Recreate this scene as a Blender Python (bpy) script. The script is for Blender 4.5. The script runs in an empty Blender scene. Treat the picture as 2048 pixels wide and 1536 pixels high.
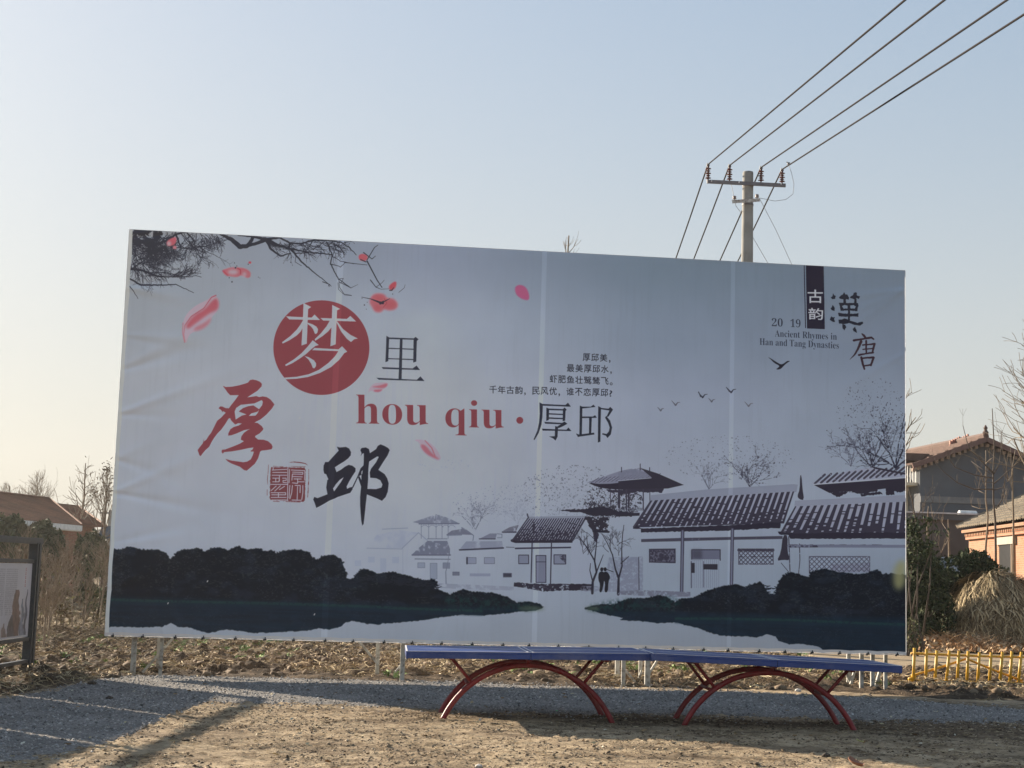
# Village square with a printed banner billboard, two table tennis tables and a power pole
import bpy, bmesh, math, random
import numpy as np
from mathutils import Vector, Matrix, Quaternion
from math import radians, sin, cos, pi, sqrt

scene = bpy.context.scene
COL = scene.collection

# ------------------------------------------------------------------ camera
F_PX, YAW, PITCH, ROLL = 3064.28, 0.1130, 0.1236, 0.0292
CAMP = Vector((3.2211, -23.0662, 1.6093))
def cam_axes():
    cy, sy = cos(YAW), sin(YAW)
    f = Vector((sy*cos(PITCH), cy*cos(PITCH), sin(PITCH)))
    r = Vector((cy, -sy, 0)); u = r.cross(f)
    return r*cos(ROLL)+u*sin(ROLL), -r*sin(ROLL)+u*cos(ROLL), f
CR, CU, CF = cam_axes()
cam_data = bpy.data.cameras.new("camera"); cam = bpy.data.objects.new("camera", cam_data)
COL.objects.link(cam); scene.camera = cam
cam_data.sensor_width = 36.0; cam_data.lens = F_PX/2048*36.0
cam_data.clip_start = 0.1; cam_data.clip_end = 3000
cam.matrix_world = Matrix(((CR.x, CU.x, -CF.x, CAMP.x), (CR.y, CU.y, -CF.y, CAMP.y),
                           (CR.z, CU.z, -CF.z, CAMP.z), (0, 0, 0, 1)))
def ray(px, py):
    return CF + CR*((px-1024)/F_PX) - CU*((py-768)/F_PX)
def at_y(px, py, Y):            # point seen at a photo pixel, on the plane y = Y
    d = ray(px, py); return CAMP + d*((Y-CAMP.y)/d.y)
def on_ground(px, py, z=0.0):
    d = ray(px, py); return CAMP + d*((z-CAMP.z)/d.z)

# ------------------------------------------------------------------ sky, sun, exposure
SUN_EL, SUN_AZ = radians(20.0), math.atan2(-0.669, 0.743)      # azimuth from +Y, negative towards -X
world = bpy.data.worlds.new("World"); scene.world = world; world.use_nodes = True
wn = world.node_tree.nodes; wl = world.node_tree.links
bg = wn["Background"]
sky = wn.new("ShaderNodeTexSky"); sky.sky_type = 'NISHITA'; sky.sun_disc = False
sky.sun_elevation = SUN_EL; sky.sun_rotation = SUN_AZ
sky.altitude = 20; sky.air_density = 1.3; sky.dust_density = 3.0; sky.ozone_density = 4.0
gm = wn.new("ShaderNodeGamma"); gm.inputs[1].default_value = 0.36      # thin high haze evens out the sky
wl.new(sky.outputs[0], gm.inputs[0]); tn = wn.new("ShaderNodeVectorMath"); tn.operation = 'MULTIPLY'; tn.inputs[1].default_value = (0.94, 0.98, 1.035)
wl.new(gm.outputs[0], tn.inputs[0]); hs = wn.new("ShaderNodeHueSaturation"); hs.inputs["Saturation"].default_value = 1.2
wl.new(tn.outputs[0], hs.inputs["Color"]); 
# pale haze that thickens towards the horizon, the same all round
tcw = wn.new("ShaderNodeTexCoord"); sx = wn.new("ShaderNodeSeparateXYZ"); wl.new(tcw.outputs["Generated"], sx.inputs[0])
h1 = wn.new("ShaderNodeMapRange"); h1.inputs[1].default_value = 0.42; h1.inputs[2].default_value = 0.0; wl.new(sx.outputs[2], h1.inputs[0])
h2 = wn.new("ShaderNodeMath"); h2.operation = 'POWER'; h2.inputs[1].default_value = 1.5; wl.new(h1.outputs[0], h2.inputs[0])
h3 = wn.new("ShaderNodeMath"); h3.operation = 'MULTIPLY'; h3.inputs[1].default_value = 0.75; wl.new(h2.outputs[0], h3.inputs[0])
hm_ = wn.new("ShaderNodeMix"); hm_.data_type = 'RGBA'; wl.new(h3.outputs[0], hm_.inputs[0]); wl.new(hs.outputs[0], hm_.inputs[6]); hm_.inputs[7].default_value = (2.04, 1.94, 1.70, 1)
wl.new(hm_.outputs[2], bg.inputs[0]); bg.inputs[1].default_value = 0.14
sd = bpy.data.lights.new("sun", 'SUN'); sd.energy = 4.6; sd.angle = radians(0.6); sd.color = (1.0, 0.86, 0.68)
sun = bpy.data.objects.new("sun", sd); COL.objects.link(sun)
sdir = Vector((sin(SUN_AZ)*cos(SUN_EL), cos(SUN_AZ)*cos(SUN_EL), sin(SUN_EL)))
sun.rotation_euler = sdir.to_track_quat('Z', 'Y').to_euler(); sun.location = (-20, 20, 20)
scene.view_settings.view_transform = 'Standard'; scene.view_settings.look = 'None'
scene.view_settings.exposure = 1.5; scene.view_settings.gamma = 1.0
scene.view_settings.use_curve_mapping = False
scene.render.engine = 'CYCLES'
scene.cycles.max_bounces = 6; scene.cycles.transparent_max_bounces = 8
scene.cycles.volume_bounces = 0

# ------------------------------------------------------------------ helpers
RNG = np.random.RandomState(7); random.seed(7)
def tag(o, label=None, cat=None, group=None, kind=None):
    if label: o["label"] = label
    if cat: o["category"] = cat
    if group: o["group"] = group
    if kind: o["kind"] = kind
    return o
def empty(name, loc=(0, 0, 0), rz=0.0):
    o = bpy.data.objects.new(name, None); COL.objects.link(o)
    o.location = loc; o.rotation_euler = (0, 0, rz); o.empty_display_size = 0.2
    return o
def mesh_obj(name, me, mat=None, parent=None, loc=None):
    o = bpy.data.objects.new(name, me); COL.objects.link(o)
    if mat is not None and not me.materials: me.materials.append(mat)
    if parent is not None: o.parent = parent
    if loc is not None: o.location = loc
    return o
class MB:
    """collects shapes, then links them as one mesh object"""
    def __init__(s): s.v = []; s.f = []
    def add(s, vs, fs):
        n = len(s.v); s.v += [tuple(v) for v in vs]; s.f += [tuple(i+n for i in f) for f in fs]
    def box(s, c, d, M=None):
        x, y, z = d[0]/2, d[1]/2, d[2]/2; c = Vector(c)
        vs = [Vector((a, b, e)) for e in (-z, z) for a, b in ((-x, -y), (x, -y), (x, y), (-x, y))]
        if M is not None: vs = [M @ v for v in vs]
        s.add([v+c for v in vs], [(3, 2, 1, 0), (4, 5, 6, 7), (0, 1, 5, 4), (1, 2, 6, 5), (2, 3, 7, 6), (3, 0, 4, 7)])
    def bar(s, a, b, w, h=None, up=(0, 0, 1)):       # rectangular bar between two points
        a = Vector(a); b = Vector(b); d = b-a; L = d.length; d.normalize()
        up = Vector(up)
        if abs(d.dot(up)) > 0.98: up = Vector((0, 1, 0))
        x = d.cross(up).normalized(); z = x.cross(d)
        M = Matrix((x, d, z)).transposed()
        s.box((a+b)/2, (w, L, h or w), M)
    def tube(s, pts, rad, n=8, cap=True):
        pts = [Vector(p) for p in pts]; m = len(pts)
        rad = list(rad) if hasattr(rad, '__len__') else [rad]*m
        rings = []; prev = None
        for i, p in enumerate(pts):
            t = (pts[min(i+1, m-1)]-pts[max(i-1, 0)])
            if t.length < 1e-9: t = Vector((0, 0, 1))
            t.normalize()
            if prev is None:
                u = t.orthogonal().normalized()
            else:
                u = (prev - t*prev.dot(t))
                u = u.normalized() if u.length > 1e-6 else t.orthogonal().normalized()
            prev = u; w = t.cross(u)
            rings.append([p + (u*cos(2*pi*k/n)+w*sin(2*pi*k/n))*rad[i] for k in range(n)])
        fs = []
        for i in range(m-1):
            for k in range(n):
                a = i*n+k; b = i*n+(k+1) % n
                fs.append((a, b, b+n, a+n))
        if cap:
            fs.append(tuple(range(n-1, -1, -1))); fs.append(tuple((m-1)*n+k for k in range(n)))
        s.add([v for r in rings for v in r], fs)
    def lathe(s, prof, c=(0, 0, 0), n=16):           # profile of (radius, z)
        c = Vector(c); m = len(prof)
        vs = [c+Vector((r*cos(2*pi*k/n), r*sin(2*pi*k/n), z)) for r, z in prof for k in range(n)]
        fs = [(i*n+k, i*n+(k+1) % n, (i+1)*n+(k+1) % n, (i+1)*n+k) for i in range(m-1) for k in range(n)]
        fs.append(tuple(range(n-1, -1, -1))); fs.append(tuple((m-1)*n+k for k in range(n)))
        s.add(vs, fs)
    def build(s, name, mat, parent=None, smooth=False, loc=None, bevel=0):
        me = bpy.data.meshes.new(name); me.from_pydata(s.v, [], s.f); me.update()
        if bevel:
            bm = bmesh.new(); bm.from_mesh(me)
            bmesh.ops.bevel(bm, geom=[e for e in bm.edges], offset=bevel, segments=1, affect='EDGES', profile=0.6)
            bm.to_mesh(me); bm.free()
        if smooth: me.polygons.foreach_set('use_smooth', [True]*len(me.polygons)); me.update()
        return mesh_obj(name, me, mat, parent, loc)
def np_mesh(name, V, F, mat, parent=None, smooth=False, attr=None, kind=None):
    """V (n,3), F (m,k) with k = 3 or 4"""
    V = np.asarray(V, dtype=np.float32); F = np.asarray(F, dtype=np.int32)
    me = bpy.data.meshes.new(name); k = F.shape[1]
    me.vertices.add(len(V)); me.vertices.foreach_set('co', V.ravel())
    me.loops.add(F.size); me.loops.foreach_set('vertex_index', F.ravel())
    me.polygons.add(len(F)); me.polygons.foreach_set('loop_start', np.arange(len(F), dtype=np.int32)*k)
    me.polygons.foreach_set('loop_total', np.full(len(F), k, dtype=np.int32))
    if smooth: me.polygons.foreach_set('use_smooth', np.ones(len(F), dtype=bool))
    me.update(calc_edges=True); me.validate()
    if attr is not None:
        for an, av in attr.items():
            a = me.attributes.new(an, 'FLOAT', 'POINT'); a.data.foreach_set('value', np.asarray(av, dtype=np.float32))
    o = mesh_obj(name, me, mat, parent)
    if kind: o["kind"] = kind
    return o
def set_parent_keep(o, root):
    """geometry was given in world space: express it in the root's space"""
    o.data.transform(root.matrix_basis.inverted()); o.parent = root

# value noise on arrays
_T = RNG.rand(512, 512).astype(np.float32)
def vnoise(x, y, s=1.0, off=0):
    x = np.asarray(x)*s+off*17.3+1000.0; y = np.asarray(y)*s+off*9.7+1000.0
    xi = np.floor(x).astype(int); yi = np.floor(y).astype(int); fx = x-xi; fy = y-yi
    fx = fx*fx*(3-2*fx); fy = fy*fy*(3-2*fy)
    g = lambda a, b: _T[b & 511, a & 511]
    return (g(xi, yi)*(1-fx)+g(xi+1, yi)*fx)*(1-fy)+(g(xi, yi+1)*(1-fx)+g(xi+1, yi+1)*fx)*fy
def fbm(x, y, s=1.0, oct=4, off=0, gain=0.5):
    t = 0; a = 1.0; n = 0
    for k in range(oct):
        t = t+a*vnoise(x, y, s*2**k, off+k*3.1); n += a; a *= gain
    return t/n
def sstep(a, b, x):
    t = np.clip((x-a)/(b-a), 0, 1); return t*t*(3-2*t)

# ------------------------------------------------------------------ materials
MATS = {}
def new_mat(name):
    m = bpy.data.materials.new(name); m.use_nodes = True
    nt = m.node_tree; b = nt.nodes["Principled BSDF"]
    return m, nt, b
def mat(name, col, rough=0.6, metal=0.0, var=0.12, scale=6.0, bump=0.0, bscale=40.0, spec=0.5, dirt=None, dirt_scale=3.0, dirt_amt=0.5, coat=0.0):
    """plain surface with two scales of colour variation, optional dirt patches and bump"""
    if name in MATS: return MATS[name]
    m, nt, b = new_mat(name); N = nt.nodes; L = nt.links
    tc = N.new("ShaderNodeTexCoord"); geo = N.new("ShaderNodeNewGeometry")
    n1 = N.new("ShaderNodeTexNoise"); n1.inputs["Scale"].default_value = scale; n1.inputs["Detail"].default_value = 6
    L.new(geo.outputs["Position"], n1.inputs["Vector"])
    mr = N.new("ShaderNodeMapRange"); mr.inputs[1].default_value = 0.3; mr.inputs[2].default_value = 0.7
    mr.inputs[3].default_value = 1-var; mr.inputs[4].default_value = 1+var
    L.new(n1.outputs[0], mr.inputs[0])
    mx = N.new("ShaderNodeVectorMath"); mx.operation = 'SCALE'
    mx.inputs[0].default_value = col[:3]; L.new(mr.outputs[0], mx.inputs["Scale"])
    out = mx.outputs[0]
    if dirt is not None:
        n2 = N.new("ShaderNodeTexNoise"); n2.inputs["Scale"].default_value = dirt_scale; n2.inputs["Detail"].default_value = 8
        n2.inputs["Roughness"].default_value = 0.65
        L.new(geo.outputs["Position"], n2.inputs["Vector"])
        r2 = N.new("ShaderNodeMapRange"); r2.inputs[1].default_value = 0.5; r2.inputs[2].default_value = 0.68
        r2.inputs[3].default_value = 0; r2.inputs[4].default_value = dirt_amt
        L.new(n2.outputs[0], r2.inputs[0])
        mm = N.new("ShaderNodeMix"); mm.data_type = 'RGBA'
        L.new(r2.outputs[0], mm.inputs[0]); L.new(out, mm.inputs[6]); mm.inputs[7].default_value = (*dirt, 1)
        out = mm.outputs[2]
    L.new(out, b.inputs["Base Color"])
    b.inputs["Roughness"].default_value = rough; b.inputs["Metallic"].default_value = metal
    b.inputs["Specular IOR Level"].default_value = spec
    if coat: b.inputs["Coat Weight"].default_value = coat
    if bump:
        nb = N.new("ShaderNodeTexNoise"); nb.inputs["Scale"].default_value = bscale; nb.inputs["Detail"].default_value = 5
        L.new(geo.outputs["Position"], nb.inputs["Vector"])
        bp = N.new("ShaderNodeBump"); bp.inputs["Strength"].default_value = bump; bp.inputs["Distance"].default_value = 0.02
        L.new(nb.outputs[0], bp.inputs["Height"]); L.new(bp.outputs[0], b.inputs["Normal"])
    MATS[name] = m
    return m
# ------------------------------------------------------------------ the printed banner, painted as polygons into a generated picture
AW, AH = 3200, 1600
_src = [(260, 459), (1811, 541), (1811, 1309), (210, 1272)]       # banner corners in photo pixels
_dst = [(0, 0), (AW, 0), (AW, AH), (0, AH)]
_A = []; _B = []
for (x, y), (u, v) in zip(_src, _dst):
    _A += [[x, y, 1, 0, 0, 0, -u*x, -u*y], [0, 0, 0, x, y, 1, -v*x, -v*y]]; _B += [u, v]
_h = np.append(np.linalg.solve(np.array(_A, float), np.array(_B, float)), 1).reshape(3, 3)
def P2A(pts):
    p = np.asarray(pts, float); q = np.c_[p, np.ones(len(p))] @ _h.T
    return q[:, :2]/q[:, 2:]
SC = 2.03                                      # art pixels per photo pixel, roughly
class Z:
    def __init__(q, ox, oy, s): q.o = (ox, oy); q.s = s
    def __call__(q, pts): return [(q.o[0]+x/q.s, q.o[1]+y/q.s) for x, y in pts]
Z1 = Z(200, 430, 3.938); Z2 = Z(520, 560, 5.389); Z3 = Z(380, 740, 4.8); Z4 = Z(700, 680, 3.657)
Z5 = Z(1480, 520, 5.689); Z6 = Z(680, 900, 3.531); Z7 = Z(1240, 900, 3.413); Z8 = Z(200, 1050, 3.657)
ZI = lambda p: p
ART = np.zeros((AH, AW, 3), np.float32)
WHITE = (155, 160, 181)
SS = 3
def gn(x0, w, y0, h, sx, sy, oct=3, off=0):
    """fractal noise on a rectangle of art pixels, separable lookups"""
    t = 0; a = 1.0; n = 0; x = np.arange(x0, x0+w, dtype=np.float32); y = np.arange(y0, y0+h, dtype=np.float32)
    for k in range(oct):
        o = off+k*3.1; X = x*sx*2**k+o*17.3+1000; Y = y*sy*2**k+o*9.7+1000
        xi = np.floor(X).astype(int); yi = np.floor(Y).astype(int); fx = X-xi; fy = Y-yi
        fx = (fx*fx*(3-2*fx)).astype(np.float32); fy = (fy*fy*(3-2*fy)).astype(np.float32)[:, None]
        R0 = _T[yi & 511]; R = R0+(_T[(yi+1) & 511]-R0)*fy
        A = R[:, xi & 511]; t = t+a*(A+(R[:, (xi+1) & 511]-A)*fx); n += a; a *= 0.5
    return t/n
def coverage(polys, evenodd=False):
    """anti-aliased coverage of a union of polygons given in art pixels -> (y0, x0, mask)"""
    allp = np.concatenate(polys)
    x0 = int(max(0, math.floor(allp[:, 0].min())-1)); x1 = int(min(AW, math.ceil(allp[:, 0].max())+2))
    y0 = int(max(0, math.floor(allp[:, 1].min())-1)); y1 = int(min(AH, math.ceil(allp[:, 1].max())+2))
    if x1 <= x0 or y1 <= y0: return None
    w = (x1-x0)*SS; h = (y1-y0)*SS
    EA = []; EB = []; ES = []
    for p in polys:
        q = (p-[x0, y0])*SS; b = np.roll(q, -1, 0)
        sg = 1 if evenodd or (q[:, 0]*b[:, 1]-b[:, 0]*q[:, 1]).sum() > 0 else -1
        EA.append(q); EB.append(b); ES.append(np.full(len(q), sg))
    EA = np.concatenate(EA); EB = np.concatenate(EB); ES = np.concatenate(ES)
    fl = EA[:, 1] > EB[:, 1]; ES = np.where(fl, -ES, ES)
    lo = np.where(fl[:, None], EB, EA); hi = np.where(fl[:, None], EA, EB)
    r0 = np.clip(np.ceil(lo[:, 1]-0.5), 0, h).astype(int); r1 = np.clip(np.ceil(hi[:, 1]-0.5), 0, h).astype(int)
    n = np.maximum(r1-r0, 0); idx = np.repeat(np.arange(len(n)), n)
    if len(idx) == 0: return None
    r = np.arange(len(idx))-np.repeat(np.cumsum(n)-n, n)+r0[idx]
    dy = (hi[:, 1]-lo[:, 1]); dy = np.where(dy == 0, 1, dy)
    xs = lo[idx, 0]+(r+0.5-lo[idx, 1])*((hi[:, 0]-lo[:, 0])/dy)[idx]
    c = np.clip(np.ceil(xs-0.5).astype(int), 0, w)
    D = np.bincount(r*(w+1)+c, weights=ES[idx], minlength=h*(w+1)).reshape(h, w+1)
    C = np.rint(np.cumsum(D, 1)[:, :w]).astype(np.int16)
    M = (C % 2 != 0) if evenodd else (C != 0)
    M = M.reshape(y1-y0, SS, x1-x0, SS).mean((1, 3)).astype(np.float32)
    return y0, x0, M
def blur(M, r):
    r = int(r)
    if r < 1: return M
    for ax in (0, 1):
        for _ in range(2):
            c = np.cumsum(np.pad(M, [(r+1, r) if a == ax else (0, 0) for a in (0, 1)], mode='edge'), axis=ax)
            n = M.shape[ax]
            M = (c.take(range(2*r+1, 2*r+1+n), ax)-c.take(range(0, n), ax))/(2*r+1)
    return M
def paint(polys, col, a=1.0, soft=0, noise=None, evenodd=False, z=ZI, raw=False):
    if not polys: return
    if not hasattr(polys[0][0], '__len__'): polys = [polys]
    if raw: ps = [np.asarray(p, float) for p in polys]
    else:
        ln = [len(p) for p in polys]; al = np.concatenate([np.asarray(p, float) for p in polys])
        al = P2A(z(al)) if z is ZI else P2A(np.array([z.o])+al/z.s)
        ps = np.split(al, np.cumsum(ln)[:-1])
    r = coverage(ps, evenodd)
    if r is None: return
    y0, x0, M = r
    if soft:
        pad = int(soft*2); Mp = np.pad(M, pad); Mp = blur(Mp, soft)
        yy0 = max(0, y0-pad); xx0 = max(0, x0-pad); yy1 = min(AH, y0+M.shape[0]+pad); xx1 = min(AW, x0+M.shape[1]+pad)
        M = Mp[yy0-(y0-pad):yy1-(y0-pad), xx0-(x0-pad):xx1-(x0-pad)]; y0, x0 = yy0, xx0
    if noise is not None:                      # (scale in art px, low, high): ragged, speckled ink
        sc, lo, hi = noise[:3]
        M = M*sstep(lo, hi, gn(x0, M.shape[1], y0, M.shape[0], 1/sc, 1/sc, 3, noise[3] if len(noise) > 3 else 0))
    T = ART[y0:y0+M.shape[0], x0:x0+M.shape[1]]
    T += (np.asarray(col, np.float32)-T)*(M*a)[..., None]
_HEX = np.array([(cos(k*pi/3)/2, sin(k*pi/3)/2) for k in range(6)])
def stroke_polys(pts, w):
    """convex pieces of a polyline with widths, all in the caller's units"""
    p = np.asarray(pts, float); n = len(p)
    w = np.asarray(w, float) if hasattr(w, '__len__') else np.full(n, float(w))
    if len(w) != n: w = np.interp(np.linspace(0, 1, n), np.linspace(0, 1, len(w)), w)
    out = []
    for i in range(n-1):
        d = p[i+1]-p[i]; L = np.hypot(*d)
        if L < 1e-6: continue
        nn = np.array([-d[1], d[0]])/L
        out.append(np.array([p[i]+nn*w[i]/2, p[i+1]+nn*w[i+1]/2, p[i+1]-nn*w[i+1]/2, p[i]-nn*w[i]/2]))
    for i in range(n):
        out.append(p[i]+_HEX*w[i])
    return out
def stroke(pts, w, col, z=ZI, **k): paint(stroke_polys(pts, w), col, z=z, **k)
def ell(cx, cy, rx, ry, n=40, rot=0):
    t = np.arange(n)*2*pi/n; x = np.cos(t)*rx; y = np.sin(t)*ry
    return np.c_[cx+x*cos(rot)-y*sin(rot), cy+x*sin(rot)+y*cos(rot)]
def rough_edge(pts, step, amp, seed=0, closed=True):
    """subdivide and roughen an outline"""
    rs = np.random.RandomState(seed); p = np.asarray(pts, float); out = []
    n = len(p)
    for i in range(n if closed else n-1):
        a = p[i]; b = p[(i+1) % n]; L = np.hypot(*(b-a)); k = max(1, int(L/step))
        for j in range(k):
            q = a+(b-a)*j/k
            out.append(q+(rs.rand(2)-0.5)*amp*2)
    return np.array(out)
def smooth(pts, it=2, closed=True):
    p = np.asarray(pts, float)
    for _ in range(it):
        q = np.roll(p, -1, 0)
        p = np.stack([p*0.75+q*0.25, p*0.25+q*0.75], 1).reshape(-1, 2)
    return p
_GL = {}; _CU = []
def text_tris(txt, offset=0.0):
    if (txt, offset) in _GL: return _GL[(txt, offset)]
    if not _CU:
        cu = bpy.data.curves.new("txt", 'FONT'); cu.space_line = 2.0; _CU.extend([cu, bpy.data.objects.new("txt", cu)])
    cu, o = _CU; cu.body = txt; cu.offset = offset; cu.resolution_u = 4
    me = o.to_mesh(); me.calc_loop_triangles()
    V = np.array([v.co[:2] for v in me.vertices]).reshape(-1, 2)
    Tn = np.array([t.vertices[:] for t in me.loop_triangles], int).reshape(-1, 3)
    o.to_mesh_clear(); _GL[(txt, offset)] = (V, Tn)
    return V, Tn
def preload_glyphs(chars, offset):
    chars = sorted(set(chars)); V, Tn = text_tris("\n".join(chars), offset)
    cy = V[Tn][:, :, 1].mean(1); ys = V[:, 1]
    # lines are one unit apart: find the pitch from the lowest line
    k = np.rint((0.35-cy)/_CU[0].space_line).astype(int)
    for i, c in enumerate(chars):
        t = Tn[k == i]; u, inv = np.unique(t, return_inverse=True)
        _GL[(c, offset)] = (V[u]+[0, i*_CU[0].space_line], inv.reshape(-1, 3))
def text(txt, box, col, z=ZI, offset=0.0, fit_w=True, soft=0, ext=None):
    """box = (left baseline point, right baseline point, height of the tallest glyph) in z units; up is photo-up"""
    V, Tn = text_tris(txt, offset)
    if len(Tn) == 0: print("no glyphs for", txt); return
    (x0, y0), (x1, y1), hgt = box
    mn = V.min(0); mx = V.max(0)
    top = mx[1] if ext is None else ext
    sx = 1/(mx[0]-mn[0]); sy = hgt/top
    ux = (V[:, 0]-mn[0])*sx; uy = V[:, 1]*sy
    px = x0+(x1-x0)*ux; py = y0+(y1-y0)*ux-uy
    pts = np.c_[px, py]
    A = P2A(z([tuple(p) for p in pts]))
    paint([A[t] for t in Tn], col, raw=True, soft=soft)
def bold_math(s):                              # letters with serifs, from the mathematical bold alphabet
    o = ''
    for c in s:
        if 'a' <= c <= 'z': o += chr(0x1D41A+ord(c)-97)
        elif 'A' <= c <= 'Z': o += chr(0x1D400+ord(c)-65)
        elif '0' <= c <= '9': o += chr(0x1D7CE+ord(c)-48)
        else: o += c
    return o

def paint_banner():
    INK = (30, 32, 46); RED = (124, 62, 74); MISTY = (118, 124, 148)
    yy, xx = np.mgrid[0:AH, 0:AW].astype(np.float32)
    u = xx/AW; v = yy/AH
    # ground tone of the print, with the uneven light on the cloth mixed in: white with a blue grey sky that deepens to the top and right
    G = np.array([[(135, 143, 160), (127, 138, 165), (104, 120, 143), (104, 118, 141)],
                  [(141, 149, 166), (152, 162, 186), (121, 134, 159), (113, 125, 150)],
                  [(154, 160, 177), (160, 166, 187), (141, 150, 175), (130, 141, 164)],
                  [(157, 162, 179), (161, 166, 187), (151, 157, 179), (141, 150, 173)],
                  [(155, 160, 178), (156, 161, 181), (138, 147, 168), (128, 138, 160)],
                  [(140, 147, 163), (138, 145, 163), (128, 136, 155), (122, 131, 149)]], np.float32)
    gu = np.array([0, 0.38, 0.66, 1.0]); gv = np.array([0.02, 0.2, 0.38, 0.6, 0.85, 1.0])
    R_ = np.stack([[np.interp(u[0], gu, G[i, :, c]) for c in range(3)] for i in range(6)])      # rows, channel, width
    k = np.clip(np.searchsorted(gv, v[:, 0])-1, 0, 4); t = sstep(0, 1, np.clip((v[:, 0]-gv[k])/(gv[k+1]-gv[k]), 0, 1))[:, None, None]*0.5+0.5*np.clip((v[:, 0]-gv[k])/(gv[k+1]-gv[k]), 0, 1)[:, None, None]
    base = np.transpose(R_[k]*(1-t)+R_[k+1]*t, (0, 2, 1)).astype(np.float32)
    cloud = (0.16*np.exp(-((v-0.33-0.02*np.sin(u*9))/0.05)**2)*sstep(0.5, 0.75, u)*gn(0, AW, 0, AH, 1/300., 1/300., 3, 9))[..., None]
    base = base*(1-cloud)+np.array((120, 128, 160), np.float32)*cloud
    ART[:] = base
    # faint weathering streaks
    st = gn(0, AW, 0, AH, 1/9., 0.06/9., 2, 21); ART[:] *= (1-0.018*sstep(0.55, 0.8, st)*gn(0, AW, 0, AH, 1/200., 1/200., 2, 3))[..., None]

    # ---- misty trees and speckles
    rs = np.random.RandomState(3)
    def speckle(cx, cy, rx, ry, n, col, w=(1.2, 4), a=0.8, z=ZI, clump=0.5):
        ps = []
        for i in range(n):
            t = rs.rand()*2*pi; r = rs.rand()**clump
            x = cx+cos(t)*rx*r; y = cy+sin(t)*ry*r; s = w[0]+(w[1]-w[0])*rs.rand()**3
            ps.append(ell(x, y, s*(0.6+rs.rand()), s*0.6, 6, rs.rand()*3))
        paint(ps, col, a=a, z=z)
    def twigs(p, ang, L, w, depth, col, z=ZI, a=1.0, spread=0.7, acc=None, wob=0.25, dots=0, nz=None):
        top = acc is None
        if top: acc = []
        pts = [np.array(p, float)]; an = ang
        for k in range(4):
            an += (rs.rand()-0.5)*wob*2; pts.append(pts[-1]+np.array([cos(an), sin(an)])*L/4)
        acc += stroke_polys(pts, np.linspace(w, w*0.6, 5))
        if dots and rs.rand() < dots: acc.append(ell(pts[-1][0], pts[-1][1], w*1.3+0.8, w+0.6, 6))
        if depth > 0:
            for k in range(2 if rs.rand() < 0.6 else 3):
                i = rs.randint(1, 5)
                twigs(pts[i], an+(rs.rand()-0.5)*2*spread, L*(0.55+0.25*rs.rand()), w*0.62, depth-1, col, z, a, spread, acc, wob, dots)
        if top: paint(acc, col, a=a, z=z, noise=nz)
    def ink_tree(x, y, h, col, a, w=2.2, depth=5, z=ZI, dots=0.3):
        for k in range(5):
            twigs((x, y), -pi/2+(k-2)*0.32+(rs.rand()-0.5)*0.2, h*0.42, w, depth, col, z, a, 0.85, None, 0.22, dots, (6, 0.28, 0.46))
    speckle(1075, 1000, 170, 34, 900, (112, 118, 142), (0.4, 1.8), 0.55)
    speckle(880, 930, 60, 14, 120, (130, 140, 165), (0.4, 1.4), 0.5)
    speckle(1150, 985, 110, 55, 900, (96, 98, 118), (0.5, 2.4), 0.7)
    speckle(1225, 1000, 60, 35, 700, (58, 56, 70), (0.6, 3.2), 0.9)
    ink_tree(950, 1062, 72, (105, 108, 130), 0.85, 2.0, 4)
    ink_tree(1035, 1050, 60, (125, 130, 152), 0.6, 1.2, 4)
    ink_tree(1500, 974, 84, (64, 64, 82), 0.9, 2.2, 4); ink_tree(1418, 978, 70, (88, 90, 110), 0.75, 1.6, 3)
    speckle(1460, 915, 130, 45, 520, (84, 86, 108), (0.4, 1.8), 0.75)
    ink_tree(1745, 935, 125, (56, 56, 74), 0.9, 2.6, 4); ink_tree(1792, 936, 150, (44, 44, 60), 0.95, 3.4, 4)
    ink_tree(1702, 932, 70, (80, 82, 104), 0.8, 1.8, 4)
    speckle(1745, 830, 72, 75, 520, (66, 68, 90), (0.5, 2.0), 0.85, clump=0.6)

    # ---- faded houses on the left of the street
    F1 = (128, 134, 158); F2 = (108, 112, 136); F3 = (146, 152, 176)
    def roof(poly, col, stripes=None, z=Z6, light=(150, 155, 178), noise=None):
        paint([poly], col, z=z, noise=noise)
    paint([[(190, 690), (262, 600), (420, 565), (555, 585), (440, 695)]], F3, 0.8, z=Z6, noise=(26, 0.25, 0.7, 2))
    paint(stroke_polys([(300, 560), (480, 552)], 7)+stroke_polys([(440, 695), (555, 585), (620, 640)], 8)+stroke_polys([(190, 694), (440, 700)], 6)
          + stroke_polys([(445, 700), (445, 880)], 3), F1, 0.7, z=Z6)
    for r in ((200, 755, 245, 795), (285, 765, 328, 860), (370, 755, 418, 800), (105, 780, 150, 820)):
        paint([[(r[0], r[1]), (r[2], r[1]), (r[2], r[3]), (r[0], r[3])]], F3, 0.75, z=Z6)
    paint([[(515, 510), (600, 482), (680, 455), (760, 478), (842, 518), (700, 526), (560, 520)]], F2, 0.85, z=Z6, noise=(14, 0.1, 0.55, 4))
    paint(stroke_polys([(560, 522), (842, 520)], 9)+stroke_polys([(680, 455), (672, 500)], 4), (96, 100, 124), 0.9, z=Z6)
    for x in (575, 628, 680, 722, 765):
        stroke([(x, 525), (x, 625)], 5, F2, Z6, a=0.75)
        stroke([(x, 545), (x+16, 532), (x+36, 532), (x+50, 545)], 4, F2, Z6, a=0.7)
    stroke([(620, 628), (758, 628)], 6, F2, Z6)
    paint([[(510, 738), (560, 690), (620, 642), (758, 642), (778, 700), (778, 742)]], (104, 107, 130), 0.95, z=Z6, noise=(12, 0.12, 0.5, 6))
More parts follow.
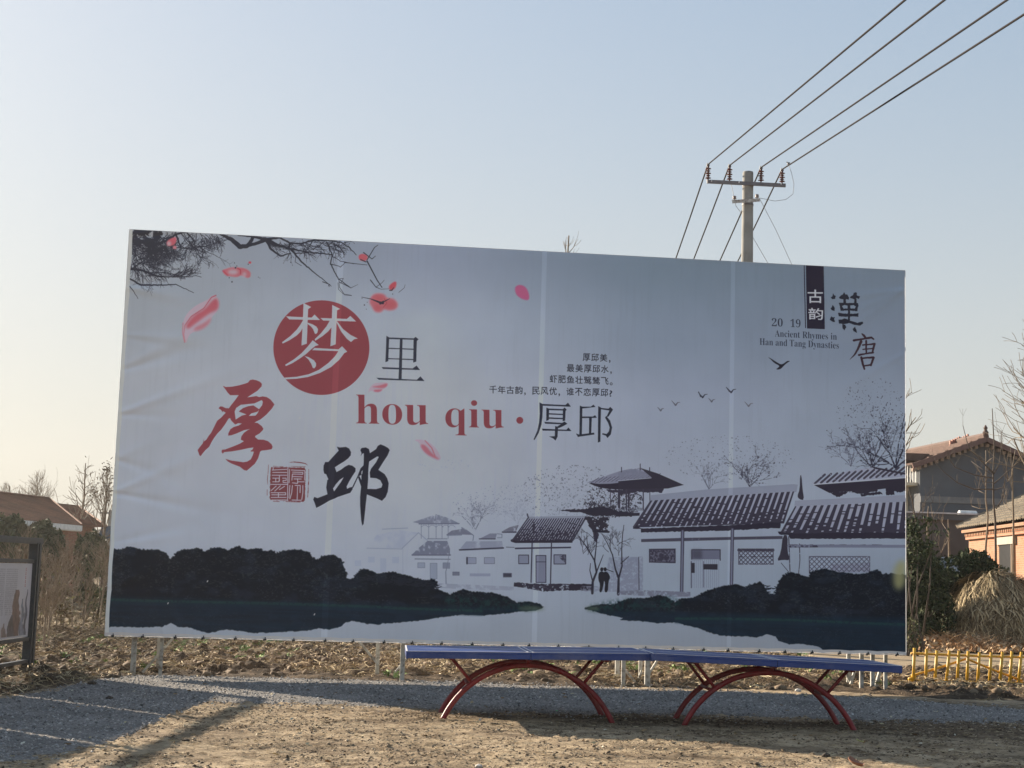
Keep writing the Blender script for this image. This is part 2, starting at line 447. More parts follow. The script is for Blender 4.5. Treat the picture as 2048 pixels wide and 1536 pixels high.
    paint(stroke_polys([(510, 742), (780, 742)], 10)+stroke_polys([(530, 770), (780, 772)], 6), (92, 94, 116), 0.9, z=Z6)
    for r in ((550, 797, 600, 832, F1), (638, 800, 686, 910, F1), (728, 797, 776, 836, F2)):
        paint([[(r[0], r[1]), (r[2], r[1]), (r[2], r[3]), (r[0], r[3])]], r[4], 0.8, z=Z6)
        paint(stroke_polys([(r[0], r[1]), (r[2], r[1]), (r[2], r[3]), (r[0], r[3]), (r[0], r[1])], 4), F2, 0.8, z=Z6)
    stroke([(750, 945), (748, 860), (762, 800), (770, 740)], [7, 3], F2, Z6)
    # low white wall house
    paint([[(750, 600), (790, 570), (850, 560), (870, 545), (945, 600), (850, 597)]], (98, 100, 122), 0.9, z=Z6, noise=(12, 0.1, 0.5, 7))
    stroke([(758, 603), (860, 600)], 7, F2, Z6); stroke([(860, 548), (945, 605), (940, 640)], 6, F2, Z6)
    paint([[(845, 702), (892, 646), (1145, 644), (1155, 690)]], (128, 132, 156), 0.95, z=Z6, noise=(20, 0.1, 0.5, 8))
    paint(stroke_polys([(845, 706), (1155, 692)], 11), (60, 60, 78), z=Z6)
    paint([[(985, 628), (1060, 590), (1110, 590), (1098, 630)]], (110, 112, 136), 0.9, z=Z6)
    stroke([(985, 628), (1098, 628)], 8, (70, 70, 90), Z6); stroke([(1112, 592), (1145, 595), (1145, 620), (1112, 620)], 5, F2, Z6)
    paint([[(1150, 572), (1200, 545), (1265, 528), (1245, 575)]], (96, 96, 116), 0.9, z=Z6, noise=(12, 0.1, 0.5, 9))
    stroke([(1148, 580), (1245, 580)], 10, (60, 58, 76), Z6)
    for r in ((897, 760, 962, 803, 0), (1020, 760, 1092, 803, 0), (797, 862, 843, 885, 1), (917, 872, 1063, 892, 0), (1153, 870, 1213, 898, 2)):
        fill = [(128, 132, 158), (100, 102, 124), (52, 50, 66)][r[4]]
        paint([[(r[0], r[1]), (r[2], r[1]), (r[2], r[3]), (r[0], r[3])]], fill, 0.9, z=Z6)
        if r[2]-r[0] < 90: stroke([(r[0], r[1]), (r[2], r[1]), (r[2], r[3]), (r[0], r[3]), (r[0], r[1])], 4, (96, 98, 120), Z6)
    stroke([(898, 760), (898, 803)], 12, (60, 60, 78), Z6)
    paint([[(660, 940), (900, 950), (1228, 965), (1228, 992), (900, 985), (680, 972)]], (134, 138, 160), 0.9, z=Z6, noise=(16, 0.2, 0.6, 12))
    # middle house with the striped roof
    D = (54, 51, 68)
    def striped(eave0, eave1, ridge0, ridge1, n, z, dark=D, light=(148, 152, 176), w=10, seed=1, a=0.9, gap=0.45):
        paint([[eave0, ridge0, ridge1, eave1]], dark, z=z)
        e0, e1, r0, r1 = map(np.array, (eave0, eave1, ridge0, ridge1)); rr = np.random.RandomState(seed); ps = []
        for k in range(n):
            t = (k+0.5)/n; A = e0+(e1-e0)*t; B = r0+(r1-r0)*t; m = 26
            for j in range(m):
                q = j/m
                if rr.rand() < gap*(1-q)**1.6*1.5: continue
                ps += [np.array([A+(B-A)*(q+d)+(np.array([s*w*(0.55+0.45*q), 0])) for s, d in ((-.5, 0), (.5, 0), (.5, 1.15/m), (-.5, 1.15/m))])]
        paint(ps, light, a, z=z)
    striped((1212, 640), (1645, 640), (1332, 478), (1738, 472), 24, Z6, w=8)
    paint([[(1330, 472), (1735, 464), (1738, 480), (1330, 486)]], (126, 130, 152), z=Z6)
    paint([[(1205, 636), (1225, 625), (1240, 640), (1640, 635), (1645, 655), (1240, 657), (1210, 648)]], (46, 43, 58), z=Z6)
    paint(stroke_polys([(1332, 480), (1324, 452)], 9)+stroke_polys([(1240, 695), (1630, 688)], 11)+stroke_polys([(1175, 686), (1232, 688)], 4)
          + stroke_polys([(1358, 655), (1350, 935)], 9)+stroke_polys([(1495, 652), (1487, 942)], 9)
          + stroke_polys([(1215, 645), (1330, 480)], 9)+stroke_polys([(1738, 474), (1642, 640)], 12), (58, 56, 74), z=Z6)
    for r in ((1263, 742, 1333, 803, (120, 124, 148)), (1512, 740, 1595, 805, (120, 124, 148)), (1385, 745, 1455, 935, (112, 114, 138))):
        paint([[(r[0], r[1]), (r[2], r[1]), (r[2], r[3]), (r[0], r[3])]], r[4], z=Z6)
        stroke([(r[0], r[1]), (r[2], r[1]), (r[2], r[3]), (r[0], r[3]), (r[0], r[1])], 6, (56, 54, 72), Z6)
    paint([[(1540, 742), (1593, 742), (1593, 800), (1560, 770)]], (62, 60, 78), z=Z6, noise=(12, 0.3, 0.5, 3))
    stroke([(1385, 790), (1455, 790)], 5, (56, 54, 72), Z6)
    paint([rough_edge([(1228, 935), (1400, 945), (1620, 945), (1785, 945), (1785, 992), (1620, 990), (1440, 998), (1225, 962)], 12, 3, 4)], (50, 47, 62), z=Z6, noise=(10, 0.15, 0.45, 5))
    paint([[(1620, 948), (1785, 948), (1785, 990), (1620, 988)]], (44, 40, 54), z=Z6)
    paint([[(1632, 660), (1700, 600), (1780, 760), (1780, 945), (1632, 940)]], (150, 155, 178), 0.7, z=Z6)
    # gate passage: dark eave and hanging foliage
    paint([rough_edge([(1735, 478), (1765, 478), (1830, 600), (1810, 655), (1795, 640), (1790, 590)], 10, 4, 2)], D, z=Z6)
    paint([rough_edge([(1540, 424), (1700, 418), (1860, 398), (1960, 430), (2060, 440), (2060, 468), (1940, 462), (1790, 466), (1700, 440), (1600, 436)], 10, 4, 5)], (48, 45, 60), z=Z6)
    paint([rough_edge([(1730, 470), (1900, 470), (1895, 560), (1860, 590), (1790, 570), (1750, 520)], 9, 8, 6)], (50, 47, 60), z=Z6, noise=(9, 0.35, 0.5, 3))
    speckle(1845, 430, 110, 70, 480, (46, 44, 58), (2, 7), 0.95, Z6)
    stroke([(1790, 575), (1900, 578)], 14, (46, 44, 58), Z6)
    # stone wall behind the two walkers
    paint([[(1900, 758), (2090, 755), (2140, 750), (2140, 1000), (1700, 1000), (1700, 960), (1860, 960)]], (118, 122, 146), 0.75, z=Z6, noise=(7, 0.2, 0.6, 3))
    paint([[(0, 727), (128, 731), (128, 962), (0, 975)]], (120, 124, 148), 0.9, z=Z7, noise=(7, 0.15, 0.6, 3))
    stroke([(128, 731), (130, 955)], 6, (66, 64, 82), Z7)
    # ---- two bare street trees and two walkers
    TK = (44, 42, 56)
    for pts, w in (([(1782, 1012), (1785, 930), (1812, 862), (1798, 780), (1752, 700), (1690, 610)], [18, 16, 13, 10, 8, 4]),
                   ([(1812, 862), (1860, 740)], [9, 4]), ([(1798, 790), (1808, 700), (1815, 640), (1800, 560)], [10, 7, 6, 4]),
                   ([(1785, 930), (1765, 850), (1770, 800)], [9, 4]),
                   ([(1965, 1018), (1968, 905), (1945, 840), (1925, 740), (1890, 660), (1850, 590)], [20, 15, 11, 8, 6, 3]),
                   ([(1968, 905), (1992, 820), (1990, 700), (1996, 600), (2006, 530)], [13, 10, 7, 6, 4]),
                   ([(1985, 800), (2040, 750)], [7, 4]), ([(1930, 860), (1850, 830)], [6, 3]), ([(1755, 705), (1745, 640), (1745, 580)], [6, 3])):
        stroke(pts, w, TK, Z6)
    for k in range(9): twigs((1700+rs.rand()*110, 620+rs.rand()*120), -pi/2+(rs.rand()-0.5)*1.6, 60, 4, 3, TK, Z6, 0.85)
    for k in range(9): twigs((1870+rs.rand()*130, 640+rs.rand()*150), -pi/2+(rs.rand()-0.5)*1.6, 60, 4, 3, TK, Z6, 0.85)
    paint([smooth([(1826, 872), (1838, 858), (1862, 858), (1868, 880), (1866, 925), (1850, 1004), (1830, 1004), (1838, 950), (1824, 915)], 1), ell(1849, 843, 11, 14),
           smooth([(1858, 866), (1876, 856), (1896, 868), (1910, 900), (1896, 925), (1892, 1004), (1866, 1004), (1874, 940), (1862, 915)], 1), ell(1873, 842, 11, 14)], (34, 33, 44), z=Z6)
    # ---- pavilion in the centre right
    paint([[(1745, 230), (1850, 192), (1990, 145), (2060, 132), (2190, 160), (2250, 190), (2260, 205), (2060, 222), (1860, 245)]], (120, 122, 146), z=Z6, noise=(9, 0.0, 0.35, 2))
    for k in range(16):
        x = 1775+k*29; stroke([(x, 232-k*2.0), (x+55, 195-k*2.0)], 4, (66, 64, 82), Z6, a=0.8)
    paint([smooth([(1745, 228), (1860, 244), (2060, 222), (2060, 282), (1900, 276), (1820, 262)], 1)], (46, 43, 58), z=Z6)
    paint([[(-10, 208), (215, 186), (140, 122), (260, 160), (437, 238), (330, 262), (150, 268), (-10, 268)]], (50, 47, 62), z=Z7)
    stroke([(-10, 210), (215, 190)], 5, (150, 155, 176), Z7)
    paint([[(-10, 148), (138, 122), (215, 184), (-10, 205)]], (112, 114, 138), z=Z7, noise=(7, 0.15, 0.55, 2))
    for x, y0, y1 in ((12, 118, 150), (140, 95, 135), (204, 120, 150)): stroke([(x, y0), (x, y1)], 6, D, Z7)
    paint([rough_edge([(1880, 280), (2060, 282), (2060, 300), (2000, 312), (1990, 330), (1960, 300), (1900, 295)], 8, 3, 1)], D, z=Z6)
    for x, w in ((1912, 5), (1972, 16), (2040, 12)): stroke([(x, 285), (x, 405)], w, (56, 53, 70), Z6)
    paint([rough_edge([(20, 268), (300, 262), (290, 295), (250, 285), (190, 290), (120, 285), (60, 300), (20, 300)], 8, 3, 3)], D, z=Z7)
    for x, w in ((45, 10), (160, 8), (205, 5)): stroke([(x, 270), (x, 410)], w, (60, 57, 75), Z7)
    stroke([(60, 340), (75, 310), (110, 298), (145, 312), (155, 345)], 6, (60, 57, 75), Z7)
    stroke([(1925, 345), (1940, 318), (1960, 345)], 5, (60, 57, 75), Z6)
    speckle(70, 405, 90, 22, 260, (62, 60, 78), (1.5, 5), 0.9, Z7)
    paint([[(-30, 432), (135, 428), (135, 448), (-30, 455)]], (48, 45, 60), z=Z7)
    # ---- large house on the right
    paint([[(205, 352), (212, 308), (600, 268), (1185, 232), (1215, 236), (1205, 285), (1180, 290)]], (128, 133, 156), z=Z7, noise=(40, -0.3, 0.3, 2))
    striped((100, 528), (1120, 500), (212, 345), (1190, 282), 25, Z7, w=17, seed=2, gap=0.40)
    paint([rough_edge([(88, 520), (110, 512), (145, 535), (770, 512), (1095, 492), (1095, 530), (770, 548), (145, 562), (140, 540), (92, 538)], 14, 3, 6)], (44, 41, 56), z=Z7)
    paint(stroke_polys([(212, 350), (95, 525)], 12), (60, 57, 75), z=Z7)
    paint([[(145, 608), (415, 600), (1110, 586), (1110, 606), (770, 612), (415, 622), (145, 628)]], (66, 64, 82), z=Z7, noise=(14, -0.1, 0.35, 2))
    for x0_, x1_, y0_, y1_ in ((428, 420, 552, 965), (768, 760, 540, 915)):
        stroke([(x0_, y0_), (x1_, y1_)], 24, (60, 57, 76), Z7); stroke([(x0_, y0_), (x1_, y1_)], 11, (100, 102, 126), Z7)
    paint([[(198, 674), (380, 672), (380, 772), (198, 768)]], (56, 53, 70), z=Z7)
    paint([[(206, 684), (372, 682), (372, 762), (206, 760)]], (98, 98, 120), 0.8, z=Z7, noise=(6, 0.4, 0.65, 2))
    paint([[(490, 680), (684, 678), (684, 745), (490, 745)]], (98, 100, 124), z=Z7)
    stroke([(490, 745), (490, 680), (684, 680), (684, 752)], 7, (50, 47, 62), Z7)
    paint([[(490, 680), (560, 680), (560, 742), (490, 742)]], (66, 66, 84), 0.8, z=Z7, soft=6)
    for x in range(492, 684, 14): stroke([(x, 748), (x, 940)], 3, (112, 116, 142), Z7, a=0.8)
    stroke([(486, 760), (486, 940)], 6, (70, 70, 90), Z7); stroke([(570, 760), (570, 935)], 6, (96, 98, 122), Z7)
    paint([[(568, 778), (666, 778), (666, 816), (568, 814)]], (48, 46, 60), z=Z7); paint([[(486, 770), (510, 770), (510, 838), (486, 838)]], (48, 46, 60), z=Z7)
    def lattice(x0, y0, x1, y1, s, w, col, z):
        ps = []
        for k in range(int((x1-x0)/s)+int((y1-y0)/s)+2):
            for sg in (1, -1):
                xa = x0+(k-int((y1-y0)/s))*s if sg > 0 else x0+k*s
                a = np.array([xa, y0], float); b = np.array([xa+sg*(y1-y0), y1], float)
                ts = [t for t in np.linspace(0, 1, 40) if x0 <= a[0]+(b[0]-a[0])*t <= x1]
                if len(ts) > 1: ps += stroke_polys([a+(b-a)*ts[0], a+(b-a)*ts[-1]], w)
        paint(ps, col, z=z)
    lattice(812, 674, 1045, 778, 30, 6, (70, 68, 88), Z7)
    paint(stroke_polys([(810, 682), (1046, 682)], 20), (58, 55, 72), z=Z7, noise=(8, 0.1, 0.45, 1)); stroke([(812, 728), (1045, 728)], 9, (66, 64, 82), Z7, noise=(10, 0.2, 0.5))
    stroke([(812, 778), (1045, 778)], 6, (66, 64, 82), Z7, noise=(10, 0.2, 0.5))
    stroke([(810, 672), (810, 780)], 5, (66, 64, 82), Z7); stroke([(1046, 672), (1046, 780)], 5, (66, 64, 82), Z7)
    paint([[(1430, 778), (1703, 768), (1703, 835), (1430, 835)]], (118, 121, 145), z=Z7, noise=(8, 0.1, 0.6, 1))
    lattice(1292, 726, 1702, 828, 34, 5, (72, 70, 90), Z7); stroke([(1292, 840), (1292, 726), (1704, 726), (1704, 835)], 6, (72, 70, 90), Z7, noise=(12, 0.15, 0.5))
    paint([[(128, 955), (480, 968), (480, 1000), (250, 1000), (-20, 985), (0, 965)]], (104, 106, 128), z=Z7, noise=(9, 0.2, 0.6, 3))
    # right house
    paint([[(1190, 385), (1195, 345), (1952, 306), (1970, 306), (1970, 352), (1500, 368)]], (130, 134, 157), z=Z7, noise=(40, -0.3, 0.3, 2))
    striped((1090, 572), (1970, 575), (1195, 384), (1990, 350), 17, Z7, w=26, seed=5, gap=0.5)
    paint([rough_edge([(1080, 556), (1200, 568), (1970, 560), (1970, 602), (1160, 606), (1150, 580), (1085, 576)], 14, 3, 9)], (44, 41, 56), z=Z7)
    paint([smooth([(1112, 580), (1146, 580), (1142, 690), (1162, 752), (1110, 748), (1070, 756), (1098, 700)], 1)], (50, 47, 62), z=Z7)
    stroke([(1152, 590), (1160, 830)], 7, (60, 58, 75), Z7, noise=(8, 0.2, 0.5)); stroke([(1150, 830), (1100, 770)], 4, TK, Z7)
    stroke([(1225, 640), (1228, 750), (1218, 850)], [7, 5], (60, 58, 75), Z7, noise=(8, 0.1, 0.4))
    stroke([(1150, 656), (1400, 654), (1970, 656)], 20, (104, 107, 132), Z7); stroke([(1150, 645), (1790, 645)], 4, (72, 70, 90), Z7, noise=(14, 0.3, 0.6)); stroke([(1160, 658), (1350, 656)], 14, (58, 56, 74), Z7, noise=(10, 0.35, 0.55))
    paint([smooth([(1230, 172), (1240, 172), (1246, 260), (1258, 342), (1226, 336), (1210, 315), (1228, 268)], 1)], (50, 47, 62), z=Z7)
    # far temple roof
    paint([[(1310, 222), (1420, 190), (1560, 140), (1735, 118), (1970, 160), (1970, 196), (1340, 238)]], (140, 144, 168), z=Z7)
    for k in range(15):
        x = 1330+k*42; y = 228-k*4.4; stroke([(x, y), (x+70, y-62+k*0.4)], 14, (58, 55, 72), Z7, a=0.95, noise=(9, 0.0, 0.4))
    stroke([(1735, 120), (1970, 166)], 12, (50, 47, 62), Z7)
    paint([[(1325, 238), (1970, 190), (1970, 262), (1900, 285), (1810, 262), (1700, 275), (1500, 285), (1430, 292)]], (46, 43, 58), z=Z7)
    stroke([(1325, 234), (1970, 184)], 7, (158, 163, 184), Z7)
    for p in ([(1430, 290), (1560, 282), (1500, 320), (1480, 318)], [(1560, 285), (1760, 262), (1760, 280), (1640, 300)], [(1640, 300), (1780, 282), (1790, 300), (1650, 315)], [(1815, 262), (1875, 262), (1875, 305), (1815, 305)], [(1880, 262), (1970, 258), (1970, 272), (1890, 290)]):
        paint([rough_edge(p, 10, 4, 3)], (46, 43, 58), z=Z7)

    # ---- dark woods and their reflection
    left = Z8([(80, 165), (130, 185), (160, 180), (220, 160), (290, 180), (350, 185), (430, 185), (480, 205), (515, 255), (540, 235), (560, 200), (600, 185), (660, 180), (720, 172), (770, 200), (820, 172), (880, 168), (940, 190), (1010, 155), (1060, 180), (1110, 178), (1170, 175), (1220, 200), (1255, 185), (1290, 210), (1340, 190), (1440, 180), (1520, 195), (1560, 240), (1600, 258), (1620, 230), (1700, 220), (1760, 245), (1785, 310), (1800, 370), (1810, 405)]) \
        + Z6([(45, 915), (90, 912), (120, 880), (150, 842), (230, 852), (260, 880), (300, 870), (370, 862), (440, 880), (530, 902), (600, 925), (660, 912), (692, 940), (660, 975), (700, 992), (780, 1020), (830, 1000), (870, 985), (920, 1000), (1080, 1010), (1180, 1040), (1250, 1080), (1340, 1070), (1420, 1092), (1438, 1110), (1380, 1135), (1250, 1142), (1180, 1152), (1000, 1170), (850, 1162), (720, 1180), (600, 1200), (450, 1215), (300, 1225)]) \
        + Z8([(2040, 730), (1960, 722), (1850, 700), (1800, 710), (1760, 745), (1680, 765), (1600, 755), (1540, 770), (1400, 780), (1250, 790), (1100, 790), (1010, 775), (930, 765), (870, 775), (800, 795), (720, 775), (640, 745), (580, 750), (520, 718), (450, 745), (300, 750), (150, 745), (50, 748)])
    right = [(1170, 1216)]+Z6([(1780, 1100), (1850, 1090), (1930, 1095), (2000, 1060), (2048, 1050)])+Z7([(60, 1015), (200, 1010), (270, 990), (330, 1010), (370, 1040), (420, 1015), (500, 1010), (600, 960), (700, 930), (780, 915), (840, 930), (885, 950), (872, 925), (960, 900), (990, 940), (1010, 990), (1060, 995), (1070, 930), (1110, 860), (1160, 830), (1230, 850), (1290, 870), (1300, 830), (1400, 810), (1480, 830), (1560, 840), (1650, 850), (1750, 815), (1800, 850), (1850, 840), (1970, 850), (1970, 1388), (1850, 1380), (1800, 1400), (1700, 1400), (1500, 1385), (1400, 1370), (1350, 1340), (1290, 1330), (1220, 1320), (1150, 1325), (1080, 1300), (1060, 1270), (1000, 1255), (940, 1275), (850, 1270), (700, 1265), (600, 1240), (540, 1215), (450, 1195), (380, 1175), (250, 1180), (120, 1165), (0, 1160)])+Z6([(2000, 1185), (1900, 1165), (1800, 1140), (1730, 1122)])
    for poly, sd in ((left, 1), (right, 2)):
        q = rough_edge(poly, 3.2, 1.3, sd)
        blobs = []                              # leafy bumps along the top line
        rr = np.random.RandomState(sd+10)
        cut = 60 if sd == 1 else 36
        for i in range(min(cut, len(poly))-1):
            a_, b_ = np.array(poly[i]), np.array(poly[i+1])
            for j in range(int(np.hypot(*(b_-a_))/3.0)+1):
                c_ = a_+(b_-a_)*rr.rand(); blobs.append(ell(c_[0]+rr.randn()*1.5, c_[1]+rr.rand()*2.2, 1.2+rr.rand()*2.2, 0.8+rr.rand()*1.4, 8, rr.rand()))
        paint([q]+blobs, (20, 24, 34), soft=1)
        # inner clumps
        pa = P2A(poly); r = coverage([pa]); y0, x0, M = r
        gh, gw = M.shape
        cl = sstep(0.5, 0.75, gn(x0, gw, y0, gh, 1/46., 1.6/46., 4, sd)); lf = sstep(0.6, 0.85, gn(x0, gw, y0, gh, 1/5., 1.5/5., 2, sd+3))
        T = ART[y0:y0+M.shape[0], x0:x0+M.shape[1]]
        T += (np.array((30, 38, 54), np.float32)-T)*(M*cl*0.6)[..., None]
        T += (np.array((54, 62, 78), np.float32)-T)*(M*lf*0.5*(gn(x0, gw, y0, gh, 1/80., 1/80., 2, 8) > 0.5))[..., None]
        # still water below the bank: long soft horizontal streaks and a blurred lower edge
        rows = sstep(0.897, 0.915, (np.arange(y0, y0+gh)/AH))[:, None]
        T += (np.array((24, 40, 58), np.float32)-T)*(M*rows*(0.35+0.5*gn(x0, gw, y0, gh, 1/160., 1/7., 3, sd+5)))[..., None]
        fo = sstep(0.52, 0.8, gn(x0, gw, y0, gh, 1/9., 1/5., 3, sd+9))*sstep(0.35, 0.6, gn(x0, gw, y0, gh, 1/70., 1/30., 2, sd+11))
        T += (np.array((46, 54, 62), np.float32)-T)*(M*fo*(1-rows)*0.55)[..., None]
    bank = (28, 54, 58)
    for pts in (Z8([(75, 548), (300, 555), (700, 565), (1100, 572), (1500, 582), (2040, 600)])+Z6([(400, 1118), (700, 1128), (830, 1132), (1000, 1138)]), Z7([(380, 1150), (700, 1150), (1200, 1160), (1600, 1178), (1960, 1190)])):
        stroke(pts, 5.5, bank, soft=2, a=0.8, noise=(7, 0.1, 0.55)); stroke([(x, y+6) for x, y in pts], 7, (24, 40, 56), soft=3, a=0.55)
    for (cx, cy, rx, ry) in ((960, 1207, 62, 14), (1030, 1214, 40, 7), (905, 1200, 20, 9), (1250, 1212, 52, 12), (1200, 1216, 26, 6), (1330, 1208, 30, 14)):
        paint([ell(cx, cy, rx, ry)], (26, 50, 56), 0.7, soft=10, noise=(10, 0.25, 0.7))
    paint([ell(1062, 1217, 26, 5), ell(1185, 1217, 14, 4)], (84, 100, 84), 0.55, soft=6)
    paint([[(1060, 1222), (1140, 1222), (1140, 1228), (1060, 1228)]], (170, 176, 190), 0.0)
    paint([ell(1800, 1150, 14, 30, 30, 0.15)], (136, 134, 100), 0.85, soft=12)
    for k in range(70):                         # ragged conifer sprays at the right of the left wood
        x = 705+rs.rand()*170; y = 1148+abs(x-760)*0.14+rs.rand()*16
        stroke([(x-5-rs.rand()*4, y-1), (x, y+1.5), (x+6+rs.rand()*5, y-1)], [1, 2.4, 1], (28, 33, 46))
    for k in range(60):
        x = 1495+rs.rand()*60; y = 1170+rs.rand()*30
        stroke([(x-5, y-1), (x, y+1), (x+6, y)], [1, 2.4, 1], (28, 33, 46))

    # ---- branches in the upper left corner
    BK = (44, 46, 60)
    paint([rough_edge([(250, 108), (500, 122), (486, 178), (425, 228), (440, 300), (395, 312), (330, 262), (255, 235)], 9, 9, 8)], BK, z=Z1, noise=(16, 0.30, 0.42, 5))
    for pts, w in (([(300, 200), (420, 240), (530, 200), (600, 150), (700, 132)], [34, 26, 20, 14, 10]), ([(440, 290), (510, 250), (540, 330)], [30, 24, 12]),
                   ([(600, 150), (640, 260), (720, 265), (860, 240)], [16, 10, 7, 4]), ([(640, 140), (760, 290)], [8, 4]), ([(690, 140), (740, 200), (760, 290)], [12, 8, 4]),
                   ([(950, 148), (1040, 195), (1105, 250), (1165, 245), (1212, 172)], [14, 30, 38, 30, 24]), ([(1140, 245), (1235, 225), (1310, 195)], [28, 24, 30]),
                   ([(1090, 158), (1210, 172), (1310, 192), (1400, 238), (1510, 268), (1620, 290), (1830, 312)], [8, 16, 34, 16, 12, 10, 8]),
                   ([(1310, 190), (1352, 272), (1425, 325), (1505, 300)], [24, 18, 12, 8]), ([(1310, 190), (1420, 180), (1500, 222), (1580, 225), (1700, 195), (1830, 205), (1900, 216), (1960, 250), (2022, 315)], [22, 14, 12, 12, 14, 10, 9, 8, 5]),
                   ([(1505, 265), (1590, 370), (1700, 460), (1825, 562)], [16, 11, 7, 4]), ([(1540, 300), (1640, 300), (1705, 335)], [8, 6, 4]),
                   ([(1790, 210), (1832, 315), (1820, 385), (1882, 505), (1978, 575)], [8, 9, 9, 7, 5]), ([(1830, 385), (1900, 410), (1940, 370)], [6, 3]),
                   ([(1500, 225), (1490, 260)], [18, 12]), ([(1680, 200), (1640, 270), (1580, 310)], [8, 4]),
                   ([(1830, 320), (1900, 365), (2000, 385)], [5, 4]), ([(1850, 220), (1860, 260), (1830, 340)], [7, 3]),
                   ([(238, 420), (350, 442), (450, 482), (600, 488), (760, 480), (800, 490)], [20, 16, 13, 9, 6, 4]), ([(360, 455), (500, 455), (640, 475)], [8, 5]),
                   ([(238, 498), (320, 552), (450, 552), (600, 548), (740, 614)], [12, 14, 10, 6, 4]), ([(240, 560), (290, 640), (300, 660)], [7, 3]),
                   ([(250, 430), (400, 320)], [10, 5]), ([(400, 300), (440, 400)], [10, 4]), ([(640, 300), (580, 280), (610, 360)], [6, 3]), ([(430, 410), (390, 370)], [6, 3])):
        stroke(rough_edge(pts, 14, 2.5, 5, closed=False).tolist()+[pts[-1]], w, BK, Z1)
    for k in range(75):
        x = 250+rs.rand()*560; y = 135+rs.rand()*130; twigs((x, y), rs.rand()*2.6+0.1, 70+rs.rand()*60, 6, 3, BK, Z1, 0.95, 0.9, None, 0.4, 0.3)
    for k in range(46):
        x = 245+rs.rand()*200; y = 250+rs.rand()*180; twigs((x, y), -0.3+rs.rand()*1.4, 80+rs.rand()*60, 5, 2, BK, Z1, 0.95, 0.9, None, 0.35)
    for k in range(26):
        x = 380+rs.rand()*330; y = 455+rs.rand()*35; twigs((x, y), -0.9+rs.rand()*1.5, 70, 5, 2, BK, Z1, 0.95, 0.8, None, 0.3, 0.4)
    for k in range(40):
        x = 1320+rs.rand()*550; y = 200+rs.rand()*70; twigs((x, y), -0.4+rs.rand()*1.7, 80, 5, 2, BK, Z1, 0.95, 0.8, None, 0.35, 0.3)
    for k in range(18):
        x = 800+rs.rand()*150; y = 150+rs.rand()*40; twigs((x, y), 0.3+rs.rand()*1.2, 70, 5, 2, BK, Z1, 0.9, 0.8, None, 0.35, 0.3)
    for pts in ([(1545, 330), (1540, 370), (1590, 400)], [(1885, 510), (1890, 570), (1930, 630), (1985, 635)], [(1880, 505), (1920, 500), (1900, 540)]): stroke(pts, 4, BK, Z1, a=0.9)
    for pts, w in (([(860, 22), (985, 86), (1062, 48)], [7, 5, 2]), ([(845, 30), (850, 100), (900, 150), (990, 165)], [5, 3]), ([(1195, 0), (1255, 78), (1310, 100), (1400, 95)], [10, 7, 4, 3]),
                   ([(1255, 78), (1320, 30), (1345, 0)], [5, 3]), ([(1500, 135), (1560, 85), (1570, 50)], [4, 3]), ([(680, 20), (760, 50)], [9, 6]), ([(745, 55), (750, 70)], [10, 8])):
        stroke(pts, w, BK, Z2)
    for pts, w in (([(735, 522), (755, 560), (765, 575)], [2.5, 1.6]), ([(735, 520), (750, 495), (757, 490)], [1.8, 1]), ([(690, 525), (735, 530)], [1.4, 1]), ([(728, 505), (745, 518), (752, 512)], [2, 1])): stroke(pts, w, BK)

    # ---- petals and blossoms
    PK = (172, 92, 106); PL = (182, 150, 172)
    paint([smooth([(915, 630), (940, 680), (938, 745), (885, 800), (860, 860), (800, 905), (740, 920), (700, 950), (680, 1018), (660, 985), (652, 920), (655, 840), (690, 770), (760, 710), (850, 670), (880, 640)], 2)], PL, z=Z1)
    paint([smooth([(920, 650), (938, 690), (932, 742), (900, 760), (870, 770), (760, 850), (690, 905), (675, 870), (740, 790), (830, 740), (880, 680)], 1)], (160, 66, 82), 0.75, soft=5, z=Z1)
    paint([smooth([(885, 800), (860, 860), (800, 905), (730, 915), (760, 880), (830, 850)], 1)], (180, 96, 112), 0.75, soft=5, z=Z1)
    stroke([(915, 634), (880, 650), (820, 735), (720, 800), (670, 870), (662, 940), (672, 1000)], [10, 8, 6, 6, 5, 4, 2], (138, 58, 74), Z1, a=0.75, soft=1)
    stroke([(655, 850), (652, 930), (668, 1005)], 5, (168, 96, 112), Z1, soft=1)
    paint([smooth([(1168, 1225), (1185, 1160), (1230, 1115), (1300, 1105), (1385, 1105), (1375, 1150), (1330, 1180), (1290, 1210), (1230, 1205), (1190, 1190)], 1)], PL, z=Z2)
    paint([smooth([(1200, 1150), (1290, 1140), (1380, 1110), (1372, 1150), (1325, 1168), (1250, 1160)], 1), smooth([(1225, 1185), (1300, 1180), (1330, 1180), (1290, 1210), (1235, 1205)], 1)], (168, 80, 98), 0.75, soft=2, z=Z2)
    paint([smooth([(465, 728), (550, 730), (610, 770), (650, 820), (672, 875), (630, 870), (560, 835), (520, 790), (510, 750)], 1)], PL, z=Z4)
    paint([smooth([(520, 760), (560, 775), (600, 830), (665, 878), (630, 872), (560, 835), (522, 790)], 1)], (172, 84, 102), 0.75, soft=3, z=Z4)
    stroke([(550, 735), (600, 790), (625, 850)], [4, 6, 4], (150, 60, 76), Z4, soft=1, a=0.8)
    paint([smooth([(1030, 574), (1040, 569), (1052, 573), (1059, 586), (1060, 601), (1046, 599), (1033, 590)], 2)], (160, 80, 122), 0.95, soft=2)
    paint([smooth([(525, 215), (545, 190), (600, 168), (606, 200), (590, 235), (550, 245), (530, 240)], 1)], (178, 84, 100), soft=2, z=Z1)
    paint([ell(545, 225, 16, 18)], (190, 160, 176), 0.8, soft=4, z=Z1); paint([ell(590, 255, 15, 14)], (182, 110, 126), soft=2, z=Z1)
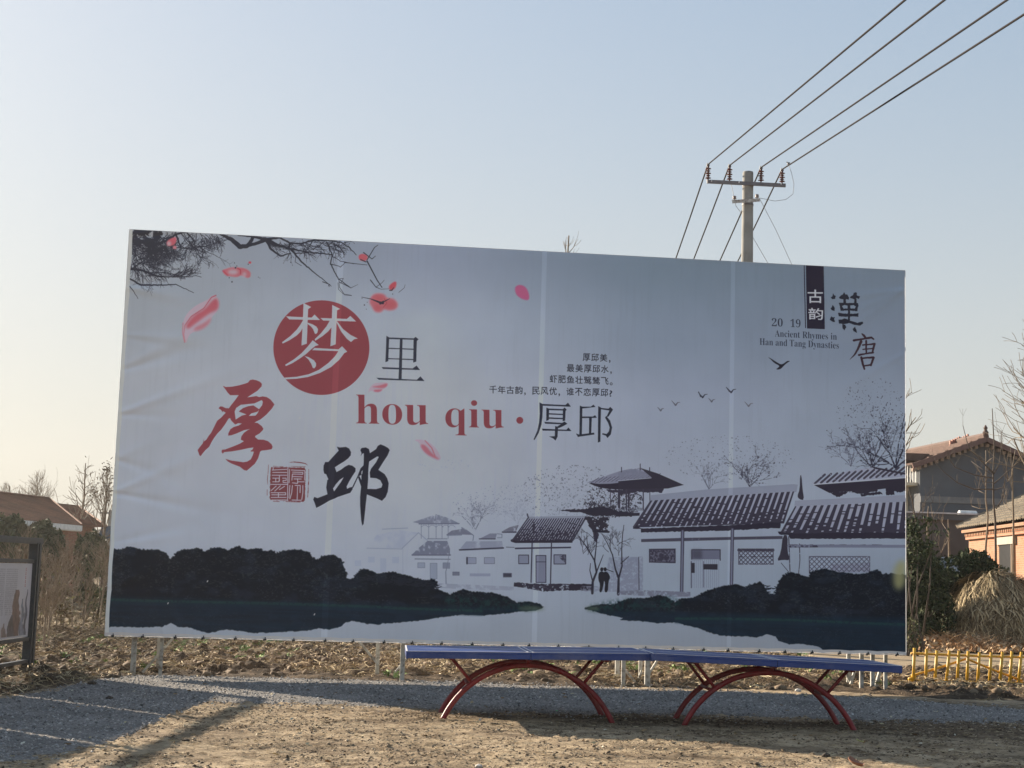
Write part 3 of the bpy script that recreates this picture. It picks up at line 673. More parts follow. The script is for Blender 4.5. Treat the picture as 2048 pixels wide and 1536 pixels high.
    paint([smooth([(965, 432), (1000, 425), (1020, 415), (1080, 412), (1150, 420), (1190, 450), (1188, 490), (1160, 498), (1120, 470), (1085, 490), (1040, 485), (985, 475)], 2)], (178, 96, 112), soft=2, z=Z1)
    paint([ell(1050, 450, 40, 20), ell(1140, 468, 16, 18)], (188, 158, 178), 0.8, soft=5, z=Z1)
    stroke([(1085, 418), (1110, 435), (1108, 465)], 7, (150, 62, 78), Z1, soft=1); stroke([(970, 440), (1010, 478)], 10, (158, 70, 86), Z1, soft=2)
    for x, y, r in ((1183, 375, 12), ): paint([ell(x, y, r, r*0.8)], (170, 76, 92), z=Z1)
    for x, y, r in ((1062, 378, 4), (1080, 402, 4), (1020, 495, 4), (1042, 527, 6), (1070, 416, 7), (1250, 490, 3), (1262, 497, 3), (1170, 388, 4)): paint([ell(x, y, r, r)], BK, z=Z1)
    fl = [(1205, 175), (1250, 145), (1345, 150), (1372, 200), (1440, 195), (1495, 255), (1480, 310), (1400, 332), (1340, 310), (1310, 350), (1245, 345), (1212, 290), (1180, 240)]
    paint([smooth(fl, 2)], (178, 96, 112), soft=4, z=Z2)
    paint([ell(1405, 265, 65, 45), ell(1285, 200, 60, 40), ell(1275, 300, 40, 36)], (172, 80, 92), 0.6, soft=6, z=Z2)
    stroke([(1345, 200), (1372, 250), (1330, 300)], 5, (130, 60, 72), Z2, soft=1)
    for pts, w in (([(1100, 185), (1200, 205), (1290, 240), (1330, 250)], [5, 8, 20, 26]), ([(1320, 245), (1405, 200)], [14, 4]), ([(1300, 255), (1335, 235)], 22)): stroke(pts, w, (52, 48, 62), Z2)
    for x, y, r in ((1130, 270, 7), (1150, 315, 4), (1105, 200, 4), (1160, 240, 4), (1435, 152, 5)): paint([ell(x, y, r, r)], (60, 56, 70), z=Z2)
    paint([smooth([(1475, 12), (1475, 70), (1440, 108), (1402, 108), (1390, 70), (1430, 30)], 1)], (174, 74, 88), soft=2, z=Z2)
    stroke([(1400, 112), (1425, 112), (1448, 82)], [8, 14, 6], (60, 50, 62), Z2)
    paint([smooth([(717, 512), (724, 507), (735, 510), (737, 517), (730, 523), (720, 521)], 2)], (176, 84, 100), soft=1); stroke([(722, 519), (733, 524)], 2, (56, 50, 62))

    # ---- the red disc with its character, and the large lettering
    paint([ell(665, 730, 518, 510, 120)], RED, z=Z2)
    W = tuple(c+4 for c in WHITE)
    paint([[(285, 392), (560, 406), (592, 372), (652, 433), (318, 426)], [(472, 248), (556, 292), (523, 315), (508, 688), (450, 708), (466, 430)],
           [(468, 432), (468, 510), (440, 560), (400, 600), (320, 652), (248, 687), (240, 672), (330, 605), (400, 535), (440, 480)],
           [(518, 460), (570, 478), (612, 503), (630, 530), (624, 565), (608, 584), (594, 578), (575, 530), (550, 500), (518, 476)],
           [(655, 410), (940, 420), (978, 387), (1042, 449), (684, 438)], [(782, 268), (868, 313), (835, 328), (820, 695), (762, 716), (778, 440)],
           [(780, 440), (780, 505), (740, 555), (680, 605), (600, 657), (592, 640), (660, 575), (720, 500), (755, 440)],
           [(831, 440), (850, 465), (900, 530), (980, 592), (1060, 632), (1020, 640), (985, 670), (940, 635), (880, 560), (831, 462)],
           [(572, 650), (638, 702), (600, 713), (560, 745), (500, 800), (430, 850), (350, 900), (282, 930), (273, 915), (370, 855), (450, 790), (520, 715)],
           [(590, 733), (850, 748), (888, 714), (945, 774), (912, 790), (860, 860), (770, 940), (650, 1004), (520, 1048), (400, 1066), (284, 1072), (262, 1054), (400, 1044), (530, 1016), (640, 968), (740, 895), (810, 825), (848, 768), (565, 758)],
           [(483, 820), (530, 833), (585, 866), (608, 898), (607, 930), (590, 954), (572, 950), (555, 905), (525, 858)]], W, z=Z2)
    paint([[(1367, 603), (1397, 620), (1386, 875), (1356, 887)], [(1390, 620), (1662, 630), (1682, 614), (1713, 640), (1695, 658), (1688, 880), (1656, 890), (1660, 645), (1390, 636)],
           [(1390, 732), (1665, 742), (1665, 753), (1390, 742)], [(1385, 843), (1660, 853), (1660, 864), (1385, 853)], [(1513, 628), (1541, 630), (1530, 1078), (1498, 1075)],
           [(1315, 940), (1650, 954), (1692, 924), (1729, 971), (1330, 959)], [(1258, 1055), (1695, 1076), (1733, 1040), (1777, 1090), (1285, 1075)]], (46, 50, 66), z=Z2)
    H = (38, 41, 56)
    paint([[(1388, 457), (1413, 470), (1410, 560), (1402, 620), (1382, 680), (1352, 732), (1345, 728), (1372, 665), (1386, 600), (1390, 540)], [(1400, 468), (1578, 476), (1597, 459), (1618, 488), (1400, 480)],
           [(1439, 495), (1459, 503), (1456, 585), (1438, 593)], [(1450, 502), (1560, 506), (1573, 494), (1587, 511), (1579, 518), (1576, 590), (1558, 594), (1560, 516), (1450, 512)],
           [(1455, 536), (1562, 541), (1562, 549), (1455, 545)], [(1455, 566), (1560, 571), (1560, 580), (1455, 576)],
           [(1424, 599), (1553, 607), (1572, 597), (1592, 613), (1558, 632), (1528, 645), (1518, 634), (1545, 617), (1430, 612)],
           [(1405, 649), (1585, 657), (1600, 641), (1622, 666), (1412, 663)], [(1503, 630), (1524, 636), (1520, 708), (1505, 736), (1488, 720), (1458, 706), (1500, 704)]], H, z=Z4)
    paint([[(1684, 480), (1702, 488), (1764, 488), (1783, 473), (1798, 490), (1702, 501), (1698, 692), (1680, 694)], [(1692, 560), (1780, 560), (1795, 550), (1808, 569), (1695, 572)],
           [(1752, 566), (1771, 568), (1766, 690), (1750, 692)], [(1655, 684), (1678, 692), (1787, 678), (1790, 691), (1685, 706), (1670, 710)],
           [(1818, 484), (1838, 494), (1833, 744), (1815, 750)], [(1830, 496), (1893, 503), (1906, 489), (1926, 509), (1893, 560), (1878, 563), (1900, 516), (1835, 506)],
           [(1876, 556), (1905, 590), (1919, 640), (1910, 690), (1885, 717), (1874, 700), (1846, 690), (1850, 682), (1880, 688), (1896, 668), (1902, 640), (1890, 605), (1868, 568)]], H, z=Z4)
    # brush lettering
    paint([[(316, 153), (345, 165), (405, 162), (470, 150), (530, 133), (560, 122), (578, 98), (605, 93), (640, 100), (675, 115), (692, 135), (690, 158), (650, 200), (580, 245), (550, 265), (600, 258), (640, 252), (665, 262), (700, 255), (740, 262), (775, 285), (813, 332), (790, 370), (735, 430), (680, 475), (640, 495), (620, 508), (650, 510), (690, 540), (706, 565), (700, 580), (670, 610), (630, 633), (625, 645), (655, 670), (710, 672), (750, 685), (785, 715), (795, 740), (785, 762), (740, 770), (690, 775), (675, 785), (655, 850), (625, 900), (580, 940), (545, 968), (520, 962), (480, 930), (440, 915), (400, 900), (365, 880), (340, 855), (400, 872), (460, 880), (512, 888), (550, 882), (585, 860), (605, 820), (615, 785), (585, 785), (585, 775), (600, 768), (612, 745), (560, 752), (490, 768), (400, 783), (330, 790), (315, 805), (305, 790), (308, 768), (340, 765), (420, 735), (480, 710), (520, 685), (490, 672), (495, 640), (520, 605), (555, 580), (580, 568), (520, 580), (450, 610), (400, 628), (368, 632), (370, 610), (390, 570), (420, 550), (470, 535), (500, 515), (465, 512), (435, 525), (400, 490), (385, 462), (370, 470), (340, 520), (300, 575), (265, 610), (235, 650), (210, 690), (185, 740), (150, 770), (125, 800), (103, 830), (92, 820), (75, 772), (90, 750), (125, 705), (138, 652), (133, 690), (160, 670), (180, 635), (205, 605), (230, 555), (262, 490), (300, 460), (345, 412), (318, 395), (316, 408), (300, 385), (276, 370), (290, 352), (310, 352), (345, 368), (375, 370), (400, 335), (440, 285), (470, 243), (388, 243), (365, 220), (340, 185)],
           [(430, 400), (445, 365), (490, 335), (560, 328), (620, 322), (690, 290), (702, 305), (695, 340), (665, 378), (610, 342), (560, 350), (510, 368), (470, 400), (510, 415), (545, 428), (500, 440), (460, 465), (440, 478)],
           [(565, 443), (590, 418), (650, 402), (663, 385), (655, 410), (632, 440)]], RED, z=Z3, evenodd=True)
    BB = (38, 38, 52)
    paint([[(1412, 738), (1440, 745), (1500, 740), (1530, 755), (1548, 790), (1545, 820), (1520, 850), (1480, 880), (1430, 910), (1392, 935), (1408, 982), (1450, 960), (1490, 930), (1525, 912), (1560, 920), (1592, 945), (1590, 975), (1560, 1020), (1530, 1070), (1505, 1120), (1510, 1143), (1535, 1130), (1568, 1122), (1560, 1150), (1540, 1180), (1480, 1200), (1420, 1220), (1390, 1235), (1340, 1255), (1290, 1285), (1245, 1310), (1214, 1325), (1200, 1280), (1185, 1245), (1195, 1220), (1225, 1232), (1270, 1215), (1322, 1195), (1310, 1130), (1320, 1060), (1330, 1050), (1310, 1003), (1290, 995), (1283, 960), (1285, 920), (1300, 885), (1330, 885), (1370, 840), (1430, 775)],
           [(1375, 1140), (1400, 1100), (1440, 1055), (1478, 1030), (1450, 1080), (1420, 1120), (1385, 1168)]], BB, z=Z3, evenodd=True)
    paint([[(1640, 830), (1650, 800), (1638, 770), (1650, 750), (1690, 745), (1720, 760), (1730, 800), (1790, 760), (1805, 730), (1832, 715), (1870, 730), (1905, 750), (1920, 770), (1900, 820), (1860, 880), (1810, 960), (1870, 1000), (1895, 1040), (1910, 1090), (1900, 1170), (1880, 1220), (1845, 1257), (1800, 1235), (1750, 1215), (1700, 1195), (1690, 1280), (1680, 1380), (1668, 1480), (1655, 1495), (1645, 1440), (1635, 1300), (1635, 1220), (1645, 1120), (1615, 1030), (1655, 1000), (1670, 900), (1672, 800), (1655, 805)],
           [(1722, 880), (1760, 855), (1800, 830), (1815, 835), (1790, 885), (1740, 950), (1728, 985), (1730, 1010), (1732, 1035), (1790, 1040), (1830, 1060), (1850, 1100), (1840, 1130), (1790, 1145), (1705, 1143), (1712, 1050), (1714, 950)],
           [(1624, 1010), (1648, 972), (1648, 1060)]], BB, z=Z3, evenodd=True)
    paint([[(1558, 1128), (1610, 1020), (1640, 945), (1680, 905), (1690, 930), (1640, 985), (1602, 1060), (1570, 1130)]], BB, z=Z3)
    # seal
    paint([rough_edge([(782, 935), (1100, 938), (1112, 960), (1108, 1100), (1105, 1255), (1090, 1268), (780, 1252), (765, 1240), (770, 1100), (775, 950)], 10, 3, 2)], (110, 60, 68), z=Z3)
    ws = []
    for s in ([(790, 962), (932, 955)], [(795, 985), (930, 985)], [(790, 1012), (930, 1012)], [(800, 935), (800, 960)], [(795, 1040), (860, 1040), (855, 1075), (795, 1075)], [(860, 1015), (860, 1070)], [(890, 1040), (925, 1040), (925, 1062), (895, 1062), (895, 1080), (930, 1085)], [(825, 1040), (825, 1078)],
              [(942, 940), (938, 1258)], [(775, 1100), (935, 1100)], [(780, 1160), (830, 1115)], [(815, 1165), (870, 1112)], [(860, 1150), (910, 1118)], [(780, 1180), (920, 1180), (920, 1200), (785, 1200)], [(850, 1180), (850, 1225)], [(780, 1225), (925, 1225)], [(785, 1250), (930, 1250)],
              [(958, 955), (952, 1085)], [(975, 962), (1105, 968), (1102, 1060)], [(985, 1000), (1085, 1003), (1085, 985), (985, 982)], [(990, 1025), (1080, 1028)], [(1000, 1048), (1070, 1048)], [(1035, 1045), (1035, 1090), (985, 1085)], [(1040, 1075), (1100, 1075)], [(985, 1000), (980, 1060)],
              [(960, 1110), (952, 1230)], [(985, 1110), (978, 1180), (960, 1240)], [(1010, 1110), (1060, 1110)], [(1035, 1120), (1030, 1245)], [(1085, 1110), (1085, 1180), (1075, 1245)], [(1060, 1110), (1058, 1180)], [(980, 1250), (1070, 1252)]):
        ws += stroke_polys(s, 8)
    paint(ws, (166, 162, 182), z=Z3)
    for s, w in (([(945, 890), (1000, 885), (1060, 890), (1110, 900), (1132, 915)], [2, 9, 10, 8, 3]), ([(755, 912), (752, 980), (745, 1050), (748, 1100)], [3, 5, 5, 2]), ([(742, 1150), (742, 1205)], 4), ([(1142, 955), (1142, 1080)], [4, 5]), ([(1140, 1080), (1135, 1170), (1130, 1230)], [9, 10, 7]), ([(800, 925), (930, 932)], 4), ([(950, 925), (1110, 930)], 4), ([(800, 1262), (860, 1265)], 5), ([(920, 1265), (1060, 1270)], 6)):
        stroke(s, w, (112, 60, 68), Z3, noise=(12, 0.2, 0.45, 3))
    # romanised name
    preload_glyphs([bold_math("hou"), bold_math("qiu")], -0.006)
    text(bold_math("hou"), ((47, 612), (574, 622), 212), RED, Z4, offset=-0.006); text(bold_math("qiu"), ((700, 636), (1127, 647), 200), RED, Z4, offset=-0.006)
    paint([ell(1244, 588, 25, 25)], RED, z=Z4)
    # poem
    preload_glyphs([bold_math("20"), bold_math("19"), bold_math("Ancient Rhymes in"), bold_math("Han and Tang Dynasties")], -0.009)
    preload_glyphs("古韵", 0.012)
    preload_glyphs("厚邱美最水虾肥鱼壮鹭鸶飞千年古韵民风优谁不恋?", 0.007)
    for row, x0, y0, yr in (("厚邱美，", 1703, 153, 158), ("最美厚邱水，", 1587, 232, 241), ("虾肥鱼壮鹭鸶飞。", 1461, 311, 329), ("千年古韵，民风优，谁不恋厚邱？", 1020, 389, 413)):
        pitch = 62.6; n = len(row)
        for k, ch in enumerate(row):
            xk = x0+k*pitch; yk = y0+(yr-y0)*k/max(1, n-1)
            if ch in "，。？":
                if ch == "，": paint([ell(xk+12, yk-6, 5, 5, 10), np.array([(xk+17, yk-6), (xk+16, yk+4), (xk+8, yk+11), (xk+11, yk)])], INK, z=Z4)
                elif ch == "。": paint(stroke_polys(ell(xk+14, yk-8, 8, 8, 16).tolist(), 4), INK, z=Z4)
                else: text("?", ((xk+4, yk), (xk+24, yk+0.4), 44), INK, Z4, offset=0.007)
            else:
                text(ch, ((xk+2, yk-4), (xk+57, yk-3.0), 51), (32, 34, 48), Z4, offset=0.007)
    # upper right title
    paint([[(757, 60), (960, 66), (970, 786), (768, 778)], [(733, 60), (743, 60), (756, 774), (746, 773)]], (32, 30, 48), z=Z5)
    text("古", ((776, 474), (950, 476), 140), W, Z5, offset=0.012); text("韵", ((784, 662), (952, 670), 122), W, Z5, offset=0.012)
    K = (32, 34, 48)
    hb = [[(1065, 378), (1078, 400), (1098, 410), (1085, 440), (1055, 445), (1040, 425), (1058, 410)], [(1062, 510), (1086, 545), (1082, 577), (1055, 572), (1035, 550), (1050, 535)], [(1026, 682), (1045, 638), (1062, 655), (1088, 650), (1075, 672), (1088, 707), (1060, 702)],
          [(1190, 363), (1205, 390), (1228, 393), (1247, 430), (1240, 450), (1215, 445), (1200, 470), (1180, 448), (1140, 438), (1133, 425), (1150, 405), (1175, 395)], [(1300, 370), (1332, 368), (1335, 400), (1368, 415), (1360, 442), (1332, 432), (1310, 452), (1290, 442), (1256, 430), (1260, 415), (1292, 400)],
          [(1180, 445), (1208, 445), (1213, 500), (1185, 498)], [(1308, 440), (1332, 440), (1332, 500), (1303, 498)], [(1232, 490), (1258, 490), (1256, 700), (1234, 700)],
          [(1120, 598), (1180, 608), (1300, 612), (1354, 604), (1350, 646), (1300, 640), (1200, 646), (1128, 640)], [(1125, 680), (1170, 675), (1190, 662), (1222, 672), (1260, 690), (1340, 715), (1400, 700), (1406, 722), (1370, 748), (1300, 735), (1250, 715), (1190, 728), (1130, 722)],
          [(1170, 728), (1205, 738), (1212, 765), (1190, 802), (1172, 770)], [(1288, 785), (1312, 758), (1330, 795), (1337, 827), (1300, 810)]]
    paint([rough_edge(p, 7, 2.4, i) for i, p in enumerate(hb)], K, z=Z5)
    paint([rough_edge([(1130, 485), (1200, 488), (1350, 488), (1352, 520), (1338, 582), (1240, 572), (1150, 578), (1140, 520)], 7, 2.2, 3), rough_edge([(1165, 522), (1195, 511), (1232, 518), (1230, 550), (1185, 553)], 9, 1.5, 4), rough_edge([(1260, 515), (1300, 512), (1322, 530), (1310, 553), (1262, 550)], 9, 1.5, 5)], K, z=Z5, evenodd=True)
    tg = []
    for s, w in (([(1392, 838), (1415, 860), (1436, 884)], [14, 28, 20]), ([(1298, 914), (1350, 906), (1420, 894), (1500, 880), (1526, 900)], [26, 22, 20, 26, 18]), ([(1382, 925), (1350, 1005), (1310, 1075), (1254, 1132)], [34, 26, 18, 3]), ([(1440, 918), (1442, 1062)], [22, 18]),
                 ([(1400, 966), (1470, 960), (1538, 952)], [18, 16, 24]), ([(1534, 955), (1512, 1052)], [26, 20]), ([(1402, 1016), (1520, 1004)], [14, 14]), ([(1356, 1080), (1450, 1062), (1520, 1052)], [24, 16, 22]), ([(1384, 1106), (1400, 1170), (1420, 1240)], [26, 26, 20]),
                 ([(1384, 1120), (1450, 1110), (1526, 1108)], [18, 20, 26]), ([(1524, 1108), (1494, 1198)], [26, 22]), ([(1408, 1206), (1498, 1190)], [16, 20])): tg += stroke_polys(rough_edge(s, 9, 1.2, 4, closed=False).tolist()+[s[-1]], w)
    paint(tg, (48, 34, 46), z=Z5)
    T = (42, 47, 66)
    text(bold_math("20"), ((368, 752), (492, 757), 92), T, Z5, offset=-0.009); text(bold_math("19"), ((580, 762), (694, 766), 92), T, Z5, offset=-0.009)
    text(bold_math("Ancient Rhymes in"), ((402, 870), (1106, 908), 76), T, Z5, offset=-0.009)
    text(bold_math("Han and Tang Dynasties"), ((229, 964), (1129, 1008), 76), T, Z5, offset=-0.009)
    # birds
    paint([smooth([(320, 1103), (355, 1118), (420, 1160), (468, 1188), (500, 1180), (530, 1155), (548, 1146), (578, 1148), (545, 1166), (505, 1200), (470, 1238), (440, 1246), (412, 1243), (445, 1220), (455, 1202), (395, 1172), (350, 1125)], 1)], (30, 30, 44), z=Z5)
    for x, y, s, c in ((1406, 790, 9, 50), (1463, 780, 9, 50), (1352, 806, 8, 84), (1322, 818, 6, 90), (1424, 800, 6, 84), (1498, 808, 8, 96)):
        stroke([(x-s, y-s*0.6), (x-s*0.3, y+s*0.2), (x, y+s*0.55), (x+s*0.5, y-s*0.1), (x+s*1.1, y-s*0.2)], [0.8, 2.2, 3.4, 1.8, 0.8], (c, c+2, c+20))
    stroke([(1398, 783), (1402, 793)], [1, 2.5], (50, 52, 70)); stroke([(1453, 774), (1460, 783)], [1, 2.5], (50, 52, 70))
    # overlapping welds of the cloth: paler vertical bands
    for xs, wpx in ((0.262, 24), (0.521, 20), (0.7685, 18)):
        x = int(xs*AW); T_ = ART[:, x-wpx//2:x+wpx//2]; T_ *= 1.055; T_ += 2.5
    # small pin holes, the daylight behind them painted as pale specks
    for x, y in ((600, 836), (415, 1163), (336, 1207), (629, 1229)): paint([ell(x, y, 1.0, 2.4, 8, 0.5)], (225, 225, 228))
    # hem without print along the left edge and the foot
    x = int(0.0045*AW); ART[:, :x] = np.array((166, 168, 176)); ART[int(AH*0.993):, :] = np.array((150, 150, 158))

def srgb2lin(c):
    c = np.clip(c/255., 0, 1); return np.where(c <= 0.04045, c/12.92, ((c+0.055)/1.055)**2.4)
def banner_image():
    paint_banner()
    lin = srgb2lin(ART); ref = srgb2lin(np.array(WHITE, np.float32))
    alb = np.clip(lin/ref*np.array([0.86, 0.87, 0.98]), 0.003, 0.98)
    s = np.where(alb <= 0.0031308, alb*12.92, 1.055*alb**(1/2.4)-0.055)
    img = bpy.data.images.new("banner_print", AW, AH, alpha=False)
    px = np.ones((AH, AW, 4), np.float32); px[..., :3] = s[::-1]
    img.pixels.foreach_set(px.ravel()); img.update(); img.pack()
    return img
# ------------------------------------------------------------------ ground
def ground_mat(name, cols, scale, rough=0.95, bump=0.6, speck=None, speck_scale=60.0, big=0.5):
    m, nt, b = new_mat(name); N = nt.nodes; L = nt.links
    geo = N.new("ShaderNodeNewGeometry")
    def noise(sc, det=8, r=0.6):
        n = N.new("ShaderNodeTexNoise"); n.inputs["Scale"].default_value = sc; n.inputs["Detail"].default_value = det
        n.inputs["Roughness"].default_value = r; L.new(geo.outputs["Position"], n.inputs["Vector"]); return n
    n1 = noise(scale); cr = N.new("ShaderNodeValToRGB"); L.new(n1.outputs[0], cr.inputs[0])
    el = cr.color_ramp.elements; el[0].position = 0.32; el[1].position = 0.68
    el[0].color = (*cols[0], 1); el[1].color = (*cols[-1], 1)
    for i, c in enumerate(cols[1:-1]):
        e = el.new(0.32+0.36*(i+1)/(len(cols)-1)); e.color = (*c, 1)
    out = cr.outputs[0]
    n2 = noise(big, 5); mr = N.new("ShaderNodeMapRange"); mr.inputs[1].default_value = 0.35; mr.inputs[2].default_value = 0.65
    mr.inputs[3].default_value = 0.78; mr.inputs[4].default_value = 1.18; L.new(n2.outputs[0], mr.inputs[0])
    sc = N.new("ShaderNodeVectorMath"); sc.operation = 'SCALE'; L.new(out, sc.inputs[0]); L.new(mr.outputs[0], sc.inputs["Scale"]); out = sc.outputs[0]
    if speck:
        for (c, lo, hi, ss) in speck:
            v = noise(ss, 3, 0.7); r2 = N.new("ShaderNodeMapRange"); r2.inputs[1].default_value = lo; r2.inputs[2].default_value = hi
            L.new(v.outputs[0], r2.inputs[0]); mm = N.new("ShaderNodeMix"); mm.data_type = 'RGBA'
            L.new(r2.outputs[0], mm.inputs[0]); L.new(out, mm.inputs[6]); mm.inputs[7].default_value = (*c, 1); out = mm.outputs[2]
    L.new(out, b.inputs["Base Color"]); b.inputs["Roughness"].default_value = rough; b.inputs["Specular IOR Level"].default_value = 0.15
    nb = noise(speck_scale, 6, 0.7); bp = N.new("ShaderNodeBump"); bp.inputs["Strength"].default_value = bump; bp.inputs["Distance"].default_value = 0.02
    L.new(nb.outputs[0], bp.inputs["Height"]); L.new(bp.outputs[0], b.inputs["Normal"])
    return m
M_SAND = ground_mat("dry_sandy_soil", [(0.13, 0.092, 0.058), (0.33, 0.25, 0.16), (0.47, 0.37, 0.25)], 4.0, speck=[((0.06, 0.042, 0.028), 0.57, 0.66, 14.0), ((0.46, 0.38, 0.26), 0.64, 0.72, 70.0)], bump=0.8, speck_scale=45.0, big=0.7)
M_GRAVEL = ground_mat("grey_gravel", [(0.135, 0.125, 0.115), (0.245, 0.23, 0.215), (0.35, 0.33, 0.31)], 45.0, speck=[((0.08, 0.08, 0.085), 0.58, 0.64, 90.0), ((0.48, 0.47, 0.48), 0.66, 0.72, 120.0)], bump=0.9, speck_scale=110.0, big=1.1)
M_SOIL = ground_mat("ploughed_soil", [(0.030, 0.020, 0.013), (0.070, 0.048, 0.030), (0.15, 0.105, 0.066)], 3.4, speck=[((0.30, 0.22, 0.14), 0.60, 0.68, 22.0)], bump=1.0, speck_scale=30.0, big=0.4)
M_ROAD = ground_mat("dirt_track", [(0.22, 0.165, 0.105), (0.30, 0.23, 0.15), (0.35, 0.28, 0.19)], 3.0, bump=0.3, speck_scale=60.0)
M_FAR = ground_mat("dry_field_grass", [(0.10, 0.075, 0.045), (0.20, 0.15, 0.09), (0.30, 0.225, 0.13)], 1.2, bump=0.8, speck_scale=12.0)

def axis(a, b, fine, lo, hi, coarse):
    """coarse from lo to a, fine a..b, coarse b..hi, growing steps"""
    m = list(np.arange(a, b+fine/2, fine)); s = fine; x = a; left = []
    while x > lo:
        s = min(s*1.25, coarse); x -= s; left.append(x)
    s = fine; x = m[-1]; right = []
    while x < hi:
        s = min(s*1.25, coarse); x += s; right.append(x)
    return np.array(left[::-1]+m+right)
def sheet(name, xs, ys, hf, m, keep=None, kind='structure', smooth_=True):
    X, Y = np.meshgrid(xs, ys); Zc = hf(X, Y); nx, ny = len(xs), len(ys)
    i = np.arange(nx*ny).reshape(ny, nx)
    F = np.stack([i[:-1, :-1], i[:-1, 1:], i[1:, 1:], i[1:, :-1]], -1).reshape(-1, 4)
    V = np.stack([X, Y, Zc], -1).reshape(-1, 3)
    if keep is not None:
        k = keep(X, Y).ravel(); F = F[k[F].any(1)]
        used = np.zeros(len(V), bool); used[F.ravel()] = True; re = np.cumsum(used)-1; V = V[used]; F = re[F]
    return np_mesh(name, V, F, m, smooth=smooth_, kind=kind)
def base_h(X, Y):
    """gentle relief of the yard, used by everything that stands on it"""
    return 0.012*(fbm(X, Y, 0.9, 3, 1)-0.5)*2
def sand_h(X, Y):
    near = sstep(60, 25, np.hypot(X-5, Y+5))
    h = base_h(X, Y)+near*(0.016*(fbm(X, Y, 3.0, 3, 2)-0.5)+0.030*(fbm(X, Y, 18.0, 2, 4)-0.5)*sstep(0.3, 0.7, fbm(X, Y, 1.1, 3, 7)))
    # trampled dark crumbs
    h = h+near*0.020*sstep(0.62, 0.80, fbm(X, Y, 14.0, 3, 8))
    h = np.where(Y > 0.6, h-0.10, h)-0.035*sstep(0.05, 0.35, gravel_mask(X, Y))
    return h
def gravel_mask(X, Y):
    """>0 on the gravel: a wide patch on the left that narrows to a band along the billboard"""
    n = (fbm(X, Y, 1.3, 3, 12)-0.5)*(0.6+0.7*sstep(2.5, 4.5, X))+(fbm(X, Y, 7, 3, 13)-0.5)*1.1
    # near edge of the band as a function of x
    ye = np.interp(X, [-6, 0.4, 0.9, 1.3, 1.55, 1.8, 3.0, 4.2, 5.2, 6.5, 9, 11.5, 14, 20], [-11.2, -10.4, -9.8, -8.8, -6.2, -4.3, -4.1, -4.5, -5.0, -5.0, -4.9, -4.9, -5.2, -5.4])
    yf = np.interp(X, [-1.6, 0.6, 3, 6, 9, 11, 12, 13.5, 16], [0.5, 0.1, -0.1, -0.3, -0.8, -1.5, -2.6, -3.0, -3.2])
    d = np.minimum(Y-ye, yf-Y)
    xl = np.interp(Y, [-14, -7, -5.2, -4.2, -3.0, -1, 0.3], [-9, -4, -1.2, -0.4, -0.1, 0.0, 0.5]); d = np.minimum(d, X-xl)
    return d+n*0.55
def gravel_h(X, Y):
    g = gravel_mask(X, Y)
    return base_h(X, Y)+0.022*sstep(-0.12, 0.22, g)-0.02*sstep(0.1, -0.3, g)-0.012+0.020*(fbm(X, Y, 30.0, 2, 5)-0.5)+0.016*(vnoise(X, Y, 55.0, 6)-0.5)
def soil_edge(X):
    return np.interp(X, [-12, -4, -1.5, -0.5, 0.1, 0.6, 3, 6, 9, 11, 12.5, 16, 26], [-9, -7.0, -5.2, -4.0, -1.2, 0.25, 0.3, 0.1, -0.2, -0.7, -1.7, -2.4, -3])
def soil_h(X, Y):
    d = Y-soil_edge(X)+(fbm(X, Y, 2.0, 3, 30)-0.5)*0.6
    amp = sstep(0, 1.2, d)*(1-0.75*sstep(9, 16, Y)*sstep(8, 14, X))
    c = fbm(X, Y, 3.2, 4, 31, 0.6); c2 = 1-np.abs(fbm(X, Y, 1.3, 3, 33)*2-1)
    h = amp*(0.24*(c-0.40)+0.09*(c2-0.5)+0.13*(fbm(X, Y, 9, 2, 35)-0.5))
    h = h-0.05*sstep(0.35, 0.0, amp)*sstep(0.2, -0.1, d)
    low = 0.02*sstep(0.0, 0.5, d)-0.02
    return base_h(X, Y)+h+low+0.004
def far_h(X, Y):
    return -0.13+0.25*sstep(14, 40, Y)*(fbm(X, Y, 0.15, 3, 40)-0.45)+0.05*(fbm(X, Y, 1.5, 3, 41)-0.5)*sstep(6, 12, Y)

gx = axis(-0.6, 11.2, 0.045, -160, 170, 12); gy = axis(-11.6, -4.2, 0.045, -120, 0.9, 8)
# darker trodden earth along the gravel edge, under the tables and in patches
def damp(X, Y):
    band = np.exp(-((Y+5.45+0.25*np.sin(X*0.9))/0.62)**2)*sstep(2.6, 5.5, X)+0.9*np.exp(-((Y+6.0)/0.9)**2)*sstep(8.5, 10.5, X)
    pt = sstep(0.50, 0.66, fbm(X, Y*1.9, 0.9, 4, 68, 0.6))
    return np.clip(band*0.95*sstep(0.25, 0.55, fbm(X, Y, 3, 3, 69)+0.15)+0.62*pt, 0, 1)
_gX, _gY = np.meshgrid(gx, gy)
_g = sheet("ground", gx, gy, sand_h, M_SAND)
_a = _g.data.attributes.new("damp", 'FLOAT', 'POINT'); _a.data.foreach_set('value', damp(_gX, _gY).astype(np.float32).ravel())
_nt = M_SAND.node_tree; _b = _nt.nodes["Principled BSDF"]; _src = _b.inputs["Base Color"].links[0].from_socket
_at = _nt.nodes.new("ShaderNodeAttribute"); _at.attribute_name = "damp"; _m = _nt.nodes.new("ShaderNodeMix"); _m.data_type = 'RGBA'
_dk = _nt.nodes.new("ShaderNodeVectorMath"); _dk.operation = 'MULTIPLY'; _dk.inputs[1].default_value = (0.40, 0.37, 0.36); _nt.links.new(_src, _dk.inputs[0])
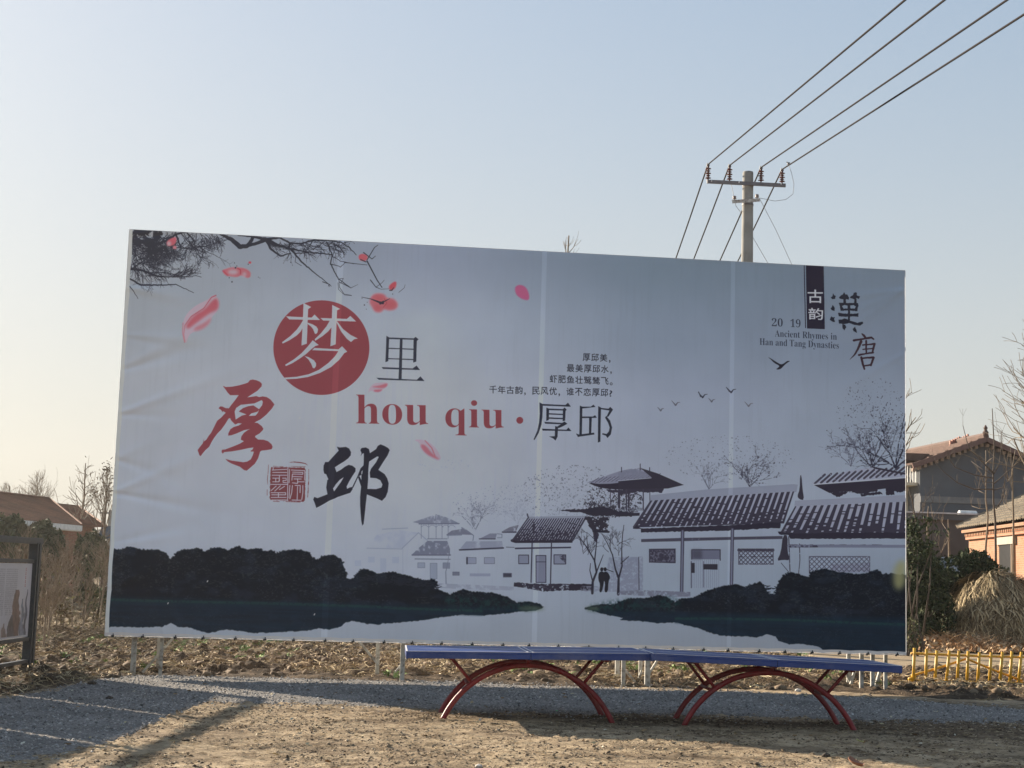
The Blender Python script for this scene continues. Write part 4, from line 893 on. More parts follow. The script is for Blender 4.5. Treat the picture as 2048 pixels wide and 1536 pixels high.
_nt.links.new(_at.outputs["Fac"], _m.inputs[0]); _nt.links.new(_src, _m.inputs[6]); _nt.links.new(_dk.outputs[0], _m.inputs[7]); _nt.links.new(_m.outputs[2], _b.inputs["Base Color"])
gx2 = axis(-14, 30, 0.5, -900, 950, 60); gy2 = axis(0.6, 40, 0.5, 0.3, 1600, 80); gy2 = gy2[gy2 > 0.5]
sheet("field", gx2, gy2, far_h, M_FAR)
sheet("gravel_path", np.arange(-4.0, 17, 0.04), np.arange(-12.2, 0.8, 0.04), gravel_h, M_GRAVEL, keep=lambda X, Y: gravel_mask(X, Y) > -0.25)
sheet("ploughed_soil", np.arange(-9, 19, 0.065), np.arange(-8.5, 14.5, 0.065), soil_h, M_SOIL, keep=lambda X, Y: (Y-soil_edge(X) > -0.35)  & ~((Y > np.interp(X, [12, 15, 26], [6.5, 5.8, 4.5])) & (X > 13)))
# dirt track behind the yellow fence
tx = np.arange(11, 40, 0.35); ty = np.arange(4, 17, 0.25)
sheet("dirt_track", tx, ty, lambda X, Y: 0.035+0.015*(fbm(X, Y, 1.5, 3, 50)-0.5)-0.3*sstep(0.0, -1.0, Y-np.interp(X, [11, 15, 26, 40], [6.6, 6.0, 5.0, 4]))-0.3*sstep(0.0, 1.0, Y-np.interp(X, [11, 18, 26, 40], [15.5, 13.2, 11.5, 10])), M_ROAD)

# ---- scatter, all in world space
def scatter(name, P, S, shape_v, shape_f, m, jitter=0.3, flat=1.0, tilt=True, yaw_only=False):
    n = len(P); k = len(shape_v); sv = np.asarray(shape_v, np.float32)
    a = RNG.rand(n)*2*pi; ca, sa = np.cos(a), np.sin(a)
    V = np.repeat(sv[None], n, 0)
    V = V*(1+(RNG.rand(n, k, 1)-0.5)*jitter*2)
    V[..., 2] *= flat
    if tilt:
        b = (RNG.rand(n)-0.5)*(0 if yaw_only else 1.2); cb, sb = np.cos(b), np.sin(b)
        y = V[..., 1]*cb[:, None]-V[..., 2]*sb[:, None]; zz = V[..., 1]*sb[:, None]+V[..., 2]*cb[:, None]; V[..., 1] = y; V[..., 2] = zz
    x = V[..., 0]*ca[:, None]-V[..., 1]*sa[:, None]; y = V[..., 0]*sa[:, None]+V[..., 1]*ca[:, None]
    V[..., 0] = x; V[..., 1] = y
    V = V*np.asarray(S).reshape(-1, 1, 1)+np.asarray(P)[:, None, :]
    F = (np.asarray(shape_f)[None]+(np.arange(n)*k)[:, None, None]).reshape(-1, len(shape_f[0]))
    return np_mesh(name, V.reshape(-1, 3), F, m, kind='stuff')
OCT_V = [(1, 0, 0), (-1, 0, 0), (0, 1, 0), (0, -1, 0), (0, 0, 1), (0, 0, -0.6)]
OCT_F = [(0, 2, 4), (2, 1, 4), (1, 3, 4), (3, 0, 4), (2, 0, 5), (1, 2, 5), (3, 1, 5), (0, 3, 5)]
def rand_pts(n, x0, x1, y0, y1, cond, hf):
    X = x0+(x1-x0)*RNG.rand(n*3); Y = y0+(y1-y0)*RNG.rand(n*3); k = cond(X, Y); X = X[k][:n]; Y = Y[k][:n]
    return np.c_[X, Y, hf(X, Y)]
def vary_mat(name, cols, rough=0.85, scale=9.0):
    """colour changes from piece to piece"""
    m, nt, b = new_mat(name); N = nt.nodes; L = nt.links
    geo = N.new("ShaderNodeNewGeometry"); n = N.new("ShaderNodeValToRGB")
    L.new(geo.outputs["Random Per Island"], n.inputs[0]); el = n.color_ramp.elements
    el[0].color = (*cols[0], 1); el[1].color = (*cols[-1], 1)
    for i, c in enumerate(cols[1:-1]): e = el.new((i+1)/(len(cols)-1)); e.color = (*c, 1)
    L.new(n.outputs[0], b.inputs["Base Color"]); b.inputs["Roughness"].default_value = rough; b.inputs["Specular IOR Level"].default_value = 0.25
    return m
M_PEB = vary_mat("gravel_stone", [(0.09, 0.085, 0.08), (0.18, 0.17, 0.16), (0.26, 0.245, 0.235), (0.36, 0.345, 0.33), (0.46, 0.43, 0.40)])
M_CLOD = vary_mat("soil_clod", [(0.05, 0.033, 0.021), (0.09, 0.062, 0.040), (0.15, 0.105, 0.066), (0.22, 0.165, 0.11)])
M_STRAW = vary_mat("dry_straw", [(0.20, 0.135, 0.07), (0.34, 0.25, 0.14), (0.48, 0.38, 0.23), (0.58, 0.48, 0.31)])
M_CRUMB = vary_mat("sand_crumb", [(0.05, 0.035, 0.024), (0.11, 0.08, 0.055), (0.24, 0.18, 0.12), (0.42, 0.34, 0.24)])
P = rand_pts(30000, -2.5, 13.5, -11.5, 0.2, lambda X, Y: gravel_mask(X, Y)+0.8*RNG.rand(*X.shape)**2.5 > 0.0, lambda X, Y: np.maximum(gravel_h(X, Y), sand_h(X, Y)))
scatter("gravel_stones", P, 0.007+0.016*RNG.rand(len(P))**2, OCT_V, OCT_F, M_PEB, 0.35, 0.7)
P = rand_pts(42000, 0, 11.5, -11.3, -3.8, lambda X, Y: (gravel_mask(X, Y) < 0.05) & (fbm(X, Y*2.2, 1.3, 4, 66, 0.6) > 0.43), sand_h)
P = P[RNG.rand(len(P)) < 0.75+0.9*damp(P[:, 0], P[:, 1])]
scatter("soil_crumbs", P, 0.004+0.019*RNG.rand(len(P))**5, OCT_V, OCT_F, M_CRUMB, 0.45, 0.55)
# earth clods behind the billboard
ico = bmesh.new(); bmesh.ops.create_icosphere(ico, subdivisions=1, radius=1); IV = [tuple(v.co) for v in ico.verts]; IF = [tuple(v.index for v in f.verts) for f in ico.faces]; ico.free()
P = rand_pts(10500, -6, 17, -6.5, 13, lambda X, Y: (Y-soil_edge(X) > 0.25) & (fbm(X, Y, 0.8, 2, 60) > 0.42) & ~((X > 13) & (Y > 6)), soil_h)
scatter("earth_clods", P, 0.015+0.075*RNG.rand(len(P))**3, IV, IF, M_CLOD, 0.38, 0.8)
# straw and dead leaves: bent strips
def strips(name, P, L, W, m, lift=0.02, curl=0.3, up=0.0):
    n = len(P); a = RNG.rand(n)*2*pi; d = np.c_[np.cos(a), np.sin(a), np.zeros(n)]; s = np.c_[-np.sin(a), np.cos(a), np.zeros(n)]
    V = []; seg = 3
    ph = (RNG.rand(n)-0.5)*curl*2; el = up+(RNG.rand(n)-0.3)*0.5
    for k in range(seg+1):
        t = k/seg; ofs = (t-0.5 if up < 0.5 else t)
        c = P+d*(ofs*L*np.cos(el*(1-0.4*t)))[:, None]+s*(ph*L*(t*t))[:, None]; c[:, 2] += lift*RNG.rand(n)+np.abs(np.sin(el))*L*t*(1-0.35*t)
        w = W*(1-0.7*t if up else 1-abs(t-0.5))
        sw = s*np.cos(0.8)+np.array([0, 0, 1])*np.sin(0.8)
        V += [c-sw*w[:, None]/2, c+sw*w[:, None]/2]
    V = np.stack(V, 1); k2 = 2*(seg+1)
    f = [(2*i, 2*i+1, 2*i+3, 2*i+2) for i in range(seg)]
    F = (np.array(f)[None]+(np.arange(n)*k2)[:, None, None]).reshape(-1, 4)
    return np_mesh(name, V.reshape(-1, 3), F, m, kind='stuff')
P = rand_pts(32000, -8, 17, -6.5, 14, lambda X, Y: (Y-soil_edge(X) > 0.1) & (fbm(X, Y, 0.7, 2, 61) > 0.40+0.1*(X > 13)) & ~((X > 13) & (Y > 6.5)), soil_h)
strips("straw_litter", P, 0.05+0.28*RNG.rand(len(P))**2.2, 0.006+0.012*RNG.rand(len(P)), M_STRAW, 0.06)
P = rand_pts(9000, 0, 11.5, -11.3, -3.8, lambda X, Y: (gravel_mask(X, Y) < 0.0) & (fbm(X, Y, 2.2, 3, 63) > 0.46), sand_h)
strips("dead_grass", P, 0.02+0.05*RNG.rand(len(P)), 0.003+0.003*RNG.rand(len(P)), M_STRAW, 0.004, 0.5)
P = rand_pts(240, 0, 11.5, -11.3, -1.0, lambda X, Y: X > -5, lambda X, Y: np.maximum(gravel_h(X, Y), sand_h(X, Y))+0.006)
strips("fallen_leaf_bits", P, 0.025+0.035*RNG.rand(len(P)), 0.015+0.015*RNG.rand(len(P)), vary_mat("leaf_bit", [(0.10, 0.06, 0.03), (0.25, 0.15, 0.07), (0.45, 0.38, 0.22), (0.6, 0.58, 0.5)]), 0.008, 0.6)
# dead leaves strip beyond the track
P = rand_pts(4200, 15, 34, 12.0, 17, lambda X, Y: Y > 12.6-(X-18)*0.25, lambda X, Y: X*0+0.06+0.25*sstep(13, 16, Y)*vnoise(X, Y, 1.2))
M_LEAF = vary_mat("dead_leaf", [(0.16, 0.085, 0.04), (0.30, 0.17, 0.085), (0.42, 0.27, 0.15), (0.52, 0.40, 0.26)])
strips("leaf_litter", P, 0.06+0.14*RNG.rand(len(P)), 0.04+0.05*RNG.rand(len(P)), M_LEAF, 0.10, 0.6)
# small green weeds
M_WEED = vary_mat("weed_leaf", [(0.07, 0.12, 0.03), (0.12, 0.19, 0.05), (0.20, 0.27, 0.09), (0.24, 0.29, 0.16)])
C = rand_pts(150, -5, 13, 0.3, 11, lambda X, Y: (Y-soil_edge(X) > 0.15) & (fbm(X, Y, 0.6, 2, 70) > 0.45), soil_h)
PP = np.repeat(C, 9, 0)+np.c_[(RNG.rand(len(C)*9, 2)-0.5)*0.16, RNG.rand(len(C)*9)*0.03]
strips("green_weeds", PP, 0.05+0.10*RNG.rand(len(PP)), 0.025+0.035*RNG.rand(len(PP)), M_WEED, 0.05, 0.5, 0.7)
# ------------------------------------------------------------------ the billboard
BW_, BH_, BZ = 12.067, 6.024, 0.555
def banner_material():
    m, nt, b = new_mat("printed_banner"); N = nt.nodes; L = nt.links
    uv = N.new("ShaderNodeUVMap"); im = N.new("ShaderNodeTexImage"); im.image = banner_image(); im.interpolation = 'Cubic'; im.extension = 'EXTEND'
    L.new(uv.outputs[0], im.inputs[0])
    geo = N.new("ShaderNodeNewGeometry"); n = N.new("ShaderNodeTexNoise"); n.inputs["Scale"].default_value = 1.3; n.inputs["Detail"].default_value = 7
    L.new(geo.outputs["Position"], n.inputs["Vector"])
    mr = N.new("ShaderNodeMapRange"); mr.inputs[1].default_value = 0.3; mr.inputs[2].default_value = 0.7; mr.inputs[3].default_value = 0.955; mr.inputs[4].default_value = 1.03
    L.new(n.outputs[0], mr.inputs[0]); sc = N.new("ShaderNodeVectorMath"); sc.operation = 'SCALE'; L.new(im.outputs[0], sc.inputs[0]); L.new(mr.outputs[0], sc.inputs["Scale"])
    L.new(sc.outputs[0], b.inputs["Base Color"]); b.inputs["Roughness"].default_value = 0.6; b.inputs["Specular IOR Level"].default_value = 0.08
    return m
M_BANNER = banner_material()
M_WPAINT = mat("white_painted_steel", (0.38, 0.37, 0.33), 0.65, var=0.25, scale=6, dirt=(0.06, 0.04, 0.025), dirt_scale=8, dirt_amt=0.95)
M_CLOTHBACK = mat("banner_back", (0.55, 0.56, 0.58), 0.8)
M_TIE = mat("black_cable_tie", (0.02, 0.02, 0.022), 0.6)
board = tag(empty("billboard", (0, 0, 0)), "huge white banner billboard printed with ink-wash houses, red disc and large characters", "billboard")
def banner_front():
    nx, ny = 420, 210
    U, Vv = np.meshgrid(np.linspace(0, 1, nx), np.linspace(0, 1, ny)); X = U*BW_; Zz = BZ+(1-Vv)*BH_
    d = 0.012*(fbm(X, Zz, 0.45, 2, 80)-0.5)
    # pulls in the cloth that fan out from the ties on the left edge, foot and upper right corner
    rr = np.random.RandomState(11)
    def pull(px, pz, ang, L, amp, wd):
        dx = X-px; dz = Zz-pz; s = dx*cos(ang)+dz*sin(ang); t = -dx*sin(ang)+dz*cos(ang)
        return amp*np.where(s > 0, np.exp(-(s/L)**2), 0)*np.exp(-(t/(wd*(0.35+np.abs(s)/L)))**2)
    for k in range(9):
        pz = BZ+BH_*(0.96-0.105*k)+rr.randn()*0.08
        for j in range(2): d = d+pull(0, pz, 0.15+rr.randn()*0.28, 0.7+rr.rand()*0.9, (0.012+0.016*rr.rand())*(1 if j else -1), 0.05+0.04*rr.rand())
    for k in range(22):
        px = 0.3+k*0.55; d = d+pull(px, BZ, pi/2+rr.randn()*0.45, 0.35+rr.rand()*0.5, 0.007*rr.randn(), 0.04)
    for a in (-2.7, -2.95, -2.5): d = d+pull(BW_, BZ+BH_*0.95, a, 1.3, 0.012, 0.07)
    d = d+pull(BW_, BZ+BH_*0.78, -2.6, 1.2, 0.010, 0.07)
    for s in (0.262, 0.521, 0.7685): d = d+0.003*(np.abs(U-s) < 0.0032)
    edge = np.minimum(np.minimum(U, 1-U)*BW_, np.minimum(Vv, 1-Vv)*BH_)
    d = d*sstep(0, 0.05, edge)
    # hem: foot line scallops slightly between the ties
    Zz = Zz+np.where(Vv > 0.97, 0.012*np.abs(np.sin(X*pi/0.43))*sstep(0.97, 1, Vv), 0)
    xe = X+np.where(U < 0.02, -0.012*np.abs(np.sin(Zz*pi/0.62))*sstep(0.02, 0, U), 0)
    i = np.arange(nx*ny).reshape(ny, nx); F = np.stack([i[:-1, :-1], i[1:, :-1], i[1:, 1:], i[:-1, 1:]], -1).reshape(-1, 4)
    V = np.stack([xe, -d, Zz], -1).reshape(-1, 3)
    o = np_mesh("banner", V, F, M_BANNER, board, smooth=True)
    uvl = o.data.uv_layers.new(name="UVMap"); li = np.empty(len(o.data.loops), np.int32); o.data.loops.foreach_get('vertex_index', li)
    uv = np.stack([U, 1-Vv], -1).reshape(-1, 2)[li]; uvl.data.foreach_set('uv', uv.astype(np.float32).ravel())
    return o
banner_front()
# cloth returned round the frame
b_ = MB()
b_.box((BW_/2, 0.055, BZ+BH_+0.004), (BW_+0.01, 0.10, 0.006)); b_.box((BW_/2, 0.055, BZ-0.004), (BW_+0.01, 0.10, 0.006))
b_.box((-0.008, 0.055, BZ+BH_/2), (0.006, 0.10, BH_)); b_.box((BW_+0.008, 0.055, BZ+BH_/2), (0.006, 0.10, BH_))
b_.build("banner_hem", mat("banner_hem_cloth", (0.62, 0.62, 0.63), 0.7), board)
# steel lattice behind the cloth
fr = MB()
for z in np.linspace(BZ+0.04, BZ+BH_-0.04, 6): fr.box((BW_/2, 0.075, z), (BW_-0.04, 0.04, 0.04))
for x in np.linspace(0.04, BW_-0.04, 13): fr.box((x, 0.118, BZ+BH_/2), (0.04, 0.04, BH_-0.1))
fr.build("frame", M_WPAINT, board)
for k in range(28):
    x = 0.12+k*0.4365+random.uniform(-0.03, 0.03)
    t = MB(); t.box((0, -0.012, 0.004), (0.045, 0.02, 0.022)); t.box((0.006, -0.006, 0.024), (0.012, 0.016, 0.03)); t.box((-0.012, 0.01, -0.012), (0.014, 0.05, 0.014))
    t.build("cable_tie", M_TIE, board, loc=(x, 0, BZ-0.004))
# grey sheet plate stuck at the left foot
def P3(px, py, Y): return at_y(px, py, Y)
def leg(px0, py0, px1, py1, Y, w, name="post"):
    a = at_y(px0, py0, Y); b = at_y(px1, py1, Y)
    if name == "post":
        a.x = b.x = (a.x+b.x)/2; a.z = BZ+0.5; b.z = -0.05
    q = MB(); q.bar(a, b, w, w*0.8); return q.build(name, M_WPAINT, board, bevel=0.004)
for px, y1, Y, w in ((267, 1345, 0.16, 0.075), (318, 1349, 0.9, 0.075), (322, 1349, 0.16, 0.05), (755, 1358, 0.9, 0.06), (805, 1361, 0.16, 0.07),
                     (1235, 1370, 0.9, 0.07), (1247, 1371, 0.16, 0.06), (1281, 1371, 0.9, 0.055), (1295, 1373, 0.16, 0.08),
                     (1697, 1385, 0.9, 0.06), (1723, 1386, 0.16, 0.06), (1745, 1387, 0.16, 0.06), (1771, 1388, 0.16, 0.055)):
    leg(px, 1290, px, y1, Y, w)
for a in ((350, 1272, 285, 1345, 0.5, 0.045), (716, 1280, 757, 1330, 0.5, 0.045), (790, 1345, 835, 1290, 0.9, 0.035), (1250, 1340, 1277, 1372, 0.5, 0.045), (1315, 1320, 1290, 1360, 0.5, 0.04),
          (1686, 1335, 1712, 1386, 0.55, 0.05), (1711, 1335, 1696, 1388, 0.5, 0.045), (1700, 1365, 1724, 1388, 0.6, 0.04), (1762, 1335, 1747, 1388, 0.45, 0.055), (1753, 1360, 1762, 1389, 0.6, 0.04), (1272, 1372, 1283, 1340, 0.7, 0.03)):
    leg(*a, name="brace")
# ------------------------------------------------------------------ table tennis tables
M_BLUE = mat("blue_table_paint", (0.010, 0.045, 0.21), 0.36, var=0.12, scale=3, spec=0.5, dirt=(0.20, 0.22, 0.32), dirt_scale=2.2, dirt_amt=0.3)
M_WLINE = mat("white_table_line", (0.75, 0.76, 0.78), 0.45, dirt=(0.3, 0.3, 0.35), dirt_scale=6)
M_REDP = mat("dark_red_painted_steel", (0.22, 0.013, 0.018), 0.5, var=0.2, scale=12, dirt=(0.09, 0.02, 0.02), dirt_scale=20, dirt_amt=0.5, bump=0.15)
def make_table():
    root = empty("table_tennis_table")
    L, D, H = 2.74, 1.525, 0.76
    for s in (-1, 1):
        m = MB(); m.box((s*(L/4), 0, H-0.012), (L/2-0.004, D, 0.024))
        for yy in (-1, 1): m.box((s*(L/4), yy*(D/2-0.012), H-0.050), (L/2-0.004, 0.024, 0.052))
        m.box((s*(L/2-0.014), 0, H-0.054), (0.024, D-0.05, 0.06)); m.box((s*0.016, 0, H-0.054), (0.024, D-0.05, 0.06))
        m.build("table_half", M_BLUE, root, bevel=0.003)
    w = MB(); z = H+0.002
    w.box((0, -D/2+0.010, z), (L-0.002, 0.018, 0.003)); w.box((0, D/2-0.010, z), (L-0.002, 0.018, 0.003))
    w.box((-L/2+0.010, 0, z), (0.018, D-0.042, 0.003)); w.box((L/2-0.010, 0, z), (0.018, D-0.042, 0.003))
    w.box((-0.030, 0, z), (0.014, D-0.042, 0.003)); w.box((0.030, 0, z), (0.014, D-0.042, 0.003))
    w.box((-L/4, 0, z), (L/2-0.10, 0.004, 0.003)); w.box((L/4, 0, z), (L/2-0.10, 0.004, 0.003))
    w.build("white_lines", M_WLINE, root)
    # two steel arches, joined low on each side, with slanted struts to the table
    for y in (-0.42, 0.40):
        a = MB(); pts = []
        for k in range(29):
            th = (k/14-1)*1.20; R_ = 1.038; pts.append((R_*sin(th), y, R_*cos(th)-0.418-0.015))
        a.tube(pts, 0.031, 12); a.build("arch", M_REDP, root, smooth=True)
        for s in (-1, 1):
            q = MB(); q.tube([(s*0.86, y, H-0.08), (s*0.62, y, 0.40)], 0.019, 8); q.build("strut", M_REDP, root, smooth=True)
        q = MB(); q.tube([(0.0, y, 0.60), (0.0, y, H-0.07)], 0.022, 8); q.build("strut", M_REDP, root, smooth=True)
    for s in (-1, 1):
        q = MB(); q.tube([(s*0.66, -0.42, 0.38), (s*0.66, 0.40, 0.38)], 0.018, 8); q.build("cross_bar", M_REDP, root, smooth=True)
        q = MB(); q.box((s*0.86, -0.02, H-0.092), (0.05, 1.2, 0.016)); q.build("bearer", M_REDP, root)
    q = MB(); q.box((0, -0.02, H-0.092), (0.05, 1.2, 0.016)); q.build("bearer", M_REDP, root)
    return root
def copy_tree(o, parent=None):
    c = o.copy(); COL.objects.link(c); c.parent = parent
    for ch in list(o.children): copy_tree(ch, c)
    return c
t1 = make_table()
t2 = copy_tree(t1)
for t, loc, rot, lab in ((t1, (5.478, -5.39, 0.0), (-0.006, -0.0145, -0.039), "blue table tennis table on red arches, on the left with sunlight on its top"),
                         (t2, (8.16, -5.80, 0.0), (-0.012, 0.022, -0.100), "blue table tennis table on red arches, on the right in full shade")):
    t.location = loc; t.rotation_euler = rot; tag(t, lab, "table", "table tennis tables placed end to end")
# ------------------------------------------------------------------ information board on the left, seen edge-on
M_DARKST = mat("dark_grey_steel", (0.022, 0.026, 0.032), 0.5, var=0.2, scale=6, dirt=(0.08, 0.075, 0.07), dirt_scale=14, dirt_amt=0.4)
M_PANELB = mat("panel_back_sheet", (0.35, 0.35, 0.36), 0.6)
def panel_material():
    """a printed sheet: columns of tiny characters and an ink painting"""
    W_, H_ = 1100, 480
    im = np.full((H_, W_, 3), (176, 174, 182), np.float32)
    n = gn(0, W_, 0, H_, 1/120., 1/120., 3, 3)[..., None]; im *= 0.96+0.08*n
    rr = np.random.RandomState(4)
    for bx in (40, 330, 620):
        for c in range(15 if bx < 600 else 12):
            x = bx+c*18
            y = 36
            while y < 330-(40 if c % 4 == 0 else 0):
                if rr.rand() < 0.94:
                    for j in range(3):
                        w = rr.randint(4, 10); im[y+j*3:y+j*3+2, x+rr.randint(0, 3):x+w+2] = (96, 92, 104)
                    im[y:y+9, x+5:x+6] = (100, 96, 108)
                y += 13
    for c in range(5): im[30+c*26:50+c*26, 975:992] = (150, 90, 92); im[36+c*26:40+c*26, 975:992] = (188, 170, 176)
    img = bpy.data.images.new("panel_print", W_, H_, alpha=False)
    # inked figures at the foot
    yy, xx = np.mgrid[0:H_, 0:W_]
    for cx, top, wd, col in ((830, 170, 120, (88, 62, 60)), (760, 330, 70, (70, 66, 78)), (960, 230, 60, (96, 104, 122)), (1030, 170, 30, (64, 66, 84)), (640, 380, 60, (110, 92, 90)), (200, 350, 80, (104, 84, 78)), (420, 370, 70, (90, 88, 98))):
        m = sstep(1.0, 0.7, np.abs(xx-cx-12*np.sin(yy/23.))/(wd*(0.25+0.75*np.clip((yy-top)/(H_-top-20.0), 0, 1)))+1.5*(gn(0, W_, 0, H_, 1/45., 1/45., 4, cx % 7)-0.5))*(yy > top)*(yy < H_-12)
        im += (np.array(col, np.float32)*(0.6+0.8*gn(0, W_, 0, H_, 1/30., 1/30., 3, cx % 5))[..., None]-im)*m[..., None]*0.9
    px = np.ones((H_, W_, 4), np.float32); px[..., :3] = im[::-1]/255.; img.pixels.foreach_set(px.ravel()); img.update(); img.pack()
    m, nt, b = new_mat("printed_panel"); t = nt.nodes.new("ShaderNodeTexImage"); t.image = img; uv = nt.nodes.new("ShaderNodeUVMap")
    nt.links.new(uv.outputs[0], t.inputs[0]); nt.links.new(t.outputs[0], b.inputs["Base Color"]); b.inputs["Roughness"].default_value = 0.35
    return m
M_PRINT2 = panel_material()
SB = Vector((-1.06, 0.12, 0)); SDX = Vector((-0.12, -0.993, 0)); sign_rot = math.atan2(SDX.y, SDX.x)
sign = tag(empty("information_board", SB, sign_rot), "dark steel framed information board with small printed text, cut by the left edge", "information board")
PITCH_B = 2.82; ZT = 1.87
# local x runs towards the viewer, local y to the right hand side of it (facing the square)
for k in range(4):
    for off in ((0.0, 0.13) if k == 0 else (-0.035, 0.17)):
        q = MB(); q.box((k*PITCH_B+off+0.03, 0, ZT/2-0.03), (0.085 if off < 0.05 else 0.05, 0.13 if k == 0 else 0.07, ZT+0.06)); q.build("post", M_DARKST, sign, bevel=0.004)
q = MB(); q.box((4.3, 0, ZT+0.02), (8.8, 0.11, 0.085)); q.build("top_rail", M_DARKST, sign, bevel=0.004)
for k in range(3):
    x0 = k*PITCH_B+0.23; x1 = (k+1)*PITCH_B-0.08; c = (x0+x1)/2; w = x1-x0
    for z, h in ((1.60, 0.05), (0.49, 0.05), (0.17, 0.05)):
        q = MB(); q.box((c, 0, z), (w+0.06, 0.07, h)); q.build("rail", M_DARKST, sign, bevel=0.003)
    p = MB(); p.box((c, 0.0, 1.045), (w, 0.03, 1.04)); o = p.build("panel_sheet", M_PANELB, sign)
    pr = MB(); yy = 0.0165
    pr.add([(x0, yy, 0.525), (x1, yy, 0.525), (x1, yy, 1.565), (x0, yy, 1.565)], [(3, 2, 1, 0)])
    o = pr.build("printed_face", M_PRINT2, sign); u = o.data.uv_layers.new(name="UVMap")
    for l in o.data.loops:
        v = o.data.vertices[l.vertex_index].co; u.data[l.index].uv = (1-(v.x-x0)/w, (v.z-0.525)/1.04)
# ------------------------------------------------------------------ power pole and lines
M_CONC = mat("pole_concrete", (0.25, 0.25, 0.24), 0.9, var=0.12, scale=3, bump=0.3, bscale=60, dirt=(0.16, 0.14, 0.12), dirt_scale=2.5, dirt_amt=0.5)
M_STEEL = mat("galvanised_steel", (0.13, 0.13, 0.15), 0.6, metal=0.0, var=0.15, dirt=(0.16, 0.09, 0.05), dirt_scale=18, dirt_amt=0.5)
M_RUST = mat("weathered_angle_iron", (0.42, 0.41, 0.40), 0.6, dirt=(0.10, 0.055, 0.035), dirt_scale=11, dirt_amt=0.85)
M_INS = mat("dark_red_insulator", (0.075, 0.012, 0.011), 0.4, spec=0.4)
M_PORC = mat("brown_porcelain", (0.20, 0.16, 0.15), 0.3)
M_WIRE = mat("dark_cable_sheath", (0.022, 0.018, 0.018), 0.9, spec=0.1)
M_THIN = mat("thin_grey_wire", (0.16, 0.16, 0.17), 0.5)
YP = 12.0
ptop = at_y(1496, 344, YP); pole = tag(empty("power_pole", (ptop.x, YP, 0)), "round concrete power pole with two crossarms rising behind the billboard", "power pole")
q = MB(); q.lathe([(0.20, -0.3), (0.127, ptop.z-0.03), (0.120, ptop.z)], n=24); q.build("shaft", M_CONC, pole, smooth=False)
for p in pole.children:
    for f in p.data.polygons: f.use_smooth = len(f.vertices) == 4
def pl(px, py, Y): return at_y(px, py, Y)-Vector((ptop.x, YP, 0))
a = pl(1414, 363, YP-0.17); b = pl(1571, 371, YP-0.17)
q = MB(); q.bar(a, b, 0.05, 0.085); q.bar(a+Vector((0, 0.05, 0.04)), b+Vector((0, 0.05, 0.04)), 0.07, 0.008); arm = q.build("crossarm", M_STEEL, pole)
for px, py in ((1423, 362), (1478, 364.5), (1562, 368)):
    c = pl(px, py, YP-0.2); q = MB(); q.tube([c+Vector((0, -0.02, 0)), c+Vector((0, 0.02, 0))], 0.016, 10); q.build("bolt", mat("bright_bolt", (0.75, 0.75, 0.75), 0.4), arm)
q = MB(); zc = (a.z+b.z)/2
q.lathe([(0.138, zc-0.03), (0.138, zc+0.03)], n=20); q.build("band", M_STEEL, pole)
al = pl(1464, 402, YP-0.05); ar = pl(1519, 397, YP-0.38); al.z = ar.z = (al.z+ar.z)/2
dd = (ar-al).normalized(); al = al-dd*0.0
q = MB(); q.bar(al, ar, 0.07, 0.012); q.bar(al+Vector((0, -0.03, -0.035)), ar+Vector((0, -0.03, -0.035)), 0.012, 0.075); q.build("lower_crossarm", M_RUST, pole)
q = MB(); q.lathe([(0.14, al.z-0.09), (0.14, al.z-0.05)], n=20); q.build("band", M_STEEL, pole)
tops = []
for px, py0, py1 in ((1416, 362, 331), (1459, 364, 333), (1522, 366, 337), (1564, 368, 341)):
    c0 = pl(px, py0, YP-0.15); c1 = pl(px, py1, YP-0.15); h = c1.z-c0.z
    q = MB(); prof = [(0.014, -0.02), (0.018, 0.10*h)]
    for k in range(5):
        z = (0.16+0.15*k)*h; R_ = 0.072 if k % 2 == 0 else 0.055
        prof += [(0.022, z), (R_, z+0.02*h), (R_*0.92, z+0.045*h), (0.024, z+0.085*h)]
    prof += [(0.026, 0.93*h), (0.020, h)]
    q.lathe(prof, c=c0, n=16); ins = q.build("insulator", M_INS, pole, smooth=True)
    q = MB(); q.box(c1+Vector((-0.02, 0, 0.02)), (0.014, 0.03, 0.08)); q.box(c1+Vector((0.03, 0, 0.02)), (0.014, 0.03, 0.07)); q.box(c1, (0.07, 0.05, 0.02)); q.build("clamp", M_STEEL, ins)
    tops.append(c1+Vector((ptop.x, YP, 0.025)))
for c, e in ((al+dd*0.06, 1), (ar-dd*0.06, 1)):
    q = MB(); q.lathe([(0.012, 0.0), (0.012, 0.03), (0.045, 0.035), (0.050, 0.06), (0.030, 0.07), (0.045, 0.085), (0.046, 0.10), (0.02, 0.115)], c=c, n=14); q.build("small_insulator", M_PORC, pole, smooth=True)
away = ray(905, 752); away = away/away.y; backd = ray(1040, 1450); backd = backd/backd.y
for i, (tp, nm) in enumerate(zip(tops, ("leftmost", "second from the left", "third from the left", "rightmost"))):
    pts = [tp+backd*t+Vector((0, 0, 0.0009*t*t)) for t in (46, 34, 24, 16, 9, 4)]+[tp]
    tgt = ((1810, 0), (1889, 0), (2014, 0), (2048, 29))[i]
    d = ray(*tgt); Yt = -4.0; e = CAMP+d*((Yt-CAMP.y)/d.y); g = (tp-e)/(tp.y-e.y)
    pts += [tp-g*t for t in (1.5, 4, 8, 16, 30, 44)]
    q = MB(); q.tube(pts, 0.0175, 6); o = q.build("power_line", M_WIRE, smooth=True)
    tag(o, "power cable over the %s insulator of the concrete pole" % nm, "cable", "power cables crossing the sky")
def thin(pts, lab, r=0.006):
    q = MB(); q.tube(pts, r, 5); tag(q.build("thin_wire", M_THIN, smooth=True), lab, "wire")
